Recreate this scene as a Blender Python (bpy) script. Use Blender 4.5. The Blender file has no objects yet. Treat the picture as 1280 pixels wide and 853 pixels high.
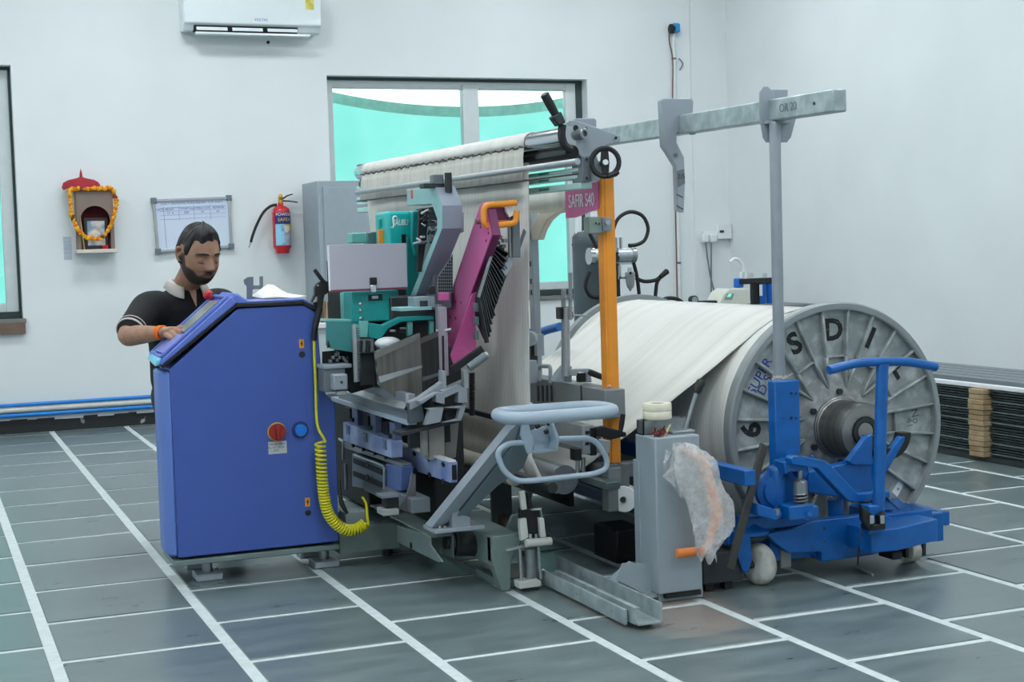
import bpy, bmesh, math, random
from math import sin, cos, pi, radians, atan2, hypot
from mathutils import Vector, Matrix
random.seed(7)
S = bpy.context.scene
COL = S.collection

# ------------------------------------------------------------------ camera
CAM_Z = 1.35
FPX, PITCH, ROLL, YAW = 1854.8, 0.0625669, -0.0299701, 0.3815693
fw = Vector((sin(YAW) * cos(PITCH), cos(YAW) * cos(PITCH), -sin(PITCH)))
rt = Vector((cos(YAW), -sin(YAW), 0))
up = rt.cross(fw)
RT = cos(ROLL) * rt + sin(ROLL) * up
UP = -sin(ROLL) * rt + cos(ROLL) * up
CAM = Vector((0, 0, CAM_Z))
cd = bpy.data.cameras.new('camera')
cam = bpy.data.objects.new('camera', cd)
COL.objects.link(cam)
cam.matrix_world = Matrix(((RT.x, UP.x, -fw.x, 0), (RT.y, UP.y, -fw.y, 0), (RT.z, UP.z, -fw.z, CAM_Z), (0, 0, 0, 1)))
cd.sensor_width = 36.0
cd.sensor_fit = 'HORIZONTAL'
cd.lens = FPX / 1280 * 36
cd.clip_start = 0.05
S.camera = cam

# ------------------------------------------------------------------ light and exposure
S.view_settings.view_transform = 'Standard'
S.view_settings.look = 'None'
S.view_settings.exposure = 0.0
S.view_settings.gamma = 1.0
S.view_settings.use_curve_mapping = False
w = bpy.data.worlds.new('sky'); S.world = w; w.use_nodes = True
wn = w.node_tree.nodes; wl = w.node_tree.links
bg = wn['Background']; bg.inputs['Color'].default_value = (0.86, 0.95, 1.0, 1); bg.inputs['Strength'].default_value = 2.3
LAMP_POWER = 2.75          # radiance of the ceiling light panels


def at(px, py, X=None, Y=None, Z=None):
    """the point of a given plane seen at a place of the 1280x853 photograph"""
    d = fw + RT * ((px - 640) / FPX) - UP * ((py - 426.5) / FPX)
    if X is not None: t = X / d.x
    elif Y is not None: t = Y / d.y
    else: t = (Z - CAM_Z) / d.z
    return CAM + d * t


# ------------------------------------------------------------------ materials
MATS = {}
def lin(c):
    return tuple(((v / 255) / 12.92 if v / 255 <= .04045 else ((v / 255 + .055) / 1.055) ** 2.4) for v in c)

def mat(name, rgb, rough=.5, metal=0., var=.06, scale=14., bump=0., spec=.5, coat=0., stretch=None, rgb2=None, mix=(.42, .62), detail=4, trans=0., alpha=1.):
    """procedural surface: base colour broken up by noise, with fine relief"""
    if name in MATS: return MATS[name]
    m = bpy.data.materials.new(name); m.use_nodes = True
    nt = m.node_tree; N = nt.nodes; L = nt.links
    b = N['Principled BSDF']
    b.inputs['Roughness'].default_value = rough; b.inputs['Metallic'].default_value = metal
    b.inputs['Specular IOR Level'].default_value = spec; b.inputs['Coat Weight'].default_value = coat
    b.inputs['Transmission Weight'].default_value = trans; b.inputs['Alpha'].default_value = alpha
    tc = N.new('ShaderNodeTexCoord'); mp = N.new('ShaderNodeMapping')
    L.new(tc.outputs['Object'], mp.inputs['Vector'])
    if stretch: mp.inputs['Scale'].default_value = stretch
    nz = N.new('ShaderNodeTexNoise'); nz.inputs['Scale'].default_value = scale; nz.inputs['Detail'].default_value = detail
    L.new(mp.outputs['Vector'], nz.inputs['Vector'])
    c = lin(rgb)
    r = N.new('ShaderNodeValToRGB')
    r.color_ramp.elements[0].position, r.color_ramp.elements[1].position = (mix if rgb2 else (.3, .7))
    if rgb2: c0, c1 = c, lin(rgb2)
    else: c0, c1 = [v * (1 - var) for v in c], [min(1, v * (1 + var)) for v in c]
    r.color_ramp.elements[0].color = (*c0, 1); r.color_ramp.elements[1].color = (*c1, 1)
    L.new(nz.outputs['Fac'], r.inputs['Fac']); L.new(r.outputs['Color'], b.inputs['Base Color'])
    if bump:
        bp = N.new('ShaderNodeBump'); bp.inputs['Strength'].default_value = bump; bp.inputs['Distance'].default_value = .004
        L.new(nz.outputs['Fac'], bp.inputs['Height']); L.new(bp.outputs['Normal'], b.inputs['Normal'])
    MATS[name] = m
    return m

def emit(name, rgb, strength):
    m = bpy.data.materials.new(name); m.use_nodes = True
    N = m.node_tree.nodes; N.remove(N['Principled BSDF'])
    e = N.new('ShaderNodeEmission'); e.inputs['Color'].default_value = (*lin(rgb), 1); e.inputs['Strength'].default_value = strength
    m.node_tree.links.new(e.outputs[0], N['Material Output'].inputs[0]); MATS[name] = m
    return m

def stripes(name, rgb, rgb2, scale, direction='X', rough=.6, bump=.3, noise=1.5, metal=0.):
    m = bpy.data.materials.new(name); m.use_nodes = True
    nt = m.node_tree; N = nt.nodes; L = nt.links; b = N['Principled BSDF']
    b.inputs['Roughness'].default_value = rough; b.inputs['Metallic'].default_value = metal
    tc = N.new('ShaderNodeTexCoord'); wv = N.new('ShaderNodeTexWave'); wv.bands_direction = direction
    wv.inputs['Scale'].default_value = scale; wv.inputs['Distortion'].default_value = noise; wv.inputs['Detail'].default_value = 3
    wv.inputs['Detail Scale'].default_value = .6
    L.new(tc.outputs['Object'], wv.inputs['Vector'])
    nz = N.new('ShaderNodeTexNoise'); nz.inputs['Scale'].default_value = scale * .5
    mp = N.new('ShaderNodeMapping'); s = {'X': (1, .04, .04), 'Y': (.04, 1, .04), 'Z': (.04, .04, 1)}[direction]; mp.inputs['Scale'].default_value = s
    L.new(tc.outputs['Object'], mp.inputs['Vector']); L.new(mp.outputs['Vector'], nz.inputs['Vector'])
    mx = N.new('ShaderNodeMath'); mx.operation = 'MULTIPLY'; L.new(wv.outputs['Fac'], mx.inputs[0]); L.new(nz.outputs['Fac'], mx.inputs[1])
    r = N.new('ShaderNodeValToRGB'); r.color_ramp.elements[0].position = .05; r.color_ramp.elements[1].position = .5
    r.color_ramp.elements[0].color = (*lin(rgb2), 1); r.color_ramp.elements[1].color = (*lin(rgb), 1)
    L.new(mx.outputs[0], r.inputs['Fac']); L.new(r.outputs['Color'], b.inputs['Base Color'])
    if bump:
        bp = N.new('ShaderNodeBump'); bp.inputs['Strength'].default_value = bump; bp.inputs['Distance'].default_value = .003
        L.new(mx.outputs[0], bp.inputs['Height']); L.new(bp.outputs['Normal'], b.inputs['Normal'])
    MATS[name] = m
    return m


# ------------------------------------------------------------------ building
ORG = {}
def tag(o, label=None, cat=None, group=None, kind=None):
    if label: o['label'] = label
    if cat: o['category'] = cat
    if group: o['group'] = group
    if kind: o['kind'] = kind
    return o

def thing(name, label, cat, loc, group=None):
    o = bpy.data.objects.new(name, None); o.empty_display_size = .05
    o.location = loc; COL.objects.link(o); ORG[o] = Vector(loc)
    return tag(o, label, cat, group)


class MB:
    def __init__(s): s.v = []; s.f = []; s.flat = set()
    def add(s, vs, fs):
        n = len(s.v); s.v += [Vector(v) for v in vs]; s.f += [[i + n for i in f] for f in fs]; return s
    def box(s, x0, x1, y0, y1, z0, z1):
        x0, x1 = sorted((x0, x1)); y0, y1 = sorted((y0, y1)); z0, z1 = sorted((z0, z1))
        v = [(x, y, z) for x in (x0, x1) for y in (y0, y1) for z in (z0, z1)]
        return s.add(v, [(0, 1, 3, 2), (4, 6, 7, 5), (0, 4, 5, 1), (2, 3, 7, 6), (0, 2, 6, 4), (1, 5, 7, 3)])
    def prism(s, pts, vec):
        n = len(pts); vec = Vector(vec); P = [Vector(p) for p in pts]
        nrm = Vector((0, 0, 0))
        for i in range(n): nrm += P[i].cross(P[(i + 1) % n])
        if nrm.dot(vec) > 0: P.reverse()
        Q = [p + vec for p in P]
        return s.add(P + Q, [list(range(n)), list(range(2 * n - 1, n - 1, -1))] + [[i, i + n, (i + 1) % n + n, (i + 1) % n] for i in range(n)])
    def beam(s, p0, p1, a, b, upv=(0, 0, 1)):
        p0, p1 = Vector(p0), Vector(p1); d = (p1 - p0).normalized(); upv = Vector(upv)
        sd = d.cross(upv)
        if sd.length < 1e-4: sd = d.cross(Vector((0, 1, 0)))
        sd.normalize(); u = sd.cross(d)
        q = [p0 + sd * (i * a / 2) + u * (j * b / 2) for i, j in ((-1, -1), (1, -1), (1, 1), (-1, 1))]
        return s.prism(q, p1 - p0)
    def tube(s, pts, r, n=8, closed=False, cap=True):
        P = [Vector(p) for p in pts]; m = len(P)
        rs = r if isinstance(r, (list, tuple)) else [r] * m
        T = []
        for i in range(m):
            a = P[(i - 1) % m] if (closed or i > 0) else P[i]; b = P[(i + 1) % m] if (closed or i < m - 1) else P[i]
            T.append((b - a).normalized())
        ref = Vector((0, 0, 1)) if abs(T[0].z) < .9 else Vector((1, 0, 0))
        u = T[0].cross(ref).normalized(); V = []
        for i in range(m):
            u = (u - T[i] * u.dot(T[i])).normalized(); v = T[i].cross(u)
            V += [P[i] + (u * cos(2 * pi * k / n) + v * sin(2 * pi * k / n)) * rs[i] for k in range(n)]
        F = []
        for i in range(m if closed else m - 1):
            j = (i + 1) % m
            if closed and j == 0:
                # align the seam
                off = min(range(n), key=lambda o: (V[j * n + o] - V[i * n]).length)
            else: off = 0
            F += [[i * n + k, i * n + (k + 1) % n, j * n + (k + 1 + off) % n, j * n + (k + off) % n] for k in range(n)]
        if not closed and cap: F += [list(range(n))[::-1], [(m - 1) * n + k for k in range(n)]]
        return s.add(V, F)
    def cyl(s, p0, p1, r, r1=None, n=20):
        return s.tube([p0, p1], [r, r if r1 is None else r1], n)
    def lathe(s, p0, axis, prof, n=32, closed=False):
        """prof: (radius, height) along axis from p0"""
        p0 = Vector(p0); ax = Vector(axis).normalized(); ref = Vector((0, 0, 1)) if abs(ax.z) < .9 else Vector((1, 0, 0))
        u = ax.cross(ref).normalized(); v = ax.cross(u); V = []; F = []; m = len(prof)
        for r, h in prof:
            V += [p0 + ax * h + (u * cos(2 * pi * k / n) + v * sin(2 * pi * k / n)) * max(r, 1e-4) for k in range(n)]
        for i in range(m if closed else m - 1):
            j = (i + 1) % m
            F += [[i * n + k, i * n + (k + 1) % n, j * n + (k + 1) % n, j * n + k] for k in range(n)]
        if not closed:
            F += [list(range(n))[::-1], [(m - 1) * n + k for k in range(n)]]
        return s.add(V, F)
    def ball(s, c, r, nu=16, nv=10):
        c = Vector(c); r = Vector((r, r, r)) if not hasattr(r, '__len__') else Vector(r)
        V = [c + Vector((0, 0, r.z))]; F = []
        for j in range(1, nv):
            t = pi * j / nv
            V += [c + Vector((r.x * sin(t) * cos(2 * pi * i / nu), r.y * sin(t) * sin(2 * pi * i / nu), r.z * cos(t))) for i in range(nu)]
        V.append(c - Vector((0, 0, r.z))); e = len(V) - 1
        for i in range(nu):
            F.append([0, 1 + i, 1 + (i + 1) % nu]); F.append([e, 1 + (nv - 2) * nu + (i + 1) % nu, 1 + (nv - 2) * nu + i])
        for j in range(nv - 2):
            F += [[1 + j * nu + i, 1 + (j + 1) * nu + i, 1 + (j + 1) * nu + (i + 1) % nu, 1 + j * nu + (i + 1) % nu] for i in range(nu)]
        return s.add(V, F)
    def grid(s, rows, closed_u=False):
        V = [p for r in rows for p in r]; n = len(rows[0]); F = []
        for j in range(len(rows) - 1):
            for i in range(n if closed_u else n - 1):
                k = (i + 1) % n; F.append([j * n + i, j * n + k, (j + 1) * n + k, (j + 1) * n + i])
        return s.add(V, F)
    def build(s, name, m, parent=None, smooth=True, bevel=0, ang=38, segs=2, thick=0, kind=None, label=None, fix=True):
        me = bpy.data.meshes.new(name)
        if parent is not None: o0 = ORG[parent]
        else:
            xs = [v.x for v in s.v]; ys = [v.y for v in s.v]; zs = [v.z for v in s.v]
            o0 = Vector(((min(xs) + max(xs)) / 2, (min(ys) + max(ys)) / 2, min(zs)))
        me.from_pydata([v - o0 for v in s.v], [], s.f)
        if fix:
            bm = bmesh.new(); bm.from_mesh(me); bmesh.ops.recalc_face_normals(bm, faces=bm.faces); bm.to_mesh(me); bm.free()
        if smooth:
            me.polygons.foreach_set('use_smooth', [True] * len(me.polygons)); me.set_sharp_from_angle(angle=radians(ang))
        me.materials.append(m)
        o = bpy.data.objects.new(name, me); COL.objects.link(o)
        if parent is not None: o.parent = parent; ORG[o] = ORG[parent]
        else: o.location = o0; ORG[o] = o0
        if thick:
            sm = o.modifiers.new('thickness', 'SOLIDIFY'); sm.thickness = thick; sm.offset = 0
        if bevel:
            bv = o.modifiers.new('bevel', 'BEVEL'); bv.width = bevel; bv.segments = segs; bv.limit_method = 'ANGLE'; bv.angle_limit = radians(40)
        if kind: o['kind'] = kind
        if label: o['label'] = label
        return o


def copy_tree(o, delta, parent=None):
    c = o.copy(); COL.objects.link(c)
    if parent is None: c.location = Vector(o.location) + Vector(delta)
    else: c.parent = parent
    ORG[c] = ORG.get(o, Vector()) + Vector(delta)
    for ch in [k for k in COL.objects if k.parent == o]: copy_tree(ch, delta, c)
    return c

def fbox(x0, y0, x1, y1, Y, d):
    """box whose front face (towards -Y) spans a rectangle of the photograph in the plane Y"""
    xm, ym = (x0 + x1) / 2, (y0 + y1) / 2
    return MB().box(at(x0, ym, Y=Y).x, at(x1, ym, Y=Y).x, Y, Y + d, at(xm, y0, Y=Y).z, at(xm, y1, Y=Y).z)

def ybox(xn, yt, yb, xf, X, wd):
    """bar running along Y; its -X face lies in the plane X, near end at (xn, yt..yb), far end at column xf"""
    a = at(xn, yt, X=X); b = at(xn, yb, X=X); f = at(xf, (yt + yb) / 2, X=X)
    return MB().box(X, X + wd, a.y, f.y, b.z, a.z)

def poly(pts, X=None, Y=None, Z=None): return [at(x, y, X=X, Y=Y, Z=Z) for x, y in pts]
def yprism(pts, Y, d): return MB().prism(poly(pts, Y=Y), (0, d, 0))
def xprism(pts, X, d): return MB().prism(poly(pts, X=X), (d, 0, 0))

def smoothline(pts, k=6, closed=False):
    P = [Vector(p) for p in pts]; n = len(P); out = []
    for i in range(n if closed else n - 1):
        g = lambda j: P[j % n] if closed else P[max(0, min(n - 1, j))]
        a, b, c, d = g(i - 1), g(i), g(i + 1), g(i + 2)
        for t in range(k):
            u = t / k
            out.append(.5 * ((2 * b) + (c - a) * u + (2 * a - 5 * b + 4 * c - d) * u * u + (3 * b - a - 3 * c + d) * u ** 3))
    if not closed: out.append(P[-1])
    return out

def fillet(pts, r, k=5, closed=True):
    """polyline with rounded corners"""
    P = [Vector(p) for p in pts]; n = len(P); out = []
    for i in range(n):
        if not closed and i in (0, n - 1): out.append(P[i]); continue
        a, b, c = P[i - 1], P[i], P[(i + 1) % n]
        rr = min(r, (a - b).length * .48, (c - b).length * .48)
        s0 = b + (a - b).normalized() * rr; s1 = b + (c - b).normalized() * rr
        for t in range(k + 1):
            u = t / k; out.append(s0 * (1 - u) ** 2 + b * 2 * u * (1 - u) + s1 * u * u)
    return out

def text(body, name, size, loc, right, upv, m, parent=None, depth=.001, align='CENTER', sx=1., shear=0., bold=0.):
    cu = bpy.data.curves.new(name, 'FONT'); cu.body = body; cu.size = size; cu.align_x = align; cu.align_y = 'CENTER'
    cu.extrude = depth; cu.offset = bold; cu.shear = shear; cu.resolution_u = 3
    t = bpy.data.objects.new(name, cu); COL.objects.link(t)
    bpy.context.view_layer.update()
    me = bpy.data.meshes.new_from_object(t.evaluated_get(bpy.context.evaluated_depsgraph_get()))
    bpy.data.objects.remove(t); bpy.data.curves.remove(cu)
    r = Vector(right).normalized(); u = Vector(upv).normalized(); n = r.cross(u)
    loc = Vector(loc); o0 = ORG[parent] if parent is not None else loc
    for v in me.vertices: v.co = loc + r * v.co.x * sx + u * v.co.y + n * v.co.z - o0
    me.materials.clear(); me.materials.append(m)
    o = bpy.data.objects.new(name, me); COL.objects.link(o)
    if parent is not None: o.parent = parent
    else: o.location = o0
    ORG[o] = o0
    return o

# ------------------------------------------------------------------ palette
M_wall = mat('white_plaster', (223, 228, 229), .75, var=.03, scale=1.6, bump=.05)
M_ceil = mat('ceiling_paint', (225, 228, 228), .8, var=.02, scale=2)
M_grout = mat('white_grout', (196, 205, 205), .8, var=.08, scale=30, bump=.2)
M_black = mat('black_plastic', (22, 23, 25), .45, var=.15)
M_rubber = mat('black_rubber', (26, 27, 28), .7, var=.15)
M_blue = mat('cabinet_blue', (66, 92, 170), .42, var=.03, scale=6, bump=.02)
M_bluelight = mat('console_blue', (100, 122, 204), .35, var=.04)
M_tblue = mat('trolley_blue', (7, 90, 164), .35, var=.12, scale=18, bump=.04)
M_grey = mat('machine_grey', (148, 157, 166), .42, var=.04, scale=10)
M_grey2 = mat('machine_grey_dark', (106, 114, 120), .45, var=.06, scale=12)
M_dark = mat('dark_steel', (52, 56, 59), .5, metal=.3, var=.15, scale=20)
M_steel = mat('brushed_steel', (150, 155, 158), .32, metal=.75, var=.12, scale=30, stretch=(1, .1, 1))
M_alu = mat('aluminium', (172, 177, 180), .38, metal=.6, var=.06, scale=25)
M_chrome = mat('chrome', (205, 208, 212), .12, metal=1., var=.03)
M_galv = mat('galvanised_steel', (150, 164, 166), .4, metal=.45, rgb2=(186, 198, 200), scale=16, mix=(.35, .7), bump=.05)
M_teal = mat('teal_paint', (18, 148, 146), .38, var=.05)
M_orange = mat('orange_paint', (234, 148, 44), .4, var=.06)
M_pink = mat('magenta_paint', (196, 84, 146), .4, var=.04)
M_base = mat('base_green_grey', (112, 128, 126), .45, var=.08, scale=12)
M_white = mat('white_plastic', (226, 230, 232), .35, var=.02)
M_paper = mat('paper_white', (232, 233, 236), .8, var=.02)
M_yellow = mat('hose_yellow', (222, 214, 26), .35, var=.05)
M_red = mat('signal_red', (190, 24, 34), .35, var=.06)
M_wood = mat('plain_wood', (166, 138, 106), .7, rgb2=(130, 104, 78), scale=8, stretch=(1, 1, .15))
# ------------------------------------------------------------------ the room
XL, XR, YB, YF, ZC = -4.2, 7.2, 12.35, -3.2, 4.6
P0, PX = .378, .5805                    # rows of floor slabs run along Y
offs = {0: .515, 1: .22, 2: .5015, 3: .2035, 4: .466, 5: .1545, 6: .45, 7: .16}

def struct(name, mb, m, **k):
    o = mb.build(name, m, **k); o['kind'] = 'structure'; return o

fl = struct('floor', MB().box(XL - .2, XR + .2, YF - .2, YB + .2, -.12, -.004), M_grout, smooth=False)

def slab_mat():
    m = bpy.data.materials.new('green_grey_slab'); m.use_nodes = True
    nt = m.node_tree; N = nt.nodes; L = nt.links; b = N['Principled BSDF']
    tc = N.new('ShaderNodeTexCoord'); oi = N.new('ShaderNodeObjectInfo'); geo = N.new('ShaderNodeNewGeometry')
    n1 = N.new('ShaderNodeTexNoise'); n1.inputs['Scale'].default_value = 3.5; n1.inputs['Detail'].default_value = 7; n1.inputs['Roughness'].default_value = .6
    mp = N.new('ShaderNodeMapping'); mp.inputs['Scale'].default_value = (1, 3.2, 1)
    L.new(geo.outputs['Position'], mp.inputs['Vector']); L.new(mp.outputs['Vector'], n1.inputs['Vector'])
    n2 = N.new('ShaderNodeTexNoise'); n2.inputs['Scale'].default_value = 45; n2.inputs['Detail'].default_value = 5; L.new(mp.outputs['Vector'], n2.inputs['Vector'])
    a = N.new('ShaderNodeMath'); a.operation = 'MULTIPLY_ADD'; a.inputs[1].default_value = .3
    L.new(n2.outputs['Fac'], a.inputs[0]); L.new(n1.outputs['Fac'], a.inputs[2])
    c = N.new('ShaderNodeMath'); c.operation = 'MULTIPLY_ADD'; c.inputs[1].default_value = .16; L.new(oi.outputs['Random'], c.inputs[0]); L.new(a.outputs[0], c.inputs[2])
    r = N.new('ShaderNodeValToRGB'); r.color_ramp.elements[0].position = .4; r.color_ramp.elements[1].position = 1.0
    r.color_ramp.elements[0].color = (*lin((77, 90, 92)), 1); r.color_ramp.elements[1].color = (*lin((113, 127, 128)), 1)
    L.new(c.outputs[0], r.inputs['Fac']); L.new(r.outputs['Color'], b.inputs['Base Color'])
    ds = N.new('ShaderNodeVectorMath'); ds.operation = 'DISTANCE'; sc_ = N.new('ShaderNodeVectorMath'); sc_.operation = 'MULTIPLY'; sc_.inputs[1].default_value = (1.9, 1, 1)
    L.new(geo.outputs['Position'], sc_.inputs[0]); L.new(sc_.outputs[0], ds.inputs[0]); ds.inputs[1].default_value = (2.52 * 1.9, 4.9, 0)
    dm = N.new('ShaderNodeMath'); dm.operation = 'MULTIPLY_ADD'; dm.inputs[1].default_value = -.55; L.new(n1.outputs['Fac'], dm.inputs[0]); L.new(ds.outputs['Value'], dm.inputs[2])
    mk = N.new('ShaderNodeMapRange'); mk.inputs[1].default_value = .32; mk.inputs[2].default_value = .12; L.new(dm.outputs[0], mk.inputs[0])
    mx = N.new('ShaderNodeMixRGB'); L.new(mk.outputs[0], mx.inputs[0]); L.new(r.outputs['Color'], mx.inputs[1]); mx.inputs[2].default_value = (*lin((136, 128, 122)), 1); L.new(mx.outputs[0], b.inputs['Base Color'])
    rr = N.new('ShaderNodeMapRange'); rr.inputs[3].default_value = .2; rr.inputs[4].default_value = .42; L.new(n1.outputs['Fac'], rr.inputs[0]); L.new(rr.outputs[0], b.inputs['Roughness'])
    bp = N.new('ShaderNodeBump'); bp.inputs['Strength'].default_value = .12; bp.inputs['Distance'].default_value = .003
    L.new(a.outputs[0], bp.inputs['Height']); L.new(bp.outputs['Normal'], b.inputs['Normal'])
    b.inputs['Specular IOR Level'].default_value = .55
    return m
M_slab = slab_mat()
JX, JY = .021, .0175
tile_me = {}
rest = MB()
def slab_mesh(wx, wy):
    key = (round(wx, 3), round(wy, 3))
    if key not in tile_me:
        hx, hy = wx / 2, wy / 2; e = .004
        V = [(sx * hx, sy * hy, -.004) for sx, sy in ((-1, -1), (1, -1), (1, 1), (-1, 1))] + [(sx * (hx - e), sy * (hy - e), 0) for sx, sy in ((-1, -1), (1, -1), (1, 1), (-1, 1))]
        me = bpy.data.meshes.new('tile'); me.from_pydata(V, [], [(4, 5, 6, 7)] + [(i, (i + 1) % 4, (i + 1) % 4 + 4, i + 4) for i in range(4)])
        me.materials.append(M_slab); tile_me[key] = me
    return tile_me[key]
for i in range(-8, 13):
    x0 = max(XL, P0 + PX * i + JX); x1 = min(XR, P0 + PX * (i + 1) - JX)
    if x1 - x0 < .05: continue
    off = offs.get(i, .17 if i % 2 else .48)
    for j in range(-8, 24):
        y0 = max(YF, off + PX * j + JY); y1 = min(YB - .05, off + PX * (j + 1) - JY)
        if y1 - y0 < .03: continue
        cx, cy = (x0 + x1) / 2, (y0 + y1) / 2
        # slabs inside the photographed part of the hall are single pieces
        dx = cx * cos(YAW) - cy * sin(YAW); dep = cx * sin(YAW) + cy * cos(YAW)
        if dep > 3.4 and abs(dx) < dep * .345 + .75:
            o = bpy.data.objects.new('tile', slab_mesh(x1 - x0, y1 - y0)); COL.objects.link(o)
            o.parent = fl; o.location = Vector((cx, cy, random.uniform(-.0006, .0006))) - ORG[fl]
        else:
            rest.box(x0, x1, y0, y1, -.004, 0)
rest.build('far_tiles', M_slab, fl, smooth=False, kind='stuff')

# back wall with two window openings: boxes around the openings
WIN1 = (-.55, .79, .91, 2.9)            # x0, x1, z0, z1
WIN2 = (3.335, 5.765, .91, 2.86)
def wall_y(name, y0, y1, xs, wins, m):
    mb = MB(); x = xs[0]
    for (a, b, c, d) in sorted(wins):
        mb.box(x, a, y0, y1, 0, ZC); mb.box(a, b, y0, y1, 0, c); mb.box(a, b, y0, y1, d, ZC); x = b
    mb.box(x, xs[1], y0, y1, 0, ZC)
    return struct(name, mb, m, smooth=False)
wall_y('wall_back', YB, YB + .24, (XL - .2, XR + .2), [WIN1, WIN2], M_wall)
struct('wall_right', MB().box(XR, XR + .2, YF - .2, YB, 0, ZC), M_wall, smooth=False)
# the side behind the camera: hall continues with windows in its left and front walls
mbl = MB(); y = YF - .2
WL = [(-1.5, 1.2), (2.6, 5.2), (6.8, 9.4)]
for a, b in WL:
    mbl.box(XL - .2, XL, y, a, 0, ZC); mbl.box(XL - .2, XL, a, b, 0, .9); mbl.box(XL - .2, XL, a, b, 2.9, ZC); y = b
mbl.box(XL - .2, XL, y, YB, 0, ZC)
struct('wall_left', mbl, M_wall, smooth=False)
struct('wall_front', MB().box(XL, XR, YF - .2, YF, 0, ZC), M_wall, smooth=False)
struct('ceiling', MB().box(XL - .2, XR + .2, YF - .2, YB + .24, ZC, ZC + .15), M_ceil, smooth=False)
struct('trim_1', MB().box(6.83, 7.2, YB - .03, YB, 0, ZC), M_wall, smooth=False)

# black painted plinth with chipped upper edge
mb = MB(); x = XL
while x < XR:
    x2 = min(XR, x + random.uniform(.05, .14)); mb.box(x, x2, YB - .012, YB, 0.0, .1 + random.uniform(-.012, .01)); x = x2
M_plinth = mat('black_bitumen', (26, 29, 32), .7, rgb2=(150, 158, 160), scale=9, mix=(.66, .72), bump=.4)
struct('baseboard_back', mb, M_plinth, smooth=False)

# windows
M_frame = mat('window_aluminium', (206, 213, 214), .45, metal=.1, var=.03)
M_frame_dark = mat('window_gasket', (48, 66, 66), .5, var=.1)
def glass_mat():
    m = bpy.data.materials.new('window_glass'); m.use_nodes = True
    N = m.node_tree.nodes; L = m.node_tree.links; N.remove(N['Principled BSDF'])
    t = N.new('ShaderNodeBsdfTransparent'); t.inputs[0].default_value = (.93, .98, .97, 1)
    g = N.new('ShaderNodeBsdfGlossy'); g.inputs['Roughness'].default_value = .02
    fr = N.new('ShaderNodeFresnel'); mx = N.new('ShaderNodeMixShader'); L.new(fr.outputs[0], mx.inputs[0]); L.new(t.outputs[0], mx.inputs[1]); L.new(g.outputs[0], mx.inputs[2])
    L.new(mx.outputs[0], N['Material Output'].inputs[0]); return m
M_glass = glass_mat()
def net_mat():
    m = bpy.data.materials.new('green_shade_net'); m.use_nodes = True
    N = m.node_tree.nodes; L = m.node_tree.links; N.remove(N['Principled BSDF'])
    tc = N.new('ShaderNodeTexCoord'); nz = N.new('ShaderNodeTexNoise'); nz.inputs['Scale'].default_value = 1.6; nz.inputs['Detail'].default_value = 5
    L.new(tc.outputs['Object'], nz.inputs['Vector'])
    r = N.new('ShaderNodeValToRGB'); r.color_ramp.elements[0].position = .3; r.color_ramp.elements[1].position = .75
    r.color_ramp.elements[0].color = (.06, .44, .36, 1); r.color_ramp.elements[1].color = (.15, .56, .47, 1); L.new(nz.outputs['Fac'], r.inputs['Fac'])
    t = N.new('ShaderNodeBsdfTranslucent'); L.new(r.outputs['Color'], t.inputs['Color'])
    d = N.new('ShaderNodeBsdfDiffuse'); L.new(r.outputs['Color'], d.inputs['Color'])
    p = N.new('ShaderNodeBsdfTransparent'); m1 = N.new('ShaderNodeMixShader'); m1.inputs[0].default_value = .25
    L.new(t.outputs[0], m1.inputs[1]); L.new(d.outputs[0], m1.inputs[2])
    m2 = N.new('ShaderNodeMixShader'); m2.inputs[0].default_value = .1; L.new(m1.outputs[0], m2.inputs[1]); L.new(p.outputs[0], m2.inputs[2])
    L.new(m2.outputs[0], N['Material Output'].inputs[0]); return m
M_net = net_mat()
M_hem = mat('net_hem', (150, 205, 190), .8, var=.15)

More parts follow.
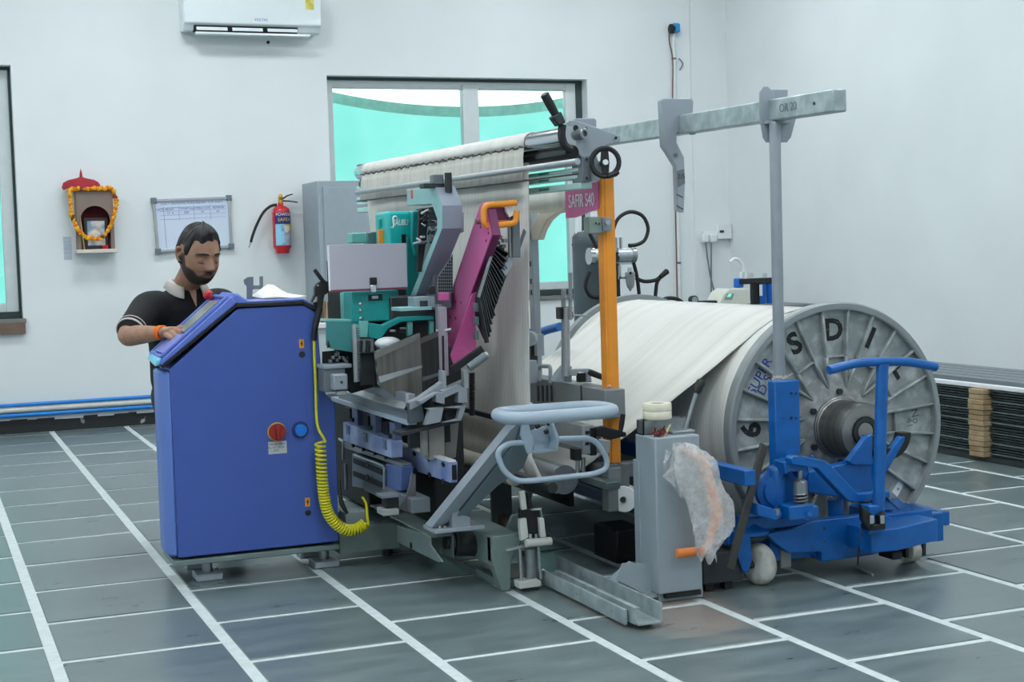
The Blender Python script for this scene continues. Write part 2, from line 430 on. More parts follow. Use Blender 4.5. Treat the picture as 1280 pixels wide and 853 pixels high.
def window(n, x0, x1, z0, z1, mull, yg=YB + .13, sag=.17, slim=False):
    t = thing('window_%d' % n, None, None, ((x0 + x1) / 2, yg, z0)); t['kind'] = 'structure'
    f = MB(); fwid = .075
    f.box(x0 + .04, x1 - .07, yg, yg + .07, z1 - .09, z1 - .02).box(x0 + .04, x1 - .07, yg, yg + .07, z0 + .05, z0 + .12)
    f.box(x0 + .03, x0 + .03 + .05, yg - .004, yg + .066, z0 + .05, z1 - .02).box(x1 - (.115 if slim else .16), x1 - (.02 if slim else .06), yg - .004, yg + .066, z0 + .05, z1 - .02)
    for c in mull: f.box(c - .075, c + .075, yg - .015, yg + .07, z0 + .08, z1 - .05)
    f.build('window_frame', M_frame, t, bevel=.004)
    g = MB(); g.box(x0, x1, yg - .02, yg + .1, z1 - .025, z1 + .0).box(x1 - (.02 if slim else .06), x1, yg - .012, yg + .078, z0, z1 - .026).box(x0, x0 + .03, yg - .012, yg + .078, z0, z1 - .026).box(x0, x1, yg, yg + .1, z0, z0 + .05)
    g.build('gasket', M_frame_dark, t)
    xs = [x0 + .06] + list(mull) + [x1 - .1]
    for a, b in zip(xs, xs[1:]): MB().box(a, b, yg + .03, yg + .036, z0 + .1, z1 - .07).build('pane', M_glass, t)
    st = MB().box(x0 - .02, x1 + .02, YB - .03, yg + .08, z0 - .035, z0).build('sill', mat('sill_stone', (118, 120, 116), .6), t, bevel=.004)
    # shade net hung outside, its top edge sagging
    rows = []; hem = []; n_ = 24
    for j in range(n_ + 1):
        u = j / n_; x = x0 - .5 + (x1 - x0 + 1) * u
        top = z1 - .085 - sag * (1 - (2 * (x - x0) / (x1 - x0) - 1.15) ** 2) * .75
        hem.append((x, yg + .42 + .02 * sin(9 * u), top)); rows.append([(x, yg + .42 + .03 * sin(9 * u + k * .7), top - (top - z0 + .7) * k / 8) for k in range(9)])
    nt = MB().grid(rows).build('shade_net', M_net, t, fix=False)
    MB().grid([[(p[0], p[1] - .012, p[2] + .01), (p[0], p[1] - .012, p[2] - .085)] for p in hem]).build('net_hem', M_hem, t)
    return t
window(1, *WIN1, [], sag=.06, slim=True)
window(2, *WIN2, [4.675])
wood = MB().box(-.57, .8, YB - .05, YB - .0, .79, .88).build('trim_2', mat('brown_sill_board', (112, 92, 78), .6, var=.1)); wood['kind'] = 'structure'
k = 3
for a, b in WL:
    t = thing('window_%d' % k, None, None, (XL - .1, (a + b) / 2, .9)); t['kind'] = 'structure'; k += 1
    f = MB().box(XL - .15, XL - .08, a, b, .9, .98).box(XL - .15, XL - .08, a, b, 2.82, 2.9)
    for c in (a + .04, (a + b) / 2, b - .04): f.box(XL - .15, XL - .08, c - .04, c + .04, .9, 2.9)
    f.build('window_frame', M_frame, t)
    MB().box(XL - .12, XL - .114, a, b, .95, 2.85).build('pane', M_glass, t)

# ceiling light panels: two rows of three, slung just under the ceiling
M_lamp = emit('lamp_diffuser', (243, 250, 254), LAMP_POWER * 10)
n = 0
for cx in (-2.0, 1.6, 5.2):
    for cy in (-.5, 3.2, 6.8, 10.2):
        t = thing('ceiling_light', 'white ceiling light panel in the row %s, %s from the window wall' % (('over the left windows', 'above the cabinet', 'above the reel')[(-2.0, 1.6, 5.2).index(cx)], ('farthest', 'third', 'second', 'first')[(-.5, 3.2, 6.8, 10.2).index(cy)]), 'light', (cx, cy, ZC - .07), 'ceiling light panels')
        MB().box(cx - .62, cx + .62, cy - .32, cy + .32, ZC - .06, ZC).build('housing', M_white, t, bevel=.005)
        MB().box(cx - .59, cx + .59, cy - .29, cy + .29, ZC - .07, ZC - .061).build('diffuser', M_lamp, t)
# ------------------------------------------------------------------ things on and by the back wall
# air conditioner
yf = YB - .21
a = at(230, 28, Y=yf); b = at(402, 32, Y=yf)
ax0, ax1, az = a.x, b.x, (a.z + b.z) / 2
ac = thing('air_conditioner', 'white split air conditioner high on the back wall', 'air conditioner', ((ax0 + ax1) / 2, YB, az - .06))
prof = [(yf, az), (yf, az + .2), (yf + .03, az + .27), (YB, az + .28), (YB, az - .05), (YB - .09, az - .06), (yf + .05, az - .055), (yf + .02, az - .012)]
M_acw = mat('glossy_white', (224, 232, 234), .25, var=.01, coat=.3)
MB().prism([(ax0, y, z) for y, z in prof], (ax1 - ax0, 0, 0)).build('body', M_acw, ac, bevel=.008)
MB().prism([(ax0 + .08, yf + .012, az - .018), (ax0 + .08, yf + .04, az - .075), (ax0 + .08, yf + .09, az - .062), (ax0 + .08, yf + .05, az - .01)], (ax1 - ax0 - .28, 0, 0)).build('outlet', M_black, ac)
for i in range(3):
    xs = ax0 + .1 + i * .29
    MB().beam((xs, yf + .012, az - .045), (xs + .25, yf + .012, az - .045), .006, .028, (0, .4, 1)).build('louvre', M_acw, ac)
MB().box(ax0 + .09, ax1 - .1, yf - .002, yf + .06, az - .092, az - .072).build('flap', M_acw, ac, bevel=.004)
text('VOLTAS', 'maker_plate', .03, ((ax0 + ax1) / 2 + .06, yf - .001, az + .035), (1, 0, 0), (0, 0, 1), mat('print_blue', (60, 84, 150), .6), ac, .0005)
MB().box(ax1 - .13, ax1 - .06, yf - .002, yf, az + .13, az + .24).build('rating_sticker', mat('sticker_yellow', (222, 214, 132), .6, rgb2=(206, 190, 70), scale=30), ac)

# shrine box
d = .13; yf = YB - d
sh = thing('shrine_box', 'small wooden wall shrine hung with a marigold garland', 'shrine', (at(118, 312, Y=YB).x, YB, at(118, 312, Y=YB).z))
p0, p1 = at(94, 238, Y=yf), at(144, 311, Y=yf); sx0, sx1, sz0, sz1 = p0.x, p1.x, p1.z, p0.z
M_ply = mat('shrine_ply', (128, 112, 102), .7, var=.1, scale=8, stretch=(1, 1, .2))
sxm, swd = (sx0 + sx1) / 2, (sx1 - sx0)
MB().box(sx0, sx0 + .012, yf + .014, YB, sz0, sz1).build('side_panel', M_ply, sh); MB().box(sx1 - .012, sx1, yf + .014, YB, sz0, sz1).build('side_panel', M_ply, sh)
MB().box(sx0, sx1, yf + .01, YB, sz1 - .012, sz1).build('top_panel', M_ply, sh)
MB().box(sx0 + .012, sx1 - .012, YB - .012, YB, sz0, sz1 - .012).build('back_panel', mat('maroon_lining', (92, 24, 34), .8, var=.1), sh)
MB().box(sx0 - .015, sx1 + .015, yf - .035, YB, sz0 - .03, sz0).build('shelf', mat('cream_laminate', (208, 200, 190), .6, var=.04), sh, bevel=.003)
ar = MB(); n = 16; zc = sz0 + .23; rad = swd * .4
arcp = [(sxm + rad * cos(pi - pi * i / n), zc + rad * sin(pi * i / n)) for i in range(n + 1)]
V = []; F = []
outp = []
for i, (x, z) in enumerate(arcp):
    t = pi - pi * i / n; ox = sx0 if cos(t) < -.71 else sx1 if cos(t) > .71 else sxm + (swd / 2) * cos(t) / .71
    oz = sz1 if abs(cos(t)) <= .71 else zc + (sz1 - zc) * sin(t) / .71
    outp.append((ox, oz))
outer = [(sx0, sz0)] + outp + [(sx1, sz0)]; inner = [(sxm - rad, sz0)] + arcp + [(sxm + rad, sz0)]
for yy in (yf, yf + .014):
    pass
rows = [[(x, yf, z) for x, z in outer], [(x, yf, z) for x, z in inner], [(x, yf + .014, z) for x, z in inner], [(x, yf + .014, z) for x, z in outer]]
ar.grid(rows).build('arch_front', M_ply, sh, ang=30)
# red cloth canopy with a finial
dz = sz1 + .02
rows = []
for j, (r, h) in enumerate([(.5, 0), (.46, .06), (.33, .11), (.14, .135), (.05, .15), (.045, .19), (.0, .26)]):
    rows.append([(sx0 + .055 + (r * .29) * cos(2 * pi * i / 14) * (1.05 if j < 3 else .8), yf + .05 + r * .16 * sin(2 * pi * i / 14), dz - .005 + h * .62 + (.012 * sin(3 * i) if j < 2 else 0)) for i in range(14)])
MB().grid(rows, True).build('canopy', mat('red_cloth', (158, 34, 48), .8, var=.12, bump=.2), sh)
# framed picture leaning inside
q = thing; px0, px1, pz1 = sxm - .085, sxm + .1, sz0 + .25
pic = MB().box(px0, px1, yf + .05, yf + .062, sz0, pz1).build('picture_frame', mat('dark_frame', (48, 38, 40), .4), sh, bevel=.003)
MB().box(px0 + .025, px1 - .025, yf + .047, yf + .05, sz0 + .03, pz1 - .025).build('print', mat('picture_print', (120, 150, 176), .5, rgb2=(206, 200, 190), scale=16), pic)
MB().ball((sxm + .005, yf + .046, sz0 + .12), (.035, .002, .05)).build('print_figure', mat('picture_figure', (190, 168, 150), .5, rgb2=(222, 212, 200), scale=30), pic)
MB().beam((sx0 + .05, yf + .03, sz0), (sx0 + .03, yf + .06, sz0 + .26), .012, .012).build('incense_stick', mat('pale_stick', (190, 160, 120), .7), sh)
MB().lathe((sx1 - .03, yf + .03, sz0), (0, 0, 1), [(.014, 0), (.018, .02), (.01, .07), (.008, .09)], 12).build('small_bottle', mat('brown_glass', (60, 40, 30), .2), sh)
MB().lathe((sx1 - .075, yf + .01, sz0), (0, 0, 1), [(.02, 0), (.026, .025), (.02, .03)], 12).build('red_cup', M_red, sh)
# garland: strung marigold heads
gp = [at(x, y, Y=yf - .012) for x, y in ((88, 237), (95, 236), (102, 236), (112, 236), (120, 236), (130, 236), (139, 236), (143, 242), (145, 254), (144, 266), (141, 276), (138, 282), (134, 290), (128, 297), (120, 299), (110, 297), (103, 293), (97, 287), (92, 276), (89, 266), (88, 252), (87, 242))]
gl = smoothline(gp, 4, True)
M_mar = [mat('marigold_yellow', (236, 172, 20), .8, var=.15, scale=60, bump=.5), mat('marigold_orange', (222, 120, 16), .8, var=.15, scale=60, bump=.5), mat('marigold_brown', (126, 60, 30), .8)]
for i, p in enumerate(gl):
    mm = MB(); c = Vector(p) + Vector((random.uniform(-.004, .004), random.uniform(-.006, .004), random.uniform(-.004, .004)))
    rr = random.uniform(.017, .022)
    for k in range(5):
        o_ = Vector((random.uniform(-1, 1), random.uniform(-1, .4), random.uniform(-1, 1))) * rr * .45
        mm.ball(c + o_, rr * .62, 6, 4)
    mm.build('marigold', M_mar[2] if i % 22 in (7, 8) else M_mar[i % 3 == 1], sh)

# paper notice left of the shrine
tag(MB().box(at(79, 300, Y=YB).x, at(89, 300, Y=YB).x, YB - .002, YB, at(84, 325, Y=YB).z, at(84, 296, Y=YB).z).build('paper_notice', mat('faded_paper', (188, 196, 208), .8, rgb2=(170, 180, 200), scale=40, stretch=(.2, 1, 1)), smooth=False), 'narrow faded paper strip stuck on the wall below the shrine', 'notice')
# hook stains: little wall bolt under the air conditioner
tag(MB().cyl(at(335, 53, Y=YB), at(335, 53, Y=YB) - Vector((0, .01, 0)), .014, n=10).build('wall_plug', M_dark), 'small dark plug in the wall below the air conditioner', 'wall plug')

# whiteboard, hung slightly askew
yf = YB - .03
c0, c1, c2, c3 = [at(x, y, Y=yf) for x, y in ((192, 251), (286, 247.5), (289, 308), (197.5, 314.5))]
wb = thing('whiteboard', 'small whiteboard with blue handwriting behind the man', 'whiteboard', (c3 + c2) / 2)
MB().prism([c0, c1, c2, c3], (0, .016, 0)).build('panel', mat('whiteboard_face', (206, 216, 232), .3, var=.01), wb, smooth=False)
cs = [c0, c1, c2, c3]
for i in range(4): MB().beam(cs[i], cs[(i + 1) % 4], .022, .026, (0, 1, 0)).build('frame_rail', M_alu, wb, bevel=.003)
for p in cs:
    MB().box(p.x - .024, p.x + .024, yf - .016, yf + .014, p.z - .024, p.z + .024).build('corner_cap', M_grey2, wb, bevel=.006)
def bil(u, v): return c0 * (1 - u) * (1 - v) + c1 * u * (1 - v) + c2 * u * v + c3 * (1 - u) * v + Vector((0, -.0012, 0))
M_ink = mat('blue_ink', (98, 112, 178), .6)
ln = MB()
for v in (.15, .22, .3, .38): ln.beam(bil(.06, v), bil(.95, v), .0015, .003, (0, 1, 0))
for u in (.12, .32, .52, .74): ln.beam(bil(u, .12), bil(u, .95 if u < .2 else .42), .0015, .003, (0, 1, 0))
ln.build('ruled_lines', M_ink, wb)
RR = (c1 - c0).normalized(); UU = (c0 - c3).normalized()
for u, v, s in ((.5, .075, 'DAILY DRAWING PLAN REPORT FOR SHIFT'), (.13, .185, 'DATE  BEAM'), (.42, .185, 'WARP No'), (.62, .185, 'OPERATOR'), (.85, .185, 'REMARK'), (.2, .26, '12  4'), (.42, .26, '800'), (.63, .26, '24'), (.84, .26, 'ok')):
    text(s, 'handwriting', .026, bil(u, v), RR, UU, M_ink, wb, .0004, shear=.2)

# fire extinguisher
ex = thing('fire_extinguisher', 'red powder fire extinguisher hung on the back wall', 'fire extinguisher', at(352, 317, Y=YB - .08))
xc = at(352, 290, Y=YB - .08).x; zb, zt = at(352, 317, Y=YB - .08).z, at(351, 258, Y=YB - .08).z; yc = YB - .085; H = zt - zb; R_ = .076
M_exr = mat('extinguisher_red', (196, 26, 42), .25, var=.04, coat=.4)
MB().lathe((xc, yc, zb), (0, 0, 1), [(.052, .0), (.058, .012), (.06, .03), (R_, .055), (R_, H - .05), (R_ * .9, H - .022), (R_ * .6, H - .002), (.024, H + .008), (.022, H + .03)], 32).build('cylinder', M_exr, ex)
def wrap(z0, z1, a0, a1, m, name, r=R_ + .0012):
    n = 14; MB().grid([[(xc + r * sin(t), yc - r * cos(t), z) for t in [a0 + (a1 - a0) * i / n for i in range(n + 1)]] for z in (z0, z1)]).build(name, m, ex, fix=False)
wrap(zb + H * .62, zb + H * .86, -.95, 1.25, mat('label_navy', (34, 44, 120), .4), 'label')
wrap(zb + H * .17, zb + H * .62, -.95, .05, mat('label_sky', (150, 206, 232), .4, rgb2=(96, 160, 210), scale=22, mix=(.5, .6)), 'label_left')
wrap(zb + H * .17, zb + H * .62, .05, 1.25, mat('label_grey', (186, 186, 200), .4, rgb2=(150, 150, 170), scale=26), 'label_right')
wrap(zb + H * .44, zb + H * .62, .1, 1.25, mat('label_yellow', (204, 176, 60), .4, rgb2=(226, 222, 210), scale=16, mix=(.5, .55)), 'label_band', R_ + .002)
def wtext(s, z, size, m):
    o = text(s, 'label_text', size, (0, 0, 0), (1, 0, 0), (0, 0, 1), m, None, .0006)
    for v in o.data.vertices:
        t = v.co.x / R_ + .12; rr = R_ + .003
        v.co = Vector((xc + rr * sin(t), yc - rr * cos(t) + v.co.y, z + v.co.z)) - ORG[ex]
    o.location = (0, 0, 0); o.parent = ex
wtext('POWDER', zb + H * .82, .034, mat('print_white', (236, 238, 240), .5)); wtext('SAFEX', zb + H * .71, .04, mat('print_gold', (222, 186, 50), .5))
MB().cyl((xc, yc, zt + .02), (xc, yc, zt + .07), .02, .016).build('valve', mat('brass', (196, 150, 52), .35, metal=.6), ex)
MB().ball((xc, yc - .005, zt + .075), (.02, .02, .028)).build('pressure_gauge', mat('brass', (0, 0, 0)), ex)
for q in (((.0, .05), (.06, .088), (.105, .1)), ((.0, .045), (.07, .042), (.145, .03))):
    MB().tube([(xc + x, yc, zt + z) for x, z in q], [.008, .007, .006], 6).build('lever', M_black, ex)
hz = smoothline([at(x, y, Y=yc) for x, y in ((346, 256), (338, 258), (329, 266), (321, 281), (316, 294), (313.5, 303))], 5)
MB().tube(hz, .0115, 8).build('hose', M_rubber, ex); MB().cyl(hz[-1], at(311, 310, Y=yc), .008, .005, 8).build('nozzle', M_alu, ex)

# grey steel cupboard
X0 = at(380, 300, Y=12.28).x; Y0 = at(399, 300, X=X0).y
zt = at(398, 226, X=X0).z; X1 = X0 + .92
M_cup = mat('cupboard_grey', (150, 162, 170), .45, var=.03)
cb = thing('steel_cupboard', 'tall grey steel cupboard standing before the window', 'cupboard', ((X0 + X1) / 2, Y0, 0))
MB().box(X0, X1, Y0, 12.28, .08, zt).box(X0 + .03, X1 - .03, Y0 + .03, 12.25, 0, .08).build('carcass', M_cup, cb, bevel=.004)
for i in range(2):
    xa = X0 + .04 + i * (X1 - X0 - .08) / 2; dr = MB().box(xa + .004, xa + (X1 - X0 - .08) / 2 - .004, Y0 - .012, Y0, .12, zt - .05).build('door', M_cup, cb, bevel=.003)
    MB().cyl((xa + (.38 if i == 0 else .05), Y0 - .03, zt - .95), (xa + (.38 if i == 0 else .05), Y0 - .03, zt - .8), .008, n=8).build('handle', M_alu, dr)

# water pipes along the foot of the back wall
for i, (yy, m, r) in enumerate(((508, M_tblue, .015), (521, M_tblue, .017), (514.5, mat('pipe_cream', (204, 204, 196), .6), .02))):
    p = at(0, yy, Y=YB - .03); pp = MB().cyl((XL, YB - .03, p.z), (3.4, YB - .03, p.z), r, n=10)
    o = pp.build('water_pipe', mat('pipe_blue', (20, 128, 214), .4) if i < 2 else m)
    tag(o, ('upper blue water pipe running low along the back wall', 'lower blue water pipe just above the black plinth', 'cream conduit running between the two blue pipes')[i], 'pipe', 'pipes along the back wall')

# conduit with blue industrial socket and hanging cable
x = at(841, 60, Y=YB).x; cd_ = thing('cable_conduit', 'white wall conduit carrying a small blue box at its top', 'conduit', (x, YB, 1.0))
zt = at(841, 42, Y=YB).z
MB().cyl((x, YB - .018, .75), (x, YB - .018, zt), .017, n=12).build('pipe', mat('conduit_white', (222, 226, 226), .4), cd_)
MB().box(x - .035, x + .04, YB - .09, YB, zt - .0, zt + .085).build('socket_box', mat('box_blue', (30, 138, 200), .4), cd_, bevel=.015)
MB().cyl((x - .05, YB - .05, zt + .035), (x - .015, YB - .05, zt + .035), .045, n=16).build('plug', M_rubber, cd_)
cpts = smoothline([(x - .055, YB - .04, zt + .02), (x - .05, YB - .03, zt - .08), (x - .02, YB - .03, zt - .25), (x - .03, YB - .03, zt - .6), (x - .026, YB - .03, zt - 1.2), (x - .03, YB - .03, .8)], 5)
MB().tube(cpts, .006, 6).build('cable', mat('brown_cable', (112, 84, 76), .6), cd_)
for yy in (75, 330): MB().lathe((x, YB - .018, at(841, yy, Y=YB).z), (0, 0, 1), [(.02, 0), (.023, .004), (.023, .014), (.02, .018)], 12).build('saddle', M_grey2, cd_)
hk = at(848, 80, Y=YB); MB().tube(smoothline([hk + Vector((0, -.01, .05)), hk + Vector((.03, -.03, .0)), hk + Vector((.005, -.01, -.06))], 4), .006, 6).build('wall_hook', M_grey2, cd_)

# sockets, switch box and cables by the corner
sk = thing('wall_socket', 'white wall socket with two plugged-in grey cables', 'socket', at(890, 300, Y=YB - .03))
fbox(880, 289, 897, 302, YB - .08, .05).build('socket_plate', M_white, sk, bevel=.006)
for xx, m in ((880, 0), (890, 0)):
    fbox(xx - 1, 293, xx + 6, 303, YB - .12, .05).build('plug', M_white, sk, bevel=.008)
for pts in (((882, 303), (884, 320), (888, 345), (893, 365), (897, 374)), ((889, 303), (889, 330), (889, 360), (889, 380))):
    MB().tube(smoothline([at(a_, b_, Y=YB - .1) for a_, b_ in pts], 5), .0075, 6).build('cable', M_grey2, sk)
sw = thing('switch_box', 'white switch box mounted beside the room corner', 'switch', at(905, 298, Y=YB - .05))
fbox(897, 280, 915, 299, YB - .09, .06).build('box', M_white, sw, bevel=.006); fbox(900, 288, 905, 291, YB - .095, .006).build('rocker', M_dark, sw)

# bench at the back with a tester, gauge and water filter
yb = 10.6
zb = at(930, 383, Y=yb).z
bn = thing('work_bench', 'low bench behind the reel, carrying the tester and filter', 'bench', (5.6, yb + .3, 0))
xa, xb = at(850, 380, Y=yb).x, at(1010, 380, Y=yb).x
MB().box(xa, xb, yb - .12, yb + .6, zb - .04, zb).build('top', mat('bench_top', (120, 124, 126), .5), bn, bevel=.004)
for xx in (xa + .05, xb - .05):
    for yy in (yb - .06, yb + .54): MB().box(xx - .025, xx + .025, yy - .025, yy + .025, 0, zb - .04).build('leg', M_grey2, bn)
ts = thing('bench_tester', 'cream bench tester with a small lit green screen', 'tester', at(920, 383, Y=yb))
M_cream = mat('cream_plastic', (214, 214, 202), .4, var=.02)
pr = [(897, 382), (905, 366), (912, 361), (936, 361), (939, 379), (930, 383)]
yprism(pr, yb, .22).build('housing', M_cream, ts, bevel=.01)
yprism([(905, 375), (909, 367), (918, 367), (915, 375)], yb - .004, .006).build('keypad', mat('keypad_grey', (140, 160, 158), .4), ts)
yprism([(908.5, 371.5), (911, 367.5), (915, 367.5), (913, 371.5)], yb - .007, .006).build('screen', emit('screen_green', (150, 255, 225), .9), ts)
yf2 = yb + .25
wf = thing('water_filter', 'blue twin-cartridge water filter on a black bracket', 'water filter', at(945, 383, Y=yf2))
for xx in (952, 963):
    c = at(xx, 383, Y=yf2); c.z = zb + .004; z1 = at(xx, 354, Y=yf2).z
    MB().lathe((c.x, yf2, c.z), (0, 0, 1), [(.03, 0), (.036, .01), (.038, z1 - c.z)], 20).build('cartridge', mat('filter_blue', (20, 104, 200), .3), wf)
fbox(921, 348, 930, 360, yf2 - .03, .06).build('valve_block', mat('filter_blue', (0, 0, 0)), wf, bevel=.01)
fbox(926, 348, 966, 355, yf2 - .05, .1).build('manifold', M_black, wf, bevel=.006)
MB().box(at(940, 370, Y=yf2).x, at(948, 370, Y=yf2).x, yf2 - .02, yf2 + .03, zb, at(944, 354, Y=yf2).z).build('bracket', M_black, wf)
fbox(949.5, 356, 953, 370, yf2 - .042, .003).build('label', M_paper, wf)
for xx in (939, 956): MB().cyl(at(xx, 344.5, Y=yf2 - .03), at(xx, 344.5, Y=yf2 + .0), .022, n=14).build('gauge', M_chrome, wf)
for xx in (926, 932): MB().cyl(at(xx, 349, Y=yf2), at(xx, 340, Y=yf2), .014, n=10).build('fitting', M_white, wf)
MB().tube(smoothline([at(a_, b_, Y=yf2) for a_, b_ in ((929, 340), (928, 331), (923, 325), (917, 324), (913, 328))], 6), .014, 8).build('spout_pipe', M_white, wf)
gg = thing('dial_gauge', 'small round black dial gauge at the left bench end', 'gauge', at(867, 382, Y=yb))
MB().lathe(at(867, 375, Y=yb) + Vector((0, .03, 0)), (0, -1, 0), [(.034, 0), (.036, .045), (.028, .05)], 18).build('case', M_black, gg)
MB().cyl(at(867, 375, Y=yb) + Vector((0, -.016, 0)), at(867, 375, Y=yb) + Vector((0, -.022, 0)), .026, n=18).build('dial', M_grey, gg)
MB().box(*(lambda p: (p.x - .02, p.x + .02, p.y - .01, p.y + .05, zb, p.z - .025))(at(867, 375, Y=yb))).build('foot', M_black, gg)
fbx = fbox(880, 376, 897, 382.5, yb - .03, .12).build('black_case', M_black, bevel=.008)
tag(fbx, 'flat black case lying beside the cream tester', 'case')

# stack of sheets along the right wall
sx, sy0, sy1, stz = 5.86, 5.2, 8.7, .475
stk = thing('sheet_stack', 'long low stack of dark sheets along the right wall', 'sheet stack', (6.15, 7.0, 0))
M_sheet = mat('dark_sheet', (44, 52, 54), .45, var=.2, scale=20)
M_sheet2 = mat('dark_sheet_edge', (92, 106, 106), .45, var=.2, scale=20)
n = 26; z = .03; dz = (stz - .04 - z) / n
base_me = None
for i in range(n):
    jx = random.uniform(-.012, .012)
    o = MB().box(sx + jx, sx + .56 + jx, sy0 + random.uniform(0, .03), sy1, z + i * dz, z + i * dz + dz * .62).build('sheet', M_sheet2 if i % 4 == 1 else M_sheet, stk, smooth=False)
MB().box(sx - .02, sx + .6, sy0, sy1, 0, .03).build('pallet_board', M_dark, stk, smooth=False)
MB().box(sx - .015, sx + .6, sy0, sy1, stz - .04, stz - .015).build('white_board', M_paper, stk, bevel=.003)
for i in range(5):
    MB().box(sx + .02 + i * .12, sx + .115 + i * .12, sy0, sy1 + .1, stz - .015, stz + .012).build('bar', M_grey2, stk, bevel=.003)
M_card = mat('spacer_card', (172, 150, 116), .8, rgb2=(150, 126, 94), scale=10)
for yy, m in ((7.12, M_card), (6.62, mat('spacer_grey', (176, 186, 188), .7))):
    for i in range(13):
        jx = random.uniform(-.006, .006)
        MB().box(sx - .055 + jx, sx + .03, yy - .075 + jx, yy + .06, z + i * dz * 2, z + i * dz * 2 + dz * 1.85).build('spacer_block', m, stk, bevel=.003)
# ------------------------------------------------------------------ warp reel
DX, DZ, DR, YA, YZ = 3.575, .558, .524, 5.25, 7.1
M_fl = mat('cast_flange', (136, 143, 143), .5, metal=.1, rgb2=(192, 198, 198), scale=13, mix=(.46, .78), bump=.12, detail=8)
M_flrim = mat('flange_rim', (138, 145, 147), .45, metal=.2, var=.06)
M_hubdust = mat('dusty_hub', (118, 122, 123), .6, rgb2=(164, 168, 168), scale=22, mix=(.4, .75), bump=.3, detail=8)
M_hub = stripes('worn_hub', (150, 150, 147), (78, 79, 80), 55, 'Y', .35, .4, 1, metal=.7)
reel = thing('warp_reel', 'huge grey flanged reel wound with white warp yarn', 'reel', (DX, 6.2, DZ - DR))
def flange(y0, s):
    """s=-1: outer face looks towards -Y"""
    c = (DX, y0, DZ); ax = (0, -s, 0)
    f = MB().lathe(c, (0, -1 * s, 0), [(.14, -.0), (.14, -.028), (DR - .03, -.028), (DR - .03, 0), (DR - .008, 0), (DR, -.006), (DR, -.05), (DR - .006, -.056), (.14, -.056)], 96, closed=True) if s > 0 else \
        MB().lathe(c, (0, 1, 0), [(.14, 0), (.14, .0), (DR, 0), (DR, .05), (.14, .05)], 96, closed=True)
    return f
fo = flange(YA, 1).build('flange', M_fl, reel, ang=25)
MB().lathe((DX, YA, DZ), (0, 1, 0), [(DR - .026, -.004), (DR - .004, -.004), (DR + .002, .006), (DR + .002, .05), (DR - .026, .05)], 96, closed=True).build('rim', M_flrim, fo, ang=30)
f2 = flange(YZ, -1).build('flange', M_flrim, reel, ang=25)
MB().lathe((DX, YA + .05, DZ), (0, 1, 0), [(.2, 0), (.497, 0), (.497, YZ - YA - .05), (.2, YZ - YA - .05)], 96, closed=True).build('yarn_winding', stripes('warp_yarn', (238, 238, 234), (186, 186, 180), 34, 'Y', .8, .15, .4), reel, ang=30)
def rp(a, r, y=YA): return Vector((DX + r * cos(radians(a)), y, DZ + r * sin(radians(a))))
def rib(a0, r0, a1, r1, w=.013, h=.026):
    MB().beam(rp(a0, r0, YA + .03 - h / 2), rp(a1, r1, YA + .03 - h / 2), w, h, (0, 1, 0)).build('rib', M_fl, fo, bevel=.004, segs=1)
for k in range(12):
    a = 90 + 30 * k
    rib(a - 9, .3, a - 7.5, .496); rib(a + 9, .3, a + 7.5, .496)
    rib(a - 9, .3, a + 9, .3, .01, .022)
    rib(a - 9, .3, a - 15, .17, .012, .03); rib(a + 9, .3, a + 15, .17, .012, .03)
MB().lathe((DX, YA + .03, DZ), (0, -1, 0), [(.225, 0), (.215, .01), (.185, .02), (.15, .034), (.06, .036)], 48).build('hub_boss', M_hubdust, reel)
for k in range(6): MB().cyl(rp(30 + 60 * k, .15, YA - .002), rp(30 + 60 * k, .15, YA - .018), .014, n=6).build('hub_bolt', M_dark, reel)
MB().lathe((DX, YA - .005, DZ), (0, -1, 0), [(.128, 0), (.13, .012), (.116, .022), (.116, .165), (.11, .178), (.062, .18), (.062, .16), (.036, .16), (.036, .185)], 40).build('journal', M_hub, reel)
MB().lathe((DX, YA - .17, DZ), (0, -1, 0), [(.058, 0), (.058, .022), (.04, .022), (.04, .012), (.001, .012)], 32).build('bearing', M_dark, reel)
M_stencil = mat('stencil_black', (26, 27, 28), .7, rgb2=(110, 114, 114), scale=40, mix=(.6, .7))
def letter(s, a, r=.405, size=.125, m=M_stencil, rot=0, sx=1., bold=.0):
    u = Vector((cos(radians(a + rot)), 0, sin(radians(a + rot)))); rgt = Vector((sin(radians(a + rot)), 0, -cos(radians(a + rot))))
    text(s, 'stencil_letter', size, rp(a, r, YA + .0275), rgt, u, m, reel, .0008, sx=sx, bold=bold)
for s_, a_ in (('S', 118), ('D', 90), ('I', 63), ('L', 34), ('6', 178)): letter(s_, a_, bold=.0045)
letter('SUPER', 147, .43, .06, mat('stencil_blue', (30, 62, 140), .6)); letter('D.S', 150, .39, .06, MATS['stencil_blue'])
letter('No', 2, .41, .05, mat('faint_mark', (98, 102, 102), .7), 8); letter('41', -2, .38, .045, MATS['faint_mark'], 8)
MB().box(-.02, .02, 0, .002, -.026, .026)
u_ = rp(-43, .43, YA + .026); MB().prism([u_ + Vector((x, 0, z)) for x, z in ((-.03, -.012), (-.004, -.036), (.03, .014), (.006, .036))], (0, .002, 0)).build('sticker', M_paper, reel, label='small white sticker')
text('x', 'sticker_mark', .025, u_ + Vector((0, -.001, 0)), (1, 0, 0), (0, 0, 1), M_black, reel, .0005)
# far end journal
MB().cyl((DX, YZ, DZ), (DX, YZ + .2, DZ), .09, n=32).build('journal', M_hub, reel)

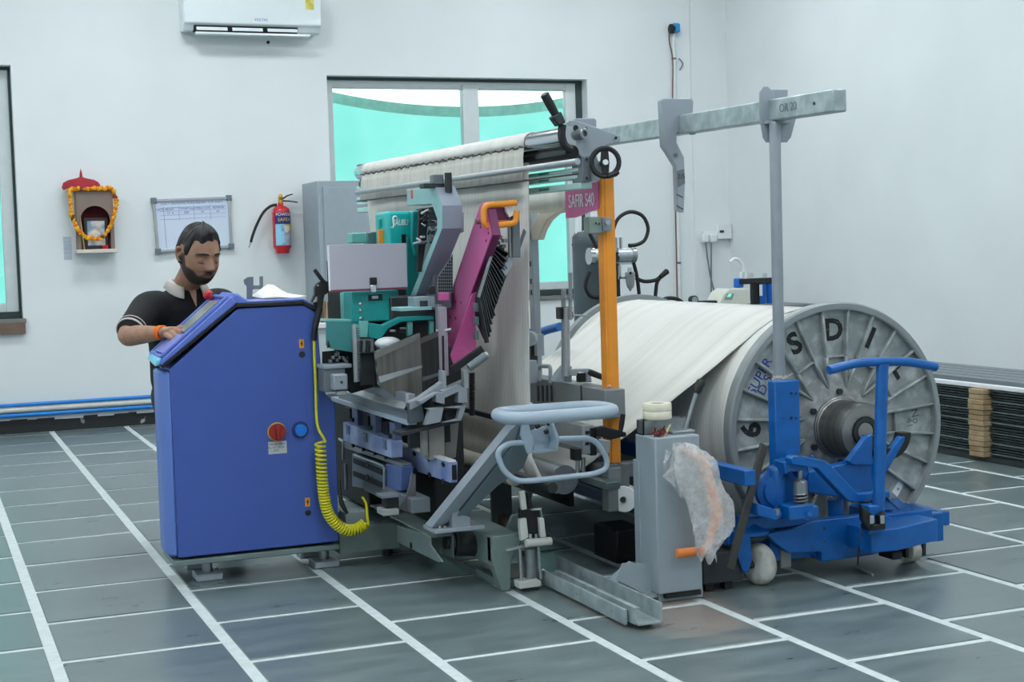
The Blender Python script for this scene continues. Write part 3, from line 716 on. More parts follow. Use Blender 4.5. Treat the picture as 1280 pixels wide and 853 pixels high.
# ------------------------------------------------------------------ warp sheet: off the reel, round a guide roller, up to the frame
M_warp = stripes('warp_sheet', (234, 233, 228), (198, 197, 190), 26, 'Y', .85, .2, 1.2)
YS0, YS1 = 5.42, 7.0
path = []
for a in (95, 105, 115, 125): path.append((DX + .502 * cos(radians(a)), DZ + .502 * sin(radians(a)), YS0, YS1))
path += [(3.05, .80, YS0 + .02, YS1 + .03), (2.8, .63, YS0 + .05, YS1 + .1), (2.5, .43, YS0 + .1, YS1 + .22)]
for a in (-60, -95, -130, -165): path.append((2.42 + .065 * cos(radians(a)), .40 + .065 * sin(radians(a)), YS0 + .15, YS1 + .3))
path += [(2.355, .48, 5.69, 7.4), (2.35, .7, 5.68, 7.55), (2.335, 1.1, 5.64, 7.68), (2.325, 1.5, 5.6, 7.74), (2.32, 1.735, 5.585, 7.76)]
rows = []
for x, z, ya, yb_ in path:
    ys_ = [ya + (yb_ - ya) * i / 28 for i in range(29)]
    k_ = max(0, min(1, (z - .6) / 1.1)) if x < 2.45 else 0
    rows.append([(x + k_ * (.07 - .048 * (y_ - 5.6)), y_ + k_ * .13 * (1 - i / 28), z + .0015 * sin(i * 2.1)) for i, y_ in enumerate(ys_)])
ws = MB().grid(rows).build('warp_sheet', M_warp, fix=False, thick=.003)
tag(ws, 'white sheet of warp threads running from reel up to the frame', 'yarn sheet')
# ------------------------------------------------------------------ warp clamping frame
fr = thing('clamping_stand', 'tall grey warp frame with roller, handwheel and orange posts', 'machine frame', (2.55, 6.3, 0))
def rb(p0, p1, r, name, m, n=20): return MB().cyl(p0, p1, r, n=n).build(name, m, fr)
ra = at(712, 171, X=2.42); rz = at(452, 216, X=2.30)
d_ = (rz - ra).normalized(); ez = Vector((0, 0, 1)); ex_ = Vector((1, 0, 0))
rol = MB().cyl(ra, rz, .042, n=32).build('roller', M_chrome, fr)
MB().cyl(ra + ez * .034 + ex_ * .028, rz + ez * .034 + ex_ * .028, .012, n=10).build('clamp_bar', M_black, fr)
MB().cyl(ra - ez * .062 + ex_ * .01, rz - ez * .062 + ex_ * .01, .03, n=16).build('lower_roller', mat('black_chrome', (34, 35, 38), .2, metal=.5), fr)
# cloth lapped over the roller with the cut thread ends
M_cloth = stripes('warp_cloth', (226, 224, 218), (196, 194, 188), 40, 'Y', .85, .15, 1.)
L_ = (rz - ra).length; rows = []
for a in (200, 175, 150, 125, 100, 75, 55, 40):
    o_ = Vector((cos(radians(a)) * .0455, 0, sin(radians(a)) * .0455)); rows.append([ra + d_ * (L_ * (.13 + .82 * i / 30)) + o_ for i in range(31)])
MB().grid(rows).build('cloth_wrap', M_cloth, fr, fix=False, thick=.002)
rows = []
random.seed(3)
for j, h in enumerate((0, .035, .08, .13)):
    rows.append([ra + d_ * (L_ * (.13 + .82 * i / 90)) + Vector((-.047 - .004 * j + .006 * random.random(), 0, -.02 - h - (random.uniform(0, .012) if j == 3 else 0))) for i in range(91)])
MB().grid(rows).build('fringe', stripes('warp_fringe', (220, 218, 210), (168, 166, 158), 60, 'Y', .9, .3, 1.), fr, fix=False, thick=.002)
# the dark thread-end line between lap and fringe
mb = MB()
for i in range(90):
    c = ra + d_ * (L_ * (.13 + .82 * i / 90)) + Vector((-.0495, 0, -.018 + .004 * sin(i * 1.7)))
    mb.beam(c, c + d_ * (L_ * .82 / 90) * random.uniform(.5, 1.3) + Vector((0, 0, random.uniform(-.004, .004))), .003, .006)
mb.build('thread_ends', mat('dark_thread', (70, 68, 64), .9), fr, kind='stuff')

# flat aluminium bars and the round rail under the roller
M_bar = mat('bar_aluminium_reflection', (182, 216, 210), .3, metal=.2, var=.05)  # aluminium with the green window's reflection put into its colour
xb = 2.47
for yn, yb_, in ((189, 195), (199, 205), (209, 214), (218, 223), (228, 236)):
    a = at(726, yn, X=xb); b = at(726, yb_, X=xb); f = at(446, 250, X=xb - .12)
    zf0 = f.z + (a.z - at(726, 214, X=xb).z); MB().prism([a, a + ex_ * .05, b + ex_ * .05, b], Vector((f.x - a.x, f.y - a.y, .0))).build('tension_bar', M_bar, fr, bevel=.003)
    for t in (.12, .8):
        c = a + Vector((f.x - a.x, f.y - a.y, 0)) * t + Vector((-.001, 0, (b.z - a.z) / 2)); MB().box(c.x - .003, c.x, c.y - .05, c.y + .05, c.z - .004, c.z + .004).build('scale_mark', mat('scale_green', (20, 130, 110), .5), fr)
ga = at(722, 202, X=2.26); gz = at(446, 241, X=2.16)
MB().cyl(ga, gz, .012, n=12).build('guide_rail', M_alu, fr)
MB().cyl(ga + Vector((0, 0, -.045)), gz + Vector((0, 0, -.045)), .004, n=6).build('cord', M_dark, fr)

# near end plate, back plate, bearing block
YP = 5.36
yprism([(708.8, 153), (712, 150.5), (720, 150.5), (776, 170), (776, 177.5), (773, 178.5), (759, 180.4), (744, 197), (740, 200), (728, 200), (727, 196), (716, 186), (712, 172)], YP, .012).build('end_plate', M_grey, fr, bevel=.003)
yprism([(716, 150), (718, 148), (743, 147.6), (746, 150), (746, 165), (730, 172), (716, 165)], YP + .1, .012).build('back_plate', M_grey, fr, bevel=.004)
yprism([(727.5, 196), (746, 194), (752, 212), (750, 226), (728, 228)], YP - .005, .1).build('bearing_block', M_grey2, fr, bevel=.004)
yprism([(740, 196), (746, 194), (752, 212), (750, 226), (740, 227)], YP - .012, .02).build('block_cover', M_grey, fr, bevel=.003)
for x, y in ((732.5, 161), (770, 172.5), (733.5, 199), (733.5, 223)): MB().cyl(at(x, y, Y=YP - .001), at(x, y, Y=YP - .012), .006, n=8).build('bolt', M_dark, fr)
c = at(725, 168, Y=YP)
MB().lathe(c + Vector((-.03, .1, 0)), (.24, -.97, 0), [(.034, 0), (.034, .06), (.022, .062), (.022, .14), (.02, .142), (.012, .142), (.012, .12), (.001, .12)], 24).build('roller_axle', M_steel, fr)
# clamp lever
lp = [at(x, y, Y=YP - .02) for x, y in ((714, 187), (706, 182), (702, 170), (703, 156))]
MB().tube(smoothline(lp, 4), .017, 8).build('lever_bracket', M_black, fr)
yprism([(690.5, 146), (702, 139), (708, 153), (699, 158)], YP - .05, .045).build('lever_socket', M_dark, fr, bevel=.006)
a, b = at(697, 148, Y=YP - .03), at(680.5, 118, Y=YP - .03)
MB().tube([a, a * .5 + b * .5, b, b + (b - a) * .05], [.015, .018, .0185, .008], 12).build('lever_grip', M_black, fr)
# handwheel
hc = at(756.5, 203, Y=YP - .06); R_ = .055; nrm = Vector((-.28, -.96, 0)).normalized(); ux = Vector((.96, -.28, 0)); 
hw = MB().tube([hc + ux * (R_ * cos(t)) + ez * (R_ * sin(t)) for t in [2 * pi * i / 28 for i in range(28)]], .0105, 8, True).build('handwheel', M_black, fr)
MB().prism([hc + ux * x + ez * z for x, z in ((-.013, .05), (.013, .05), (.017, 0), (.013, -.05), (-.013, -.05), (-.017, 0))], -nrm * .018).build('spoke', M_black, hw)
MB().cyl(hc + nrm * .012, hc - nrm * .02, .011, n=16).build('hub_cap', M_white, hw); MB().cyl(hc - nrm * .015, hc - nrm * .09, .014, n=12).build('shaft', M_dark, hw)
k0 = hc + ux * .008 - ez * .055 + nrm * .012; MB().tube([k0, k0 + ux * .03 + ez * .01, k0 + ux * .042 + ez * .016], [.012, .013, .009], 10).build('crank_grip', M_black, hw)
# end plate at the far side
rf = rz + d_ * .02
MB().box(rf.x - .0, rf.x + .16, rf.y, rf.y + .015, rf.z - .16, rf.z + .05).build('far_end_plate', M_grey, fr, bevel=.004)
MB().box(rf.x - .02, rf.x + .04, rf.y - .05, rf.y, rf.z - .03, rf.z + .045).build('bearing', M_grey2, fr, bevel=.004)

# orange posts
PXx, PY = 2.575, 5.4
zt = at(752, 228, X=PXx).z; zb = at(766, 581, X=PXx).z
M_orange2 = M_orange
def post(x, y, z0, z1, w=.052):
    return MB().box(x, x + w, y, y + w, z0, z1).box(x + w * .2, x + w, y - .004, y, z0, z1)
post(PXx, PY, zb, zt + .02).build('post', M_orange, fr, bevel=.005)
fy = 7.95
MB().box(2.42, 2.49, fy, fy + .06, .3, 1.72).build('post', M_orange, fr, bevel=.005)
MB().box(2.42, 2.75, fy, fy + .06, 0, .3).build('foot', M_grey2, fr, bevel=.004)
# clamp on the near post
fbox(737, 271, 756, 292, PY - .02, .06).build('post_clamp', mat('clamp_green_grey', (124, 140, 132), .5, var=.1), fr, bevel=.004)
fbox(754, 272, 765, 289, PY - .035, .02).build('clamp_plate', M_steel, fr, bevel=.002)
MB().cyl(at(760, 278, Y=PY - .035), at(760, 278, Y=PY - .05), .011, n=6).build('clamp_bolt', M_alu, fr)
for x, y in ((745, 279), (749, 280)): MB().cyl(at(x, y, Y=PY - .02), at(x, y, Y=PY - .026), .004, n=6).build('bolt', M_dark, fr)
# red-white thread tag tied on the post
p = at(764, 490, Y=PY - .01); mb = MB()
for i in range(9): mb.ball(p + Vector((random.uniform(-.014, .022), random.uniform(-.01, .0), random.uniform(-.022, .022))), random.uniform(.006, .011), 6, 4)
mb.build('tied_thread', mat('pink_thread', (176, 108, 96), .9, rgb2=(214, 190, 182), scale=60), fr)

# maker sign on the post
sx_ = PXx - .006
q = [at(706, 232, X=sx_), at(747, 227, X=sx_), at(747, 262, X=sx_), at(706, 273, X=sx_)]
ya, yb2 = q[1].y, q[0].y; z1, z0 = (q[0].z + q[1].z) / 2, q[3].z
M_sign = mat('sign_magenta', (214, 108, 150), .4, rgb2=(190, 104, 164), scale=4, mix=(.4, .6))
sg = MB().prism([(sx_, ya, z1), (sx_, yb2, z1), (sx_, yb2, z0), (sx_, yb2 - .1, z0), (sx_, ya, z0 + .03)], (.006, 0, 0)).build('maker_sign', M_sign, fr, smooth=False)
text('SAFIR S40', 'sign_lettering', .078, (sx_ - .001, (ya + yb2) / 2, z1 - .072), (0, -1, 0), (0, 0, 1), mat('print_white', (0, 0, 0)), fr, .0006, sx=.78)

# second grey upright with curved brace, rear warp strip and its bars
gx = 2.66; gy = at(667, 380, X=gx).y
MB().box(gx, gx + .035, gy, gy + .05, 0.2, 1.52).build('upright', M_grey, fr, bevel=.004)
for yy in (330, 352, 366): MB().box(gx - .003, gx, gy + .015, gy + .028, at(667, yy, X=gx).z - .012, at(667, yy, X=gx).z + .012).build('slot', M_dark, fr)
brc = [at(x, y, X=gx) for x, y in ((662, 300), (664, 282), (672, 268), (686, 258), (708, 254), (742, 254))] 
mb = MB(); out = [at(x, y, X=gx) for x, y in ((673, 300), (677, 288), (684, 276), (694, 267), (712, 264), (742, 264))]
mb.prism(brc + out[::-1], (.03, 0, 0)).build('curved_brace', mat('brace_beige', (190, 184, 172), .55, var=.05), fr, bevel=.003)
xr = 2.60
a = at(706, 236, X=xr); b = at(706, 262, X=xr); f = at(560, 250, X=xr)
MB().grid([[(xr, a.y + (f.y - a.y) * i / 12, z) for i in range(13)] for z in (a.z, (a.z + b.z) / 2, b.z)]).build('rear_strip', M_cloth, fr, fix=False, thick=.003)
MB().beam((xr, a.y, b.z), (xr, f.y, b.z), .012, .012).build('strip_bar', mat('brace_beige', (0, 0, 0)), fr)

# lower rails of the frame
r1 = ybox(756, 488, 524, 560, 2.53, .09).build('lower_rail', mat('rail_grey', (118, 124, 126), .45, var=.05), fr, bevel=.004)
x0r = 2.529
for xx in (673, 678.5, 684, 689.5):
    p = at(xx, 492, X=x0r); MB().box(x0r - .004, x0r, p.y - .008, p.y + .008, p.z - .035, p.z + .035).build('slot', M_dark, fr)
p = at(727, 500, X=x0r); MB().box(x0r - .003, x0r, p.y - .004, p.y + .004, p.z - .06, p.z + .06).build('joint', M_dark, fr)
hp = [at(x, y, X=2.5) for x, y in ((674, 476), (674, 458), (688, 458), (688, 479))]
MB().tube(fillet(hp, .02, closed=False), .009, 8).build('rail_handle', M_grey, fr)
# measuring stand with two rods and a black box
xs_ = 2.5
MB().cyl(at(704.5, 475, X=xs_), at(704.5, 362, X=xs_), .01, n=10).build('stand_rod', M_steel, fr); MB().cyl(at(713, 400, X=xs_), at(713, 341, X=xs_), .008, n=10).build('stand_rod', M_steel, fr)
MB().cyl(at(708.5, 470, X=xs_), at(708.5, 385, X=xs_), .014, n=10).build('stand_tube', M_alu, fr)
fbox(700.5, 384, 717, 399, 5.62, .05).build('sensor_box', M_black, fr, bevel=.004); fbox(708, 385, 716, 390, 5.615, .004).build('sensor_label', M_paper, fr)
MB().cyl(at(716, 394.5, Y=5.63), at(735, 394.5, Y=5.6), .004, n=8).build('sensor_pin', M_steel, fr)
yprism([(693, 478), (699, 466), (706, 458), (715, 458), (715, 478)], 5.66, .05).build('stand_base', M_grey, fr, bevel=.003)
yprism([(712, 462), (738, 461), (740, 478), (733, 478), (733, 466), (724, 465), (724, 470), (712, 470)], 5.62, .03).build('stand_bracket', M_grey, fr, bevel=.003)
fbox(724, 467, 732, 478, 5.6, .03).build('black_block', M_black, fr)
MB().cyl(at(738, 466, Y=5.6), at(756, 473, Y=5.5), .014, .012, 10).build('black_grip', M_black, fr)
ww = at(664, 423, X=2.52); MB().lathe(ww, (-.6, -.8, 0), [(.03, 0), (.034, .01), (.03, .022), (.034, .034), (.03, .045), (.012, .046)], 20).build('pulley', M_grey, fr)
fbox(671, 418, 680, 445, ww.y, .03).build('pulley_plate', M_grey, fr); fbox(664, 430, 672, 455, ww.y + .05, .05).build('pulley_housing', M_dark, fr)
fbox(662, 451, 672, 480, ww.y - .05, .06).build('pulley_foot', M_grey, fr, bevel=.003)
# aluminium clamp rail with end cap, black crank
r2 = ybox(737, 535, 567, 610, 2.47, .05).build('clamp_rail', M_alu, fr, bevel=.003)
fbox(728, 532, 743, 568, at(737, 550, X=2.47).y - .006, .012).build('end_cap', M_alu, fr, bevel=.002)
for yy in (541, 555): fbox(732, yy - 2, 737, yy + 2, at(737, 550, X=2.47).y - .009, .004).build('cap_hole', M_black, fr)
ybox(733, 562, 568, 640, 2.46, .02).build('cord_rail', M_steel, fr)
yc_ = at(737, 550, X=2.47).y - .03
yprism([(746, 535), (756, 533), (783, 541), (783, 546), (776, 547), (764, 550), (746, 545)], yc_, .03).build('crank_arm', M_black, fr, bevel=.004)
a, b = at(775.5, 540, Y=yc_), at(779, 518, Y=yc_); MB().tube([a, (a + b) / 2, b], [.009, .011, .01], 10).build('crank_grip', M_black, fr)
fbox(738, 535, 746, 570, yc_ + .02, .06).build('crank_housing', M_black, fr, bevel=.004)
yprism([(749, 549), (764, 551), (762, 568), (751, 567)], yc_ + .0, .05).build('actuator', M_alu, fr, bevel=.004)
for xx in (722, 729): MB().cyl(at(xx, 572, Y=yc_ + .05), at(xx, 590, Y=yc_ + .05), .009, n=10).build('air_cylinder', M_steel, fr)
fbox(719, 562, 727, 576, yc_ + .03, .05).build('air_valve', M_black, fr)
# lower cross rail and tray
ybox(760, 586, 608, 640, 2.56, .06).build('tray', mat('rail_grey', (0, 0, 0)), fr, bevel=.003)
ybox(700, 586, 600, 640, 2.5, .05).build('tray', M_dark, fr, bevel=.003)
ybox(758, 604, 613, 610, 2.5, .06).build('green_tray', mat('tray_grey', (80, 94, 94), .4, var=.05), fr, bevel=.003)
# lower warp roller
a, b = at(692, 604, X=2.44), at(576, 567, X=2.44); zr = .36
MB().cyl((2.42, 5.5, .40), (2.42, 7.75, .40), .06, n=24).build('guide_roller', M_steel, fr)
MB().cyl((2.29, 5.72, .40), (2.25, 7.5, .40), .045, n=20).build('cloth_roller', mat('beige_cloth', (176, 172, 162), .8, var=.05), fr)
MB().cyl((2.297, 5.34, .40), (2.29, 5.72, .40), .022, n=20).build('roller_core', M_dark, fr)
MB().box(2.325, 2.34, 5.72, 7.5, .6, .62).build('black_lath', M_black, fr)
MB().box(2.64, 2.66, 5.95, 7.6, .2, .44).build('belly_blocker', M_black, fr)  # added black panel, darkens the gap and blocks the window's floor reflection
MB().box(1.95, 3.7, 8.02, 8.05, .0, .42).build('reflection_blocker', M_dark, fr)  # added out of view to keep the window's reflection off the floor
# foot of the near post
fbox(760, 580, 773, 640, PY - .005, .06).build('post_foot', mat('foot_grey', (112, 118, 120), .5), fr, bevel=.003)
yprism([(770, 577), (787, 581), (787, 600), (787, 636), (770, 632)], PY + .01, .05).build('spool_bracket', MATS['foot_grey'], fr, bevel=.003)
sc = at(776.5, 625, Y=PY - .02)
sp = MB().lathe(sc + Vector((.05, .05, 0)), (-.62, -.78, 0), [(.052, 0), (.054, .008), (.02, .01), (.02, .05), (.054, .052), (.052, .06), (.012, .061)], 32).build('thread_spool', M_white, fr)
MB().cyl(sc + Vector((.014, .005, 0)), sc + Vector((.004, -.006, 0)), .012, n=12).build('spindle', M_black, sp)
# feet carrying the frame on the floor channel and behind
MB().box(2.75, 2.82, 5.42, 5.48, 0, .46).build('frame_leg', M_grey2, fr, bevel=.004)
MB().box(2.47, 2.56, 7.6, 7.7, 0, .5).build('frame_leg', M_grey2, fr, bevel=.004)
MB().box(2.6, 2.8, 5.42, 5.48, .4, .46).build('leg_strut', M_grey2, fr, bevel=.004)
wc = at(632, 600, X=2.55); 
MB().lathe((2.5, at(632, 600, X=2.5).y, .06), (-1, 0, 0), [(.05, 0), (.06, .006), (.06, .034), (.05, .04)], 20).build('caster_wheel', mat('tan_wheel', (120, 104, 90), .7, var=.1), fr)
MB().box(2.43, 2.53, at(632, 600, X=2.5).y + .005, at(632, 600, X=2.5).y + .025, .06, .3).build('caster_fork', M_grey2, fr)
# ------------------------------------------------------------------ overhead beam on its pole, with the hanging bracket
BX = 3.14; YPo = 5.06
zc = at(971, 137, X=BX).z
gb = thing('overhead_beam', 'long galvanised overhead box beam carried on a grey pole', 'beam', (BX, 6.0, 0))
y0, y1 = at(1041, 115, X=BX).y, 7.4
hb = .042
def bz(y): return 1.858 + (y - 5.0) * .012
MB().prism([(BX, y0, bz(y0) - hb), (BX, y0, bz(y0) + hb), (BX, y1, bz(y1) + hb), (BX, y1, bz(y1) - hb)], (.06, 0, 0)).build('box_beam', M_galv, gb, bevel=.006)
MB().cyl((BX - .001, y0 + .12, bz(y0)), (BX - .004, y0 + .12, bz(y0)), .006, n=8).build('hole', M_dark, gb)
text('OR 20', 'paint_mark', .045, (BX - .001, y0 + .3, bz(y0 + .3)), (0, -1, 0), (0, 0, 1), M_grey2, gb, .0004)
pz = at(971, 152, Y=YPo - .03).z
PX_ = at(971, 300, Y=YPo - .03).x
MB().tube([(PX_, YPo - .03, .3), (PX_, YPo - .03, pz - .012), (PX_, YPo - .03, pz)], [.0225, .0225, .016], 20).build('pole', mat('pole_grey', (132, 140, 148), .4, metal=.2), gb)
pl = [(950, 115), (955, 108), (960, 108), (968, 116), (968, 139), (994, 139), (996, 146), (989, 172), (984, 178), (958, 178), (954, 172), (949, 140)]
for dy in (-.004,):
    yprism(pl, YPo + dy, .008).build('pole_bracket', M_grey, gb, bevel=.003)
yprism([(960, 112), (985, 112), (985, 178), (958, 178)], YPo + .03, .008).build('back_bracket', M_grey, gb, bevel=.003)
MB().box(BX - .02, BX + .08, YPo - .03, YPo + .03, bz(YPo) - hb - .012, bz(YPo) - hb).build('saddle', M_grey, gb, bevel=.002)
MB().box(PX_ - .025, PX_ + .025, YPo - .055, YPo - .005, .05, .805).build('socket_tube', mat('tube_grey', (128, 132, 132), .5), gb, bevel=.004)
c = Vector((PX_, YPo - .03, at(972, 472, Y=YPo).z)); mb = MB()
for i in range(14): a = i * .9; mb.beam(c + Vector((.026 * cos(a), .026 * sin(a), random.uniform(-.01, .012))), c + Vector((.026 * cos(a + 1), .026 * sin(a + 1), random.uniform(-.01, .012))), .005, .005)
mb.beam(c + Vector((.0, -.03, 0)), c + Vector((.03, -.05, .02)), .004, .004); mb.build('string', mat('string', (190, 182, 170), .9), gb)

hg = thing('hanging_bracket', 'cranked grey bracket hanging from the overhead beam', 'bracket', at(843, 262, X=BX))
yh = at(845, 145, X=BX).y - .02
def hp_(x, y): return at(x, y, Y=yh)
plate = [(826, 126), (829, 123), (864, 123), (867, 126), (866, 158), (846, 166), (846, 178), (855.5, 197), (856.5, 229), (855, 266), (847, 263.5), (845, 208), (834, 190), (829, 183)]
yprism(plate, yh, .035).build('plate', M_grey, hg, bevel=.004)
yprism([(846.5, 214), (855.5, 211), (856.5, 229), (848, 234)], yh - .004, .004).build('stiffener', M_grey2, hg, bevel=.001)
for a_ in (((845.5, 243), (853.5, 247)), ((845.5, 257), (854, 262))): MB().beam(hp_(*a_[0]) - Vector((0, .001, 0)), hp_(*a_[1]) - Vector((0, .001, 0)), .003, .004, (0, 1, 0)).build('slit', M_dark, hg)
text('2/5', 'plate_number', .03, hp_(851, 221) - Vector((0, .0052, 0)), (1, 0, 0), (0, 0, 1), M_dark, hg, .0005)
MB().cyl(hp_(844, 194), hp_(844, 194) - Vector((0, .01, 0)), .009, n=6).build('bolt', M_grey2, hg)
b_ = at(858, 162, X=BX); MB().cyl((BX + .03, b_.y, b_.z + .005), (BX + .03, b_.y, b_.z - .022), .014, n=6).build('clamp_bolt', M_steel, hg)

# ------------------------------------------------------------------ blue reel trolley
YT = 5.0
tr = thing('reel_trolley', 'bright blue reel lifting trolley cradling the big reel', 'trolley', (3.4, 5.2, 0))
B = M_tblue
def T(mb, name, m=B, bev=.005, **k): return mb.build(name, m, tr, bevel=bev, **k)
T(fbox(970, 476, 1001, 640, YT - .03, .055), 'mast')
for yy in (492, 523):
    for xx, r in ((989, .006), (995, .005), (975, .002), (979, .002)): T(MB().cyl(at(xx, yy, Y=YT - .0305), at(xx, yy, Y=YT - .033), r, n=8), 'hole', M_black, 0)
# long rails running under the reel to the far lifting unit
MB_ = MB().beam(at(938, 598, X=2.9), (2.9, 7.3, at(938, 598, X=2.9).z), .05, .06); T(MB_, 'side_rail')
T(MB().beam((2.9, 4.98, .2), (2.9, 7.3, .2), .05, .055), 'side_rail')
T(MB().box(3.9, 3.96, 5.02, 7.3, .14, .2), 'side_rail')
T(MB().box(2.85, 3.96, 7.2, 7.28, .12, .3), 'rear_crossbar')
for xx in (2.95, 3.9):
    T(MB().lathe((xx - .02, 7.24, .07), (1, 0, 0), [(.06, 0), (.07, .008), (.07, .035), (.06, .043)], 24), 'wheel', mat('wheel_white', (214, 214, 208), .5, rgb2=(170, 166, 156), scale=14), 0)
# far handle of the trolley
fh = smoothline([at(x, y, X=3.0) for x, y in ((675, 416), (686, 412), (700, 408.5))], 3)
T(MB().tube(fh, .022, 10), 'rear_handle', B, 0)
T(MB().cyl((3.0, 7.26, .25), (3.0, 7.26, .92), .02), 'rear_mast', B, 0)
# lifting arm and cradle
T(yprism([(1011, 590), (1058, 580), (1096, 570), (1096, 612), (1050, 622), (1011, 616)], YT - .01, .06), 'lift_arm')
T(yprism([(1060, 577), (1083, 546), (1091, 543), (1091, 582), (1066, 582)], YT - .03, .03), 'cradle_plate')
T(yprism([(1096, 600), (1110, 589), (1131, 552), (1132, 546), (1126, 546), (1105, 575), (1096, 580)], YT - .03, .03), 'cradle_plate')
sd = at(1108, 541, Y=YT); a0 = [(sd.x + .102 * cos(t), sd.z + .102 * sin(t)) for t in [pi * 1.0 + pi * i / 16 for i in range(17)]]; a1 = [(sd.x + .058 * cos(t), sd.z - .0 + .058 * sin(t)) for t in [pi * 2 - pi * i / 16 for i in range(17)]]
ring = [Vector((x, YT - .025, z - .005)) for x, z in a0 + a1]
T(MB().prism(ring, (0, .05, 0)), 'saddle', M_rubber, 0)
T(yprism([(1068, 588), (1095, 572), (1110, 589), (1096, 604), (1060, 610)], YT + .02, .03), 'gusset')
# hub clamp arm with strut
T(yprism([(988, 574), (992, 570), (1001, 570), (1031, 576), (1036, 579), (1073, 618), (1113, 614.5), (1113, 622), (1068, 629), (1060, 626), (1022, 586), (990, 581)], YT - .16, .045), 'pedal_lever', bev=.004)
T(MB().cyl(at(996, 572, Y=YT - .14), at(996, 569, Y=YT - .14), .02, n=14), 'pivot_cap', M_dark, .002)
T(MB().cyl(at(1015.5, 574, Y=YT - .14), at(1015.5, 569.5, Y=YT - .14), .008, n=6), 'wing_nut')
# hydraulic pump with spring
pc = at(1000.5, 615, Y=YT - .12)
def zz(y): return at(1000, y, Y=YT - .12).z
T(MB().lathe((pc.x, pc.y, zz(617)), (0, 0, 1), [(.028, 0), (.028, zz(601) - zz(617) - .004), (.024, zz(601) - zz(617)), (.01, zz(598) - zz(617)), (.01, zz(588) - zz(617))], 24), 'pump_cylinder', M_steel, 0)
sp = [(pc.x + .026 * cos(t * 2 * pi), pc.y + .026 * sin(t * 2 * pi), zz(633) + (zz(616) - zz(633)) * t / 4) for t in [i / 14 for i in range(57)]]
T(MB().tube(sp, .0038, 6), 'spring', M_steel, 0); T(MB().cyl((pc.x, pc.y, zz(640)), (pc.x, pc.y, zz(612)), .017), 'piston', M_dark, 0)
T(yprism([(980, 578), (990, 575), (1011, 584), (1011, 592), (1006, 600), (1002, 590), (988, 590), (982, 594)], YT - .13, .08), 'pump_yoke')
T(fbox(987, 632, 1018, 650, YT - .16, .12), 'pump_base'); T(fbox(1016, 633, 1024, 648, YT - .15, .1), 'pump_lug')
T(MB().cyl(at(1012, 643, Y=YT - .16), at(1012, 643, Y=YT - .18), .009, n=8), 'bolt', B, 0)
T(fbox(968, 583, 984, 640, YT - .08, .07), 'pump_tower', bev=.02)
T(MB().lathe(at(964, 612, Y=YT - .02), (0, -1, 0), [(.075, 0), (.08, .005), (.08, .03), (.06, .035), (.058, .05), (.03, .055)], 28), 'pivot_housing', B, 0)
T(yprism([(947, 630), (978, 640), (978, 646), (970, 652), (947, 645)], YT - .14, .12), 'bracket'); T(MB().cyl(at(971, 636, Y=YT - .13), at(971, 644, Y=YT - .13), .013, n=12), 'bracket_bush', M_steel, 0)
# main body plate, floor deck, front box
T(yprism([(958, 668), (988, 662), (1015, 652), (1075, 645), (1092, 643), (1110, 646), (1118, 650), (1118, 685), (1092, 694), (1028, 703), (1027, 690), (986, 692), (970, 680)], YT - .04, .05), 'front_plate')
T(yprism([(1011, 689), (1027, 686), (1027, 702)], YT, .12), 'corner_plate')
for yy in (661, 677): T(MB().cyl(at(1030.5, yy, Y=YT - .041), at(1030.5, yy, Y=YT - .044), .005, n=8), 'hole', M_black, 0)
T(MB().box(3.08, 3.92, YT + .01, YT + .1, .08, .2), 'axle_beam')
zt_, zb_ = at(1089, 664, Y=YT - .2).z, at(1089, 692, Y=YT - .2).z
P_ = [at(x, y, Z=zt_) for x, y in ((1063, 657), (1089, 664), (1122, 661), (1172, 649))]
bx = [(p.x, p.y) for p in P_] + [(P_[3].x, P_[3].y + .12), (P_[0].x, P_[0].y + .12)]
T(MB().prism([(x, y, zb_) for x, y in bx], (0, 0, zt_ - zb_)), 'counterweight_box', bev=.004)
T(MB().box(at(1107, 640, Y=YT).x, at(1166, 640, Y=YT).x, YT, YT + .34, at(1130, 655, Y=YT).z, at(1130, 641, Y=YT).z), 'rear_deck', bev=.004)
for xx in (1118, 1140):
    p = at(xx, 641, Y=YT); T(MB().beam((p.x, YT + .05, p.z + .004), (p.x + .12, YT + .3, p.z + .004), .05, .008), 'deck_rib', bev=.002)
T(fbox(1116, 690, 1128, 700, YT - .06, .1), 'wheel_lug', M_dark)
# jack and second spring
T(MB().cyl(at(1045.5, 650, Y=YT + .08), at(1044, 624, Y=YT + .08), .033, n=20), 'jack', B, 0); T(MB().cyl(at(1044, 628, Y=YT + .08), at(1041, 608, Y=YT + .1), .009), 'jack_rod', M_steel, 0)
c0, c1 = at(1081, 643, Y=YT + .12), at(1081, 604, Y=YT + .12)
T(MB().tube([(c0.x + .024 * cos(t), c0.y + .024 * sin(t), c0.z + (c1.z - c0.z) * t / (2 * pi * 9)) for t in [i * .5 for i in range(114)]], .0035, 6), 'spring', M_dark, 0)
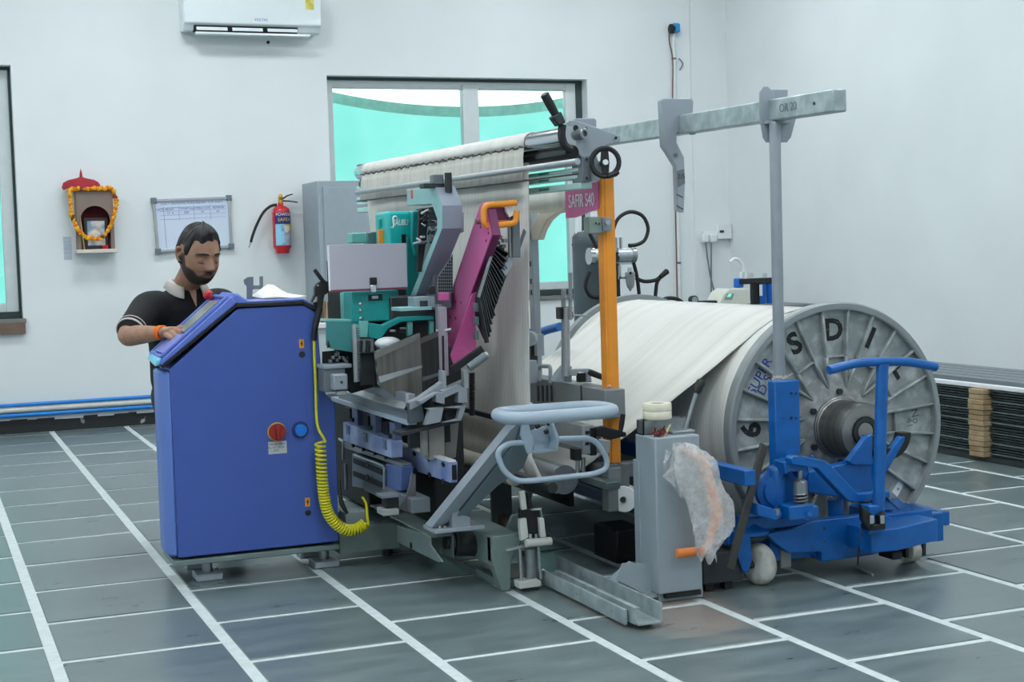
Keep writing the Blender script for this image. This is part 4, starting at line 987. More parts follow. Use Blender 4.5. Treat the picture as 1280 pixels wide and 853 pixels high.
# steering handle
hx = YT - .22
T(MB().cyl(at(1098, 640, Y=hx), at(1103, 455, Y=hx), .024, n=16), 'handle_post', B, 0)
hb_ = [at(x, y, Y=hx) for x, y in ((1036, 463), (1074, 453), (1136, 452), (1170, 459))]
T(MB().tube(fillet(hb_, .06, 4, False), .0175, 12), 'handle_bar', B, 0)
T(fbox(1087, 632, 1105, 645, hx - .02, .06), 'handle_foot'); 
T(yprism([(1079, 634), (1090, 642), (1092, 660), (1087, 663), (1079, 650)], hx - .05, .03), 'foot_latch', M_black, .004); T(yprism([(1100, 645), (1107, 640), (1107, 656), (1101, 658)], hx - .05, .03), 'foot_latch', M_black, .004)
for xx in (1090.5, 1103.5): T(fbox(xx - 2.4, 645, xx + 2.4, 655, hx - .055, .006), 'latch_plate', M_alu, .001)
T(fbox(1087, 656, 1107, 663, hx - .05, .06), 'latch_block', M_black, .003)
T(fbox(1086, 640, 1106, 668, hx - .01, .05), 'handle_socket')
# front caster wheel
wc = at(948, 706, Y=YT); MW = MATS['wheel_white']
wh = T(MB().lathe((wc.x - .025, YT - .01, .083), (.95, .3, 0), [(.03, -.002), (.062, 0), (.078, .008), (.083, .018), (.083, .034), (.078, .044), (.062, .052), (.03, .054)], 36), 'wheel', MW, 0)
MB().cyl((wc.x - .04, YT + .01, .083), (wc.x + .05, YT - .03, .083), .018, n=12).build('axle', M_dark, wh)
T(yprism([(921, 668), (938, 668), (941, 700), (936, 716), (929, 716), (921, 690)], YT - .06, .012), 'caster_fork'); T(yprism([(926, 668), (952, 668), (948, 690), (940, 700), (930, 690)], YT + .05, .012), 'caster_fork')
T(MB().lathe(at(938, 668, Y=YT), (0, 0, 1), [(.07, 0), (.075, .006), (.075, .018), (.04, .03), (.03, .045)], 28), 'swivel_plate', B, 0); T(MB().lathe(at(938, 671, Y=YT), (0, 0, 1), [(.06, -.008), (.066, 0), (.06, .01)], 28), 'swivel_ring', M_dark, 0)
T(MB().box(wc.x - .07, wc.x + .2, YT - .03, YT + .06, at(940, 662, Y=YT).z, at(940, 645, Y=YT).z), 'caster_bracket')
wx = at(1141, 690, Y=YT + .02).x
T(MB().lathe((wx - .03, YT + .04, .05), (1, .15, 0), [(.03, -.002), (.044, 0), (.05, .006), (.05, .054), (.044, .06), (.03, .062)], 28), 'wheel', MW, 0)
T(MB().box(wx - .05, wx - .034, YT, YT + .08, .03, .12), 'caster_fork', M_dark, .002); T(MB().box(wx + .036, wx + .052, YT, YT + .08, .03, .12), 'caster_fork', M_dark, .002)
# chain and dropped pin
cp = smoothline([at(x, y, Y=YT - .21) for x, y in ((1082, 654), (1077, 665), (1074, 685))] + [at(1072, 707, Z=.006)], 5)
T(MB().tube(cp, .003, 5), 'chain', M_dark, 0)
a, b = at(1070, 709, Z=.006), at(1091, 719, Z=.006)
T(MB().tube([a, b], .0055, 8), 'locking_pin', M_alu, 0)

# flat bar leaning against the trolley
a, b = at(912, 712, Y=4.86), at(955, 556, Y=4.93)
tag(MB().beam(a, b, .04, .012, (.3, -1, 0)).build('leaning_bar', mat('rusty_bar', (62, 60, 58), .6, rgb2=(106, 88, 66), scale=3, mix=(.5, .7), bump=.1), bevel=.003), 'dark flat metal bar leaning between grey pillar and blue trolley', 'bar')

# ------------------------------------------------------------------ grey control pillar with its floor channel
pi_ = thing('control_pillar', 'grey sheet metal pillar with black lever on floor channel', 'pillar', (2.64, 5.02, 0))
px0, px1, py0 = at(821, 650, Y=4.9).x, at(877, 650, Y=4.9).x, 4.9
zt = at(820, 548, Y=4.9).z; zb = at(822, 752, Y=4.9).z
py1 = at(795, 600, X=px0).y
P_ = mat('pillar_grey', (146, 158, 166), .4, var=.025)
MB().box(px0, px1, py0, py1, .035, zt).build('housing', P_, pi_, bevel=.006)
MB().box(px0 - .002, px0 + .06, py1 - .03, py1 + .02, .1, zt - .1).build('rear_flange', P_, pi_, bevel=.004)
MB().box(px0 + .012, px1 + .012, py0 + .02, py1, .0, .035).build('foot_plate', P_, pi_, bevel=.004); MB().box(px0 + .03, px1 - .01, py0 - .002, py0 + .02, .018, .034).build('foot_slot', M_black, pi_)
yprism([(779, 705), (820, 705), (822, 752), (770, 724)], py0 + .06, .01).build('gusset', P_, pi_)
MB().prism([(px0, py1, .12), (px0 - .09, py1 + .02, .05), (px0 - .09, py1 + .02, .035), (px0, py1, .035)], (0, .08, 0)).build('gusset', P_, pi_)
tz = zt
tp = thing('tray_box', 'shallow grey steel tray on top of the control pillar', 'tray', (px0 + .05, py0 + .12, tz))
t0 = fbox(803, 522, 852, 541, py0 + .1, .09); 
xa_, xb_ = at(801, 530, Y=py0 + .12).x, at(856, 530, Y=py0 + .12).x; ya_, yb_ = py0 + .1, py1 - .01
h_ = .055
MB().box(xa_, xb_, ya_, ya_ + .004, tz, tz + h_).box(xa_, xb_, yb_ - .004, yb_, tz, tz + h_).box(xa_, xa_ + .004, ya_, yb_, tz, tz + h_).box(xb_ - .004, xb_, ya_, yb_, tz, tz + h_).build('rim', M_steel, tp, smooth=False)
MB().box(xa_, xb_, ya_, yb_, tz, tz + .004).build('base', M_steel, tp, smooth=False)
for i in range(2):
    c = Vector((xa_ + .075, (ya_ + yb_) / 2, tz + .004 + .052 + i * .03 - .0))
    if i == 0: c0_ = c
    tag(MB().lathe(c - Vector((0, 0, .0)), (0, 0, 1), [(.03, .001), (.053, .0), (.055, .003), (.055, .027), (.053, .03), (.03, .0295)], 32, closed=True).build('tape_roll', mat('masking_tape', (226, 220, 198), .7, var=.04, scale=40)), ('lower cream tape roll wedged in the grey tray', 'upper cream tape roll stacked on the other')[i], 'tape', 'tape rolls on the pillar')
tag(MB().lathe(c0_ - Vector((0, 0, .052)), (0, 0, 1), [(.026, 0), (.026, .108), (.012, .112)], 20).build('core_block', M_grey2), 'small grey core standing up inside the two tape rolls', 'core')
# lever
a, b = at(852, 545, Y=py0 + .1), at(870, 492, Y=py0 + .1); e = at(877, 475, Y=py0 + .1)
MB().tube([a - Vector((0, 0, .02)), b], .009, 10).build('lever_rod', M_steel, pi_); MB().tube([b, b + (e - b) * .15, b + (e - b) * .85, e], [.012, .0155, .017, .012], 12).build('lever_grip', M_black, pi_)
MB().box(px0 + .1, px1 + .01, py0 + .05, py0 + .15, tz, tz + .012).build('lever_guide', M_steel, pi_, bevel=.003)
# brush
br = thing('paint_brush', 'scrap brush with pale handle lying on the pillar top', 'brush', (px0 + .04, py0 + .04, tz))
a, b = at(829, 548, Y=py0 + .03), at(838, 531, Y=py0 + .05)
MB().tube([a, (a + b) / 2, b], [.006, .005, .003], 6).build('handle', mat('pale_handle', (196, 180, 130), .6), br)
mb = MB()
for i in range(36):
    p = at(826, 547, Y=py0 + .04) + Vector((random.uniform(-.035, .02), random.uniform(-.02, .03), 0)); p.z = tz + random.uniform(.002, .02); q = p + Vector((random.uniform(-.02, .02), random.uniform(-.02, .02), random.uniform(-.003, .02)))
    mb.beam(p, q, .004, .004)
mb.build('bristles', mat('mixed_bristle', (70, 48, 40), .9, rgb2=(150, 60, 70), scale=50), br, kind='stuff')

# orange roller handle and the plastic film hanging over it
oh = thing('orange_handle', 'orange plastic rod end poking from the wrapped film', 'handle', at(868, 692, Y=4.84))
a, b = at(845.5, 692.5, Y=4.83), at(884, 688, Y=4.83)
MB().tube([a, a + (b - a) * .04, b], [.012, .0175, .0175], 14).build('grip', mat('orange_plastic', (228, 130, 60), .45), oh)
MB().tube([b, at(896, 640, Y=4.83), at(878, 575, Y=4.84), at(850, 560, Y=4.87)], [.016, .026, .024, .012], 10).build('rod', mat('orange_pale', (238, 160, 120), .5), oh)
MB().box(*(lambda p, q: (p.x, q.x, 4.83, 4.9, q.z, p.z))(at(876, 690, Y=4.83), at(883, 694, Y=4.83))).build('bracket', M_steel, oh)
def film_mat():
    m = bpy.data.materials.new('crumpled_film'); m.use_nodes = True
    N = m.node_tree.nodes; L = m.node_tree.links; b = N['Principled BSDF']; b.inputs['Roughness'].default_value = .35
    tc = N.new('ShaderNodeTexCoord'); nz = N.new('ShaderNodeTexNoise'); nz.inputs['Scale'].default_value = 34; nz.inputs['Detail'].default_value = 8; nz.inputs['Roughness'].default_value = .7
    L.new(tc.outputs['Object'], nz.inputs['Vector'])
    b.inputs['Base Color'].default_value = (*lin((226, 226, 226)), 1)
    bp = N.new('ShaderNodeBump'); bp.inputs['Strength'].default_value = .5; bp.inputs['Distance'].default_value = .012; L.new(nz.outputs['Fac'], bp.inputs['Height']); L.new(bp.outputs['Normal'], b.inputs['Normal'])
    t = N.new('ShaderNodeBsdfTransparent'); mx = N.new('ShaderNodeMixShader'); mr = N.new('ShaderNodeMapRange'); mr.inputs[1].default_value = .3; mr.inputs[2].default_value = .7; mr.inputs[3].default_value = .22; mr.inputs[4].default_value = .58
    L.new(nz.outputs['Fac'], mr.inputs[0]); L.new(mr.outputs[0], mx.inputs[0]); L.new(t.outputs[0], mx.inputs[1]); L.new(b.outputs[0], mx.inputs[2])
    L.new(mx.outputs[0], N['Material Output'].inputs[0]); return m
M_film = film_mat()
fm = thing('plastic_film', 'crumpled clear plastic film draped on the grey pillar', 'film', at(870, 690, Y=4.82))
cl = [(846, 557, .022), (853, 563, .05), (863, 580, .085), (872, 604, .085), (882, 630, .09), (885, 655, .085), (883, 672, .06), (878, 684, .035), (880, 697, .03)]
rows = []; random.seed(11)
sm = smoothline([(a, b, c * 100) for a, b, c in cl], 5)
for j, v in enumerate(sm):
    c = at(v.x, v.y, Y=4.81); w_ = v.z / 100
    rows.append([c + Vector((w_ * cos(t) * (1 + .1 * sin(3 * t + j * .35) + random.uniform(-.03, .03)), .04 * sin(t) - .03, .014 * sin(5 * t + j) + random.uniform(-.002, .002))) for t in [2 * pi * i / 26 for i in range(26)]])
MB().grid(rows, True).build('wrap', M_film, fm, fix=False)
rows = []
for j, v in enumerate(smoothline([(838, 563, 2), (842, 580, 5.), (845, 594, 5.6), (849, 606, 3.5), (850, 620, .4)], 5)):
    c = at(v.x, v.y, Y=4.85); w_ = v.z / 100
    rows.append([c + Vector((w_ * u + .006 * sin(j + 7 * u), -.01 + .016 * sin(6 * u + j * .7), .01 * sin(4 * u + j))) for u in [-1 + 2 * i / 12 for i in range(13)]])
MB().grid(rows).build('loose_flap', M_film, fm, fix=False)

# black case on the floor behind the pillar
bc = thing('floor_case', 'dark grey box on low feet beside the trolley wheel', 'case', (2.83, 5.1, 0))
xa_, xb_ = at(879, 710, Y=4.96).x, at(929, 710, Y=4.96).x
MB().box(xa_, xb_, 4.96, 5.3, .035, at(900, 692, Y=4.96).z).build('housing', mat('case_charcoal', (46, 50, 56), .5), bc, bevel=.005)
for xx in (xa_ + .04, xb_ - .05): MB().box(xx - .015, xx + .02, 4.99, 5.03, 0, .035).build('foot', M_black, bc); MB().box(xx - .015, xx + .02, 5.23, 5.27, 0, .035).build('foot', M_black, bc)
bc2 = thing('rear_black_box', 'black box on the floor left behind the grey pillar', 'box', (2.7, 5.7, 0))
xa_ = at(771, 680, Y=5.62).x; MB().box(xa_, xa_ + .14, 5.62, 5.85, .005, at(771, 664, Y=5.62).z).build('housing', M_black, bc2, bevel=.006); MB().box(xa_ + .0, xa_ + .14, 5.62, 5.85, 0, .006).build('foot', M_rubber, bc2)

ch = thing('floor_channel', 'galvanised steel channel lying along the floor by the pillar', 'channel', (2.36, 5.0, 0))
cx0, cx1 = at(806, 787, Z=.02).x, at(841, 786, Z=.02).x; yn = 4.585; yf_ = 5.5
MB().box(cx0, cx1 + .005, yn, yf_, .02, .026).build('web', M_galv, ch)
MB().box(cx1, cx1 + .005, yn, yf_, .02, .092).build('flange', M_galv, ch, bevel=.001)
MB().box(cx0 - .004, cx0 + .003, yn + .02, yf_ - .2, .02, .078).box(cx0 - .004, cx0 + .016, yn + .02, yf_ - .2, .074, .08).build('flange', M_galv, ch, bevel=.001)
MB().box(cx0 - .024, cx0 - .012, yn + .06, yf_ - .02, .012, .068).build('side_strip', M_galv, ch, bevel=.002)
for yy in (4.75, 5.05): MB().cyl((cx0 - .025, yy, .04), (cx0 - .0, yy, .04), .006, n=6).build('bolt', M_steel, ch)
for yy in (yn + .08, yf_ - .1): MB().cyl((cx1 - .02, yy, 0), (cx1 - .02, yy, .02), .022, n=12).build('levelling_foot', M_black, ch)
MB().box(cx1 + .005, px0 + .14, py0 + .03, py0 + .12, .02, .034).build('pillar_tongue', M_galv, ch)
# ------------------------------------------------------------------ blue control cabinet
YC = 6.12; DC = .28
cc = thing('control_cabinet', 'blue machine control cabinet with sloped operator console', 'control cabinet', (1.28, YC + DC / 2, 0))
def cy(x, y): return at(x, y, Y=YC)
body = [(204, 470), (212, 452), (297, 384), (380, 380), (395, 389), (402, 480), (406, 492), (417, 503), (419, 540), (424, 674), (218, 695.5), (205, 690)]
xl = cy(206, 560).x; xl2 = cy(217, 560).x
z_b = cy(300, 690).z
bp = [(xl2, z_b), (xl2, cy(206, 462).z), (cy(297, 386).x, cy(297, 386).z), (cy(380, 381.5).x, cy(380, 381.5).z), (cy(396, 391).x, cy(396, 391).z), (cy(403, 480).x, cy(403, 480).z), (cy(408, 494).x, cy(408, 494).z), (cy(419, 505).x, cy(419, 505).z), (cy(421, 600).x, z_b)]
MB().prism([(x, YC, z) for x, z in bp], (0, DC, 0)).build('housing', M_blue, cc, bevel=.004)
# chamfered left edge panel
zs = cy(200, 465).z
MB().prism([(xl2, YC + .004, z_b), (xl, YC + .05, z_b), (xl, YC + DC - .05, z_b), (xl2, YC + DC, z_b)], (0, 0, zs - z_b)).build('edge_panel', mat('cabinet_blue_lit_side', (92, 122, 196), .4, var=.03), cc, bevel=.012)  # lighter copy of the cabinet blue: window light put into the colour
# black seal and console lid following the top
top = [(196, 458), (294, 381), (379, 377.5), (396, 386)]
tp_ = [cy(*q) for q in top]
sealp = [Vector((p.x, YC - .004, p.z)) for p in tp_]; sealp[0].x = xl + .002
for a, b in zip(sealp, sealp[1:]): MB().beam(a + Vector((0, DC / 2 + .002, -.004)), b + Vector((0, DC / 2 + .002, -.004)), DC + .012, .016, (0, 0, 1)).build('seal', M_black, cc, bevel=.003)
a, b = sealp[0], sealp[1]; dn = (b - a).normalized(); nn = Vector((-dn.z, 0, dn.x))
def con(u, v, h): return a + dn * ((b - a).length * u) + Vector((0, -.01 + (DC + .03) * v, 0)) + nn * h
lid = MB().prism([con(.0, 0, .002), con(1.02, 0, .002), con(1.02, 0, .04), con(.02, 0, .022), con(-.005, 0, .014)], (0, DC + .03, 0)).build('console_lid', M_bluelight, cc, bevel=.008)
MB().prism([con(-.01, .0, .01), con(.05, .0, .027), con(.12, 1, .03), con(.04, 1, .012)], dn * -.02 + nn * .006).build('lid_lip', mat('lip_sky', (120, 196, 226), .3), cc, bevel=.005)
rim = MB()
for p, q in ((con(.06, .05, .03), con(.98, .05, .046)), (con(.98, .05, .046), con(.98, .95, .046)), (con(.98, .95, .046), con(.06, .95, .03)), (con(.06, .95, .03), con(.06, .05, .03))): rim.beam(p, q, .014, .014, nn)
rim.build('console_rim', M_bluelight, cc, bevel=.004)
MB().prism([con(.42, .2, .038), con(.9, .2, .046), con(.9, .8, .046), con(.42, .8, .038)], nn * .004).build('screen', mat('lcd_grey', (138, 150, 150), .15, var=.04, spec=.6), cc)
MB().prism([con(.1, .15, .03), con(.38, .15, .036), con(.38, .85, .036), con(.1, .85, .03)], nn * .004).build('keypad', mat('keypad_lilac', (120, 128, 200), .4), cc)
p = con(.93, .86, .05); MB().lathe(p, nn, [(.012, 0), (.012, .012), (.021, .014), (.022, .026), (.016, .034)], 18).build('stop_button', M_red, cc)
# hump behind the console and flat lid
c0, c1, c2 = sealp[1], sealp[2], sealp[3]
MB().prism([c0 + nn * .035 + dn * -.02, c0 + nn * .036 + dn * .035, c0 + Vector((.07, 0, .004)), c0 + Vector((-.01, 0, .004))], (0, DC + .02, 0)).build('console_hump', M_bluelight, cc, bevel=.008)
MB().prism([c0 + Vector((-.0, 0, .004)), c1 + Vector((0, 0, .004)), c1 + Vector((0, 0, .014)), c0 + Vector((0, 0, .014))], (0, DC, 0)).build('top_lid', M_bluelight, cc, bevel=.004)
MB().prism([c1 + Vector((0, 0, .004)), c2 + Vector((0, 0, .004)), c2 + Vector((-.004, 0, .014)), c1 + Vector((0, 0, .014))], (0, DC, 0)).build('top_lid', M_bluelight, cc, bevel=.004)
# base frame, foot
MB().box(xl2 - .02, cy(424, 680).x, YC - .004, YC + DC, z_b - .035, z_b - .012).build('base_frame', M_base, cc, bevel=.004)
for xx in (258, 404):
    fx = at(xx, 708, Y=YC + .12).x; ft = MB().box(fx - .055, fx + .055, YC + .04, YC + .16, 0, .03).build('foot', M_grey, cc, bevel=.006); MB().cyl((fx, YC + .1, .03), (fx, YC + .1, z_b - .03), .022, n=12).build('foot_stem', M_steel, ft)
    ft = MB().box(fx - .055, fx + .055, YC + .3, YC + .4, 0, .03).build('foot', M_grey, cc, bevel=.006); MB().cyl((fx, YC + .35, .03), (fx, YC + .35, z_b - .03), .022, n=12).build('foot_stem', M_steel, ft)
# switches, locks, plates on the front
def disc(x, y, r, d, m, name, par=cc): c = cy(x, y); return MB().cyl(c, c - Vector((0, d, 0)), r, n=24).build(name, m, par, bevel=.002)
m1 = disc(346, 540, .04, .004, mat('switch_yellow', (222, 186, 40), .4), 'main_switch'); disc(346, 540, .036, .02, mat('switch_red', (150, 34, 30), .4), 'dial', m1)
p = cy(346, 540); MB().box(p.x - .007, p.x + .007, YC - .034, YC - .02, p.z - .03, p.z + .03).build('dial_grip', mat('switch_red', (0, 0, 0)), m1, bevel=.003)
m2 = disc(375, 537.5, .036, .006, mat('socket_navy', (36, 52, 104), .4), 'push_switch'); disc(375, 537.5, .026, .022, mat('lens_blue', (24, 116, 214), .3), 'button', m2)
fbox(335.5, 552, 358.5, 567.5, YC - .002, .002).build('type_plate', mat('plate_silver', (190, 194, 196), .5), cc)
for k_, s_ in enumerate(('TYPE S40  400 V', 'No 112 - 50 Hz', '2019')): 
    p = cy(345, 555.5 + 4 * k_); text(s_, 'plate_print', .011, p - Vector((0, .0028, 0)), (1, 0, 0), (0, 0, 1), M_dark, cc, .0003)
for x, y in ((377, 430, ), (384.5, 628)):
    pl = fbox(x - 3, y - 5.5, x + 3, y + 5.5, YC - .002, .002).build('warning_sign', mat('warning_orange', (226, 150, 34), .5), cc)
    p = cy(x, y) - Vector((0, .0025, 0)); MB().prism([p + Vector((a_, 0, b_)) for a_, b_ in ((.001, .013), (-.006, -.002), (-.001, -.001), (-.002, -.014), (.006, .003), (.001, .002), (.004, .013))], (0, -.0008, 0)).build('lightning_mark', M_black, pl)
    disc(x + .5, y + 13, .0125, .006, M_black, 'lock')
# uprights behind the cabinet: holder bracket
hb2 = MB().prism(poly([(305, 350), (310, 346.5), (317, 346), (317, 357), (325, 357), (325, 345.5), (329, 345.5), (329, 359), (326, 361.5), (316, 362), (315, 385), (309, 385), (309, 358), (306, 355)], Y=YC + DC - .03), (0, .014, 0)).build('holder_bracket', M_grey2, cc, bevel=.002)
# paper lying on the lid
pz_ = c1.z + .016
q0, q1, q2, q3 = at(331, 379, Y=YC + .1), at(360, 363, Y=YC + .3), at(377, 368, Y=YC + .3), at(371, 377, Y=YC + .1)
rows = []
for i in range(7):
    u = i / 6; x0_, x1_ = c0.x + .14 + .0 * u, c0.x + .33
    rows.append([(x0_ + (x1_ - x0_) * j / 7, YC + .1 + .27 * u, pz_ + .003 + .055 * math.exp(-((j / 7 - .5) / .3) ** 2) * u + .004 * sin(j)) for j in range(8)])
tag(MB().grid(rows).build('paper_sheet', M_paper, thick=.0015, fix=False), 'white sheet of paper buckled on top of the blue cabinet', 'paper')

# ------------------------------------------------------------------ air gun with yellow coil hose
ag = thing('air_gun', 'black air blow gun hooked on the cabinet with yellow coil hose', 'air gun', at(400, 500, Y=YC - .03))
YA_ = YC - .04
def ap(x, y, d=0): return at(x, y, Y=YA_ + d)
MB().tube(smoothline([ap(393, 337), ap(398, 344), ap(404, 352)], 3), [.007, .009, .009, .009, .009, .009, .01], 8).build('nozzle', M_black, ag); MB().tube([ap(392, 334), ap(393, 338)], [.003, .004], 6).build('tip', M_alu, ag)
yprism([(400, 352), (405, 350.5), (409, 353), (411, 360), (410, 367), (406, 368.5), (404, 380), (401, 388), (397, 386), (398, 372), (395.5, 370), (391, 378.5), (389.5, 378), (393.5, 368), (393.5, 360), (396, 355)], YA_, .028).build('body', M_black, ag, bevel=.005)
MB().tube(smoothline([ap(404, 351, .014), ap(410, 354, .014), ap(411, 362, .014), ap(407, 367, .014)], 4), .004, 6).build('trigger_guard', M_black, ag)
MB().cyl(ap(397.5, 357, -.001), ap(397.5, 357, -.004), .004, n=8).build('screw', M_alu, ag)
MB().tube(smoothline([ap(400, 385, .01), ap(396, 400, .01), ap(393, 415, .01), ap(392.5, 426, .01)], 4), [.013] * 8 + [.011] * 5, 10).build('grip_sleeve', M_black, ag)
st_ = smoothline([ap(392.5, 426, .01), ap(393, 445, .015), ap(394.5, 480, .015), ap(395.5, 520, .012), ap(398, 536, .01), ap(404, 547, .0), ap(407, 553, 0)], 5)
MB().tube(st_, .0058, 8).build('hose_straight', M_yellow, ag)
cl = smoothline([ap(400, 553, -.02), ap(401.5, 575, -.02), ap(403, 600, -.02), ap(405, 620, -.02), ap(410, 641, -.02), ap(421, 656, -.02), ap(434, 663, -.02), ap(447, 661, -.02), ap(456, 655, -.02)], 10)
# arc length resampling so the turns open where the coil is stretched
acc = [0]
for a_, b_ in zip(cl, cl[1:]): acc.append(acc[-1] + (b_ - a_).length)
def cpos(s):
    for i in range(len(cl) - 1):
        if acc[i + 1] >= s: t = (s - acc[i]) / max(1e-6, acc[i + 1] - acc[i]); return cl[i].lerp(cl[i + 1], t), (cl[i + 1] - cl[i]).normalized()
    return cl[-1], (cl[-1] - cl[-2]).normalized()
pts = []; s_ = 0; ph = 0; tot = acc[-1]
while s_ < tot:
    pitch = .021 - .009 * min(1, s_ / (tot * .45)); c, t = cpos(s_)
    sd_ = t.cross(Vector((0, 1, 0))).normalized(); pts.append(c + sd_ * (.0205 * cos(ph)) + Vector((0, 1, 0)) * (.0205 * sin(ph)))
    ph += 2 * pi / 12; s_ += pitch / 12
MB().tube(pts, .0054, 6).build('coil_hose', M_yellow, ag)
MB().tube(smoothline([ap(457, 655, -.02), ap(460, 658, .0), ap(459, 645, .04), ap(457.5, 630, .08), ap(453, 622, .12)], 5), .0058, 8).build('hose_tail', M_yellow, ag)
MB().box(*(lambda p: (p.x - .01, p.x + .01, YA_ + .028, YC + .01, p.z - .02, p.z + .02))(ap(398, 384))).build('hook', M_black, ag)
# ------------------------------------------------------------------ drawing-in unit between cabinet and warp sheet
du = thing('drawing_unit', 'open drawing-in head with teal covers, pink arm and steel rails', 'textile machine', (1.95, 6.0, 0))
def U(mb, name, m, bev=.003, **k): return mb.build(name, m, du, bevel=bev, **k)
M_teal2 = mat('teal_light', (112, 184, 178), .4, var=.03)
M_tealpale = mat('pale_teal', (140, 186, 186), .45, var=.03)
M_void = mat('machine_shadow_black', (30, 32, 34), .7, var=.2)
M_bluefilm = mat('blue_protective_film', (118, 138, 196), .35, rgb2=(176, 190, 220), scale=7, mix=(.4, .65))
M_railg = mat('rail_satin', (138, 144, 148), .35, metal=.4, var=.06, scale=20, stretch=(1, .1, 1))
M_comb = stripes('comb_steel', (142, 140, 134), (66, 66, 64), 90, 'X', .4, .5, .6, metal=.35)
M_comb2 = stripes('comb_dark', (84, 84, 82), (40, 41, 41), 90, 'X', .45, .5, .6, metal=.3)

# instruction board in front of the unit
Yd = 5.98
bd = U(yprism([(411.5, 306.5), (508, 304), (509.5, 361), (413.5, 365)], Yd, .006), 'info_board', mat('board_lilac', (184, 180, 192), .6, var=.025, scale=5), .001)
MB().prism(poly([(413.5, 362.8), (509.5, 358.8), (509.5, 361.6), (413.5, 365.6)], Y=Yd - .003), (0, .012, 0)).build('board_edge', mat('edge_burgundy', (120, 60, 80), .5), bd)
MB().prism(poly([(409.5, 307.5), (412, 306.5), (414, 364), (412, 364)], Y=Yd + .002), (0, .012, 0)).build('board_margin', M_paper, bd)
U(fbox(463.5, 356, 471, 366, Yd - .015, .014), 'clip', M_chrome); U(fbox(463, 347, 471.5, 356, Yd - .016, .016), 'clip_cap', M_black)

# teal box and front tray
Yb = 6.02
tb = U(fbox(440, 364, 498.5, 402, Yb, .16), 'teal_box', M_teal, .004)
U(fbox(430, 366, 441, 402, Yb + .12, .06), 'box_lit_side', M_teal2)  # left side of the teal box, its brighter lighting put into the colour
for x, y in ((450.5, 380.5), (450.5, 388.5), (451.5, 398.5), (489, 379), (489, 386.5), (490, 396.5)): c = at(x, y, Y=Yb); MB().lathe(c, (0, -1, 0), [(.0085, 0), (.0085, .003), (.004, .006)], 12).build('rivet', M_steel, tb)
fbox(460.5, 368.5, 478, 376, Yb - .002, .004).build('latch_window', M_black, tb); fbox(465, 370, 473, 374, Yb - .005, .005).build('latch', M_alu, tb, bevel=.002)
Yt = 5.96
U(yprism([(408, 402), (442, 402.5), (442.5, 441), (413, 436), (408, 432)], Yt + .08, .01), 'tray_side', mat('teal_satin', (66, 140, 140), .35, var=.04), .002)
U(yprism([(406, 402), (442, 402.5), (446, 400), (410, 399)], Yt + .08, .1), 'tray_lip', M_teal2, .002)
U(yprism([(442, 402.5), (450, 402), (450, 441), (442, 441)], Yt + .07, .03), 'tray_post', M_teal2, .002)
U(yprism([(450, 401.5), (460.5, 401.5), (459.5, 422), (450.5, 422)], Yt, .02), 'tray_tab', M_teal2, .002)
U(yprism([(460.6, 403.5), (479, 406.5), (500, 396.5), (542.5, 395), (542.5, 400), (502, 402.5), (486, 411), (475, 425), (460.6, 422)], Yt, .05), 'front_arm', M_teal, .003)
for x0, x1 in ((509.5, 516), (537.5, 542.5)): U(yprism([(x0, 401), (x1, 401), (x1, 418), (x0, 421)], Yt + .01, .03), 'arm_leg', M_teal2, .002)
U(yprism([(410, 425), (413.5, 434), (409, 435.5)], Yt + .07, .004), 'black_mark', M_black, 0)

# teal cover with the maker's script
Yv = 6.22
cvr = [(486, 268), (489, 265.5), (516, 262.5), (525.5, 263), (528, 268), (529.5, 320), (487, 322)]
xcv = at(486, 300, Y=Yv).x; xcw = at(516.5, 300, Y=Yv).x; zc0, zc1 = at(500, 330, Y=Yv).z, at(500, 264, Y=Yv).z
cv = U(MB().box(xcv, xcw, Yv, Yv + .2, zc0, zc1), 'teal_cover', mat('teal_bright', (24, 176, 172), .3, var=.03), .012)
U(yprism([(515, 264), (523, 262.5), (526, 265), (529, 300), (530, 320), (519, 321), (514, 300)], Yv - .03, .2), 'cover_shell', M_teal, .008)
U(yprism([(508, 296), (528, 296), (529, 345), (512, 372), (508, 372)], Yv - .01, .1), 'lower_cover', mat('teal_deep', (16, 128, 126), .4, var=.03), .006)
U(fbox(502.5, 293, 507.5, 320, Yv - .004, .01), 'cover_slot', M_black, .001)
U(yprism([(474, 274), (486, 271), (486, 288), (474, 288)], Yv + .1, .03), 'rear_cover', M_teal, .002)
U(fbox(474, 287, 485, 306, Yv + .08, .03), 'orange_guard', M_orange, .003)
lg = at(499, 278, Y=Yv) - Vector((0, .002, 0)); M_logo = mat('print_white', (0, 0, 0))
sp_ = smoothline([at(x, y, Y=Yv - .002) for x, y in ((496.5, 271), (493, 270.5), (491.3, 273), (491.8, 277), (492.3, 281), (491, 284.5), (488.5, 284))], 5)
MB().tube(sp_, [.002 + .003 * sin(pi * i / (len(sp_) - 1)) for i in range(len(sp_))], 6).build('logo_swash', M_logo, cv)
text('TÄUBLI', 'logo_lettering', .036, at(500, 278.5, Y=Yv - .0015), (1, 0, .02), (-.02, 0, 1), M_logo, cv, .0006, sx=.62, shear=.25, bold=.0006)
p = at(478, 281, Y=Yv + .099); sp2 = [p + Vector((x, 0, z)) for x, z in ((-.006, -.016), (.004, -.012), (.004, .0), (.008, .014), (.016, .016))]; MB().tube(smoothline(sp2, 4), .003, 6).build('logo_swash', M_logo, cv)
U(fbox(440, 291, 459, 304, 6.5, .08), 'teal_motor', M_teal2, .005); U(fbox(459, 290, 474, 306, 6.5, .06), 'motor_block', M_steel, .004)

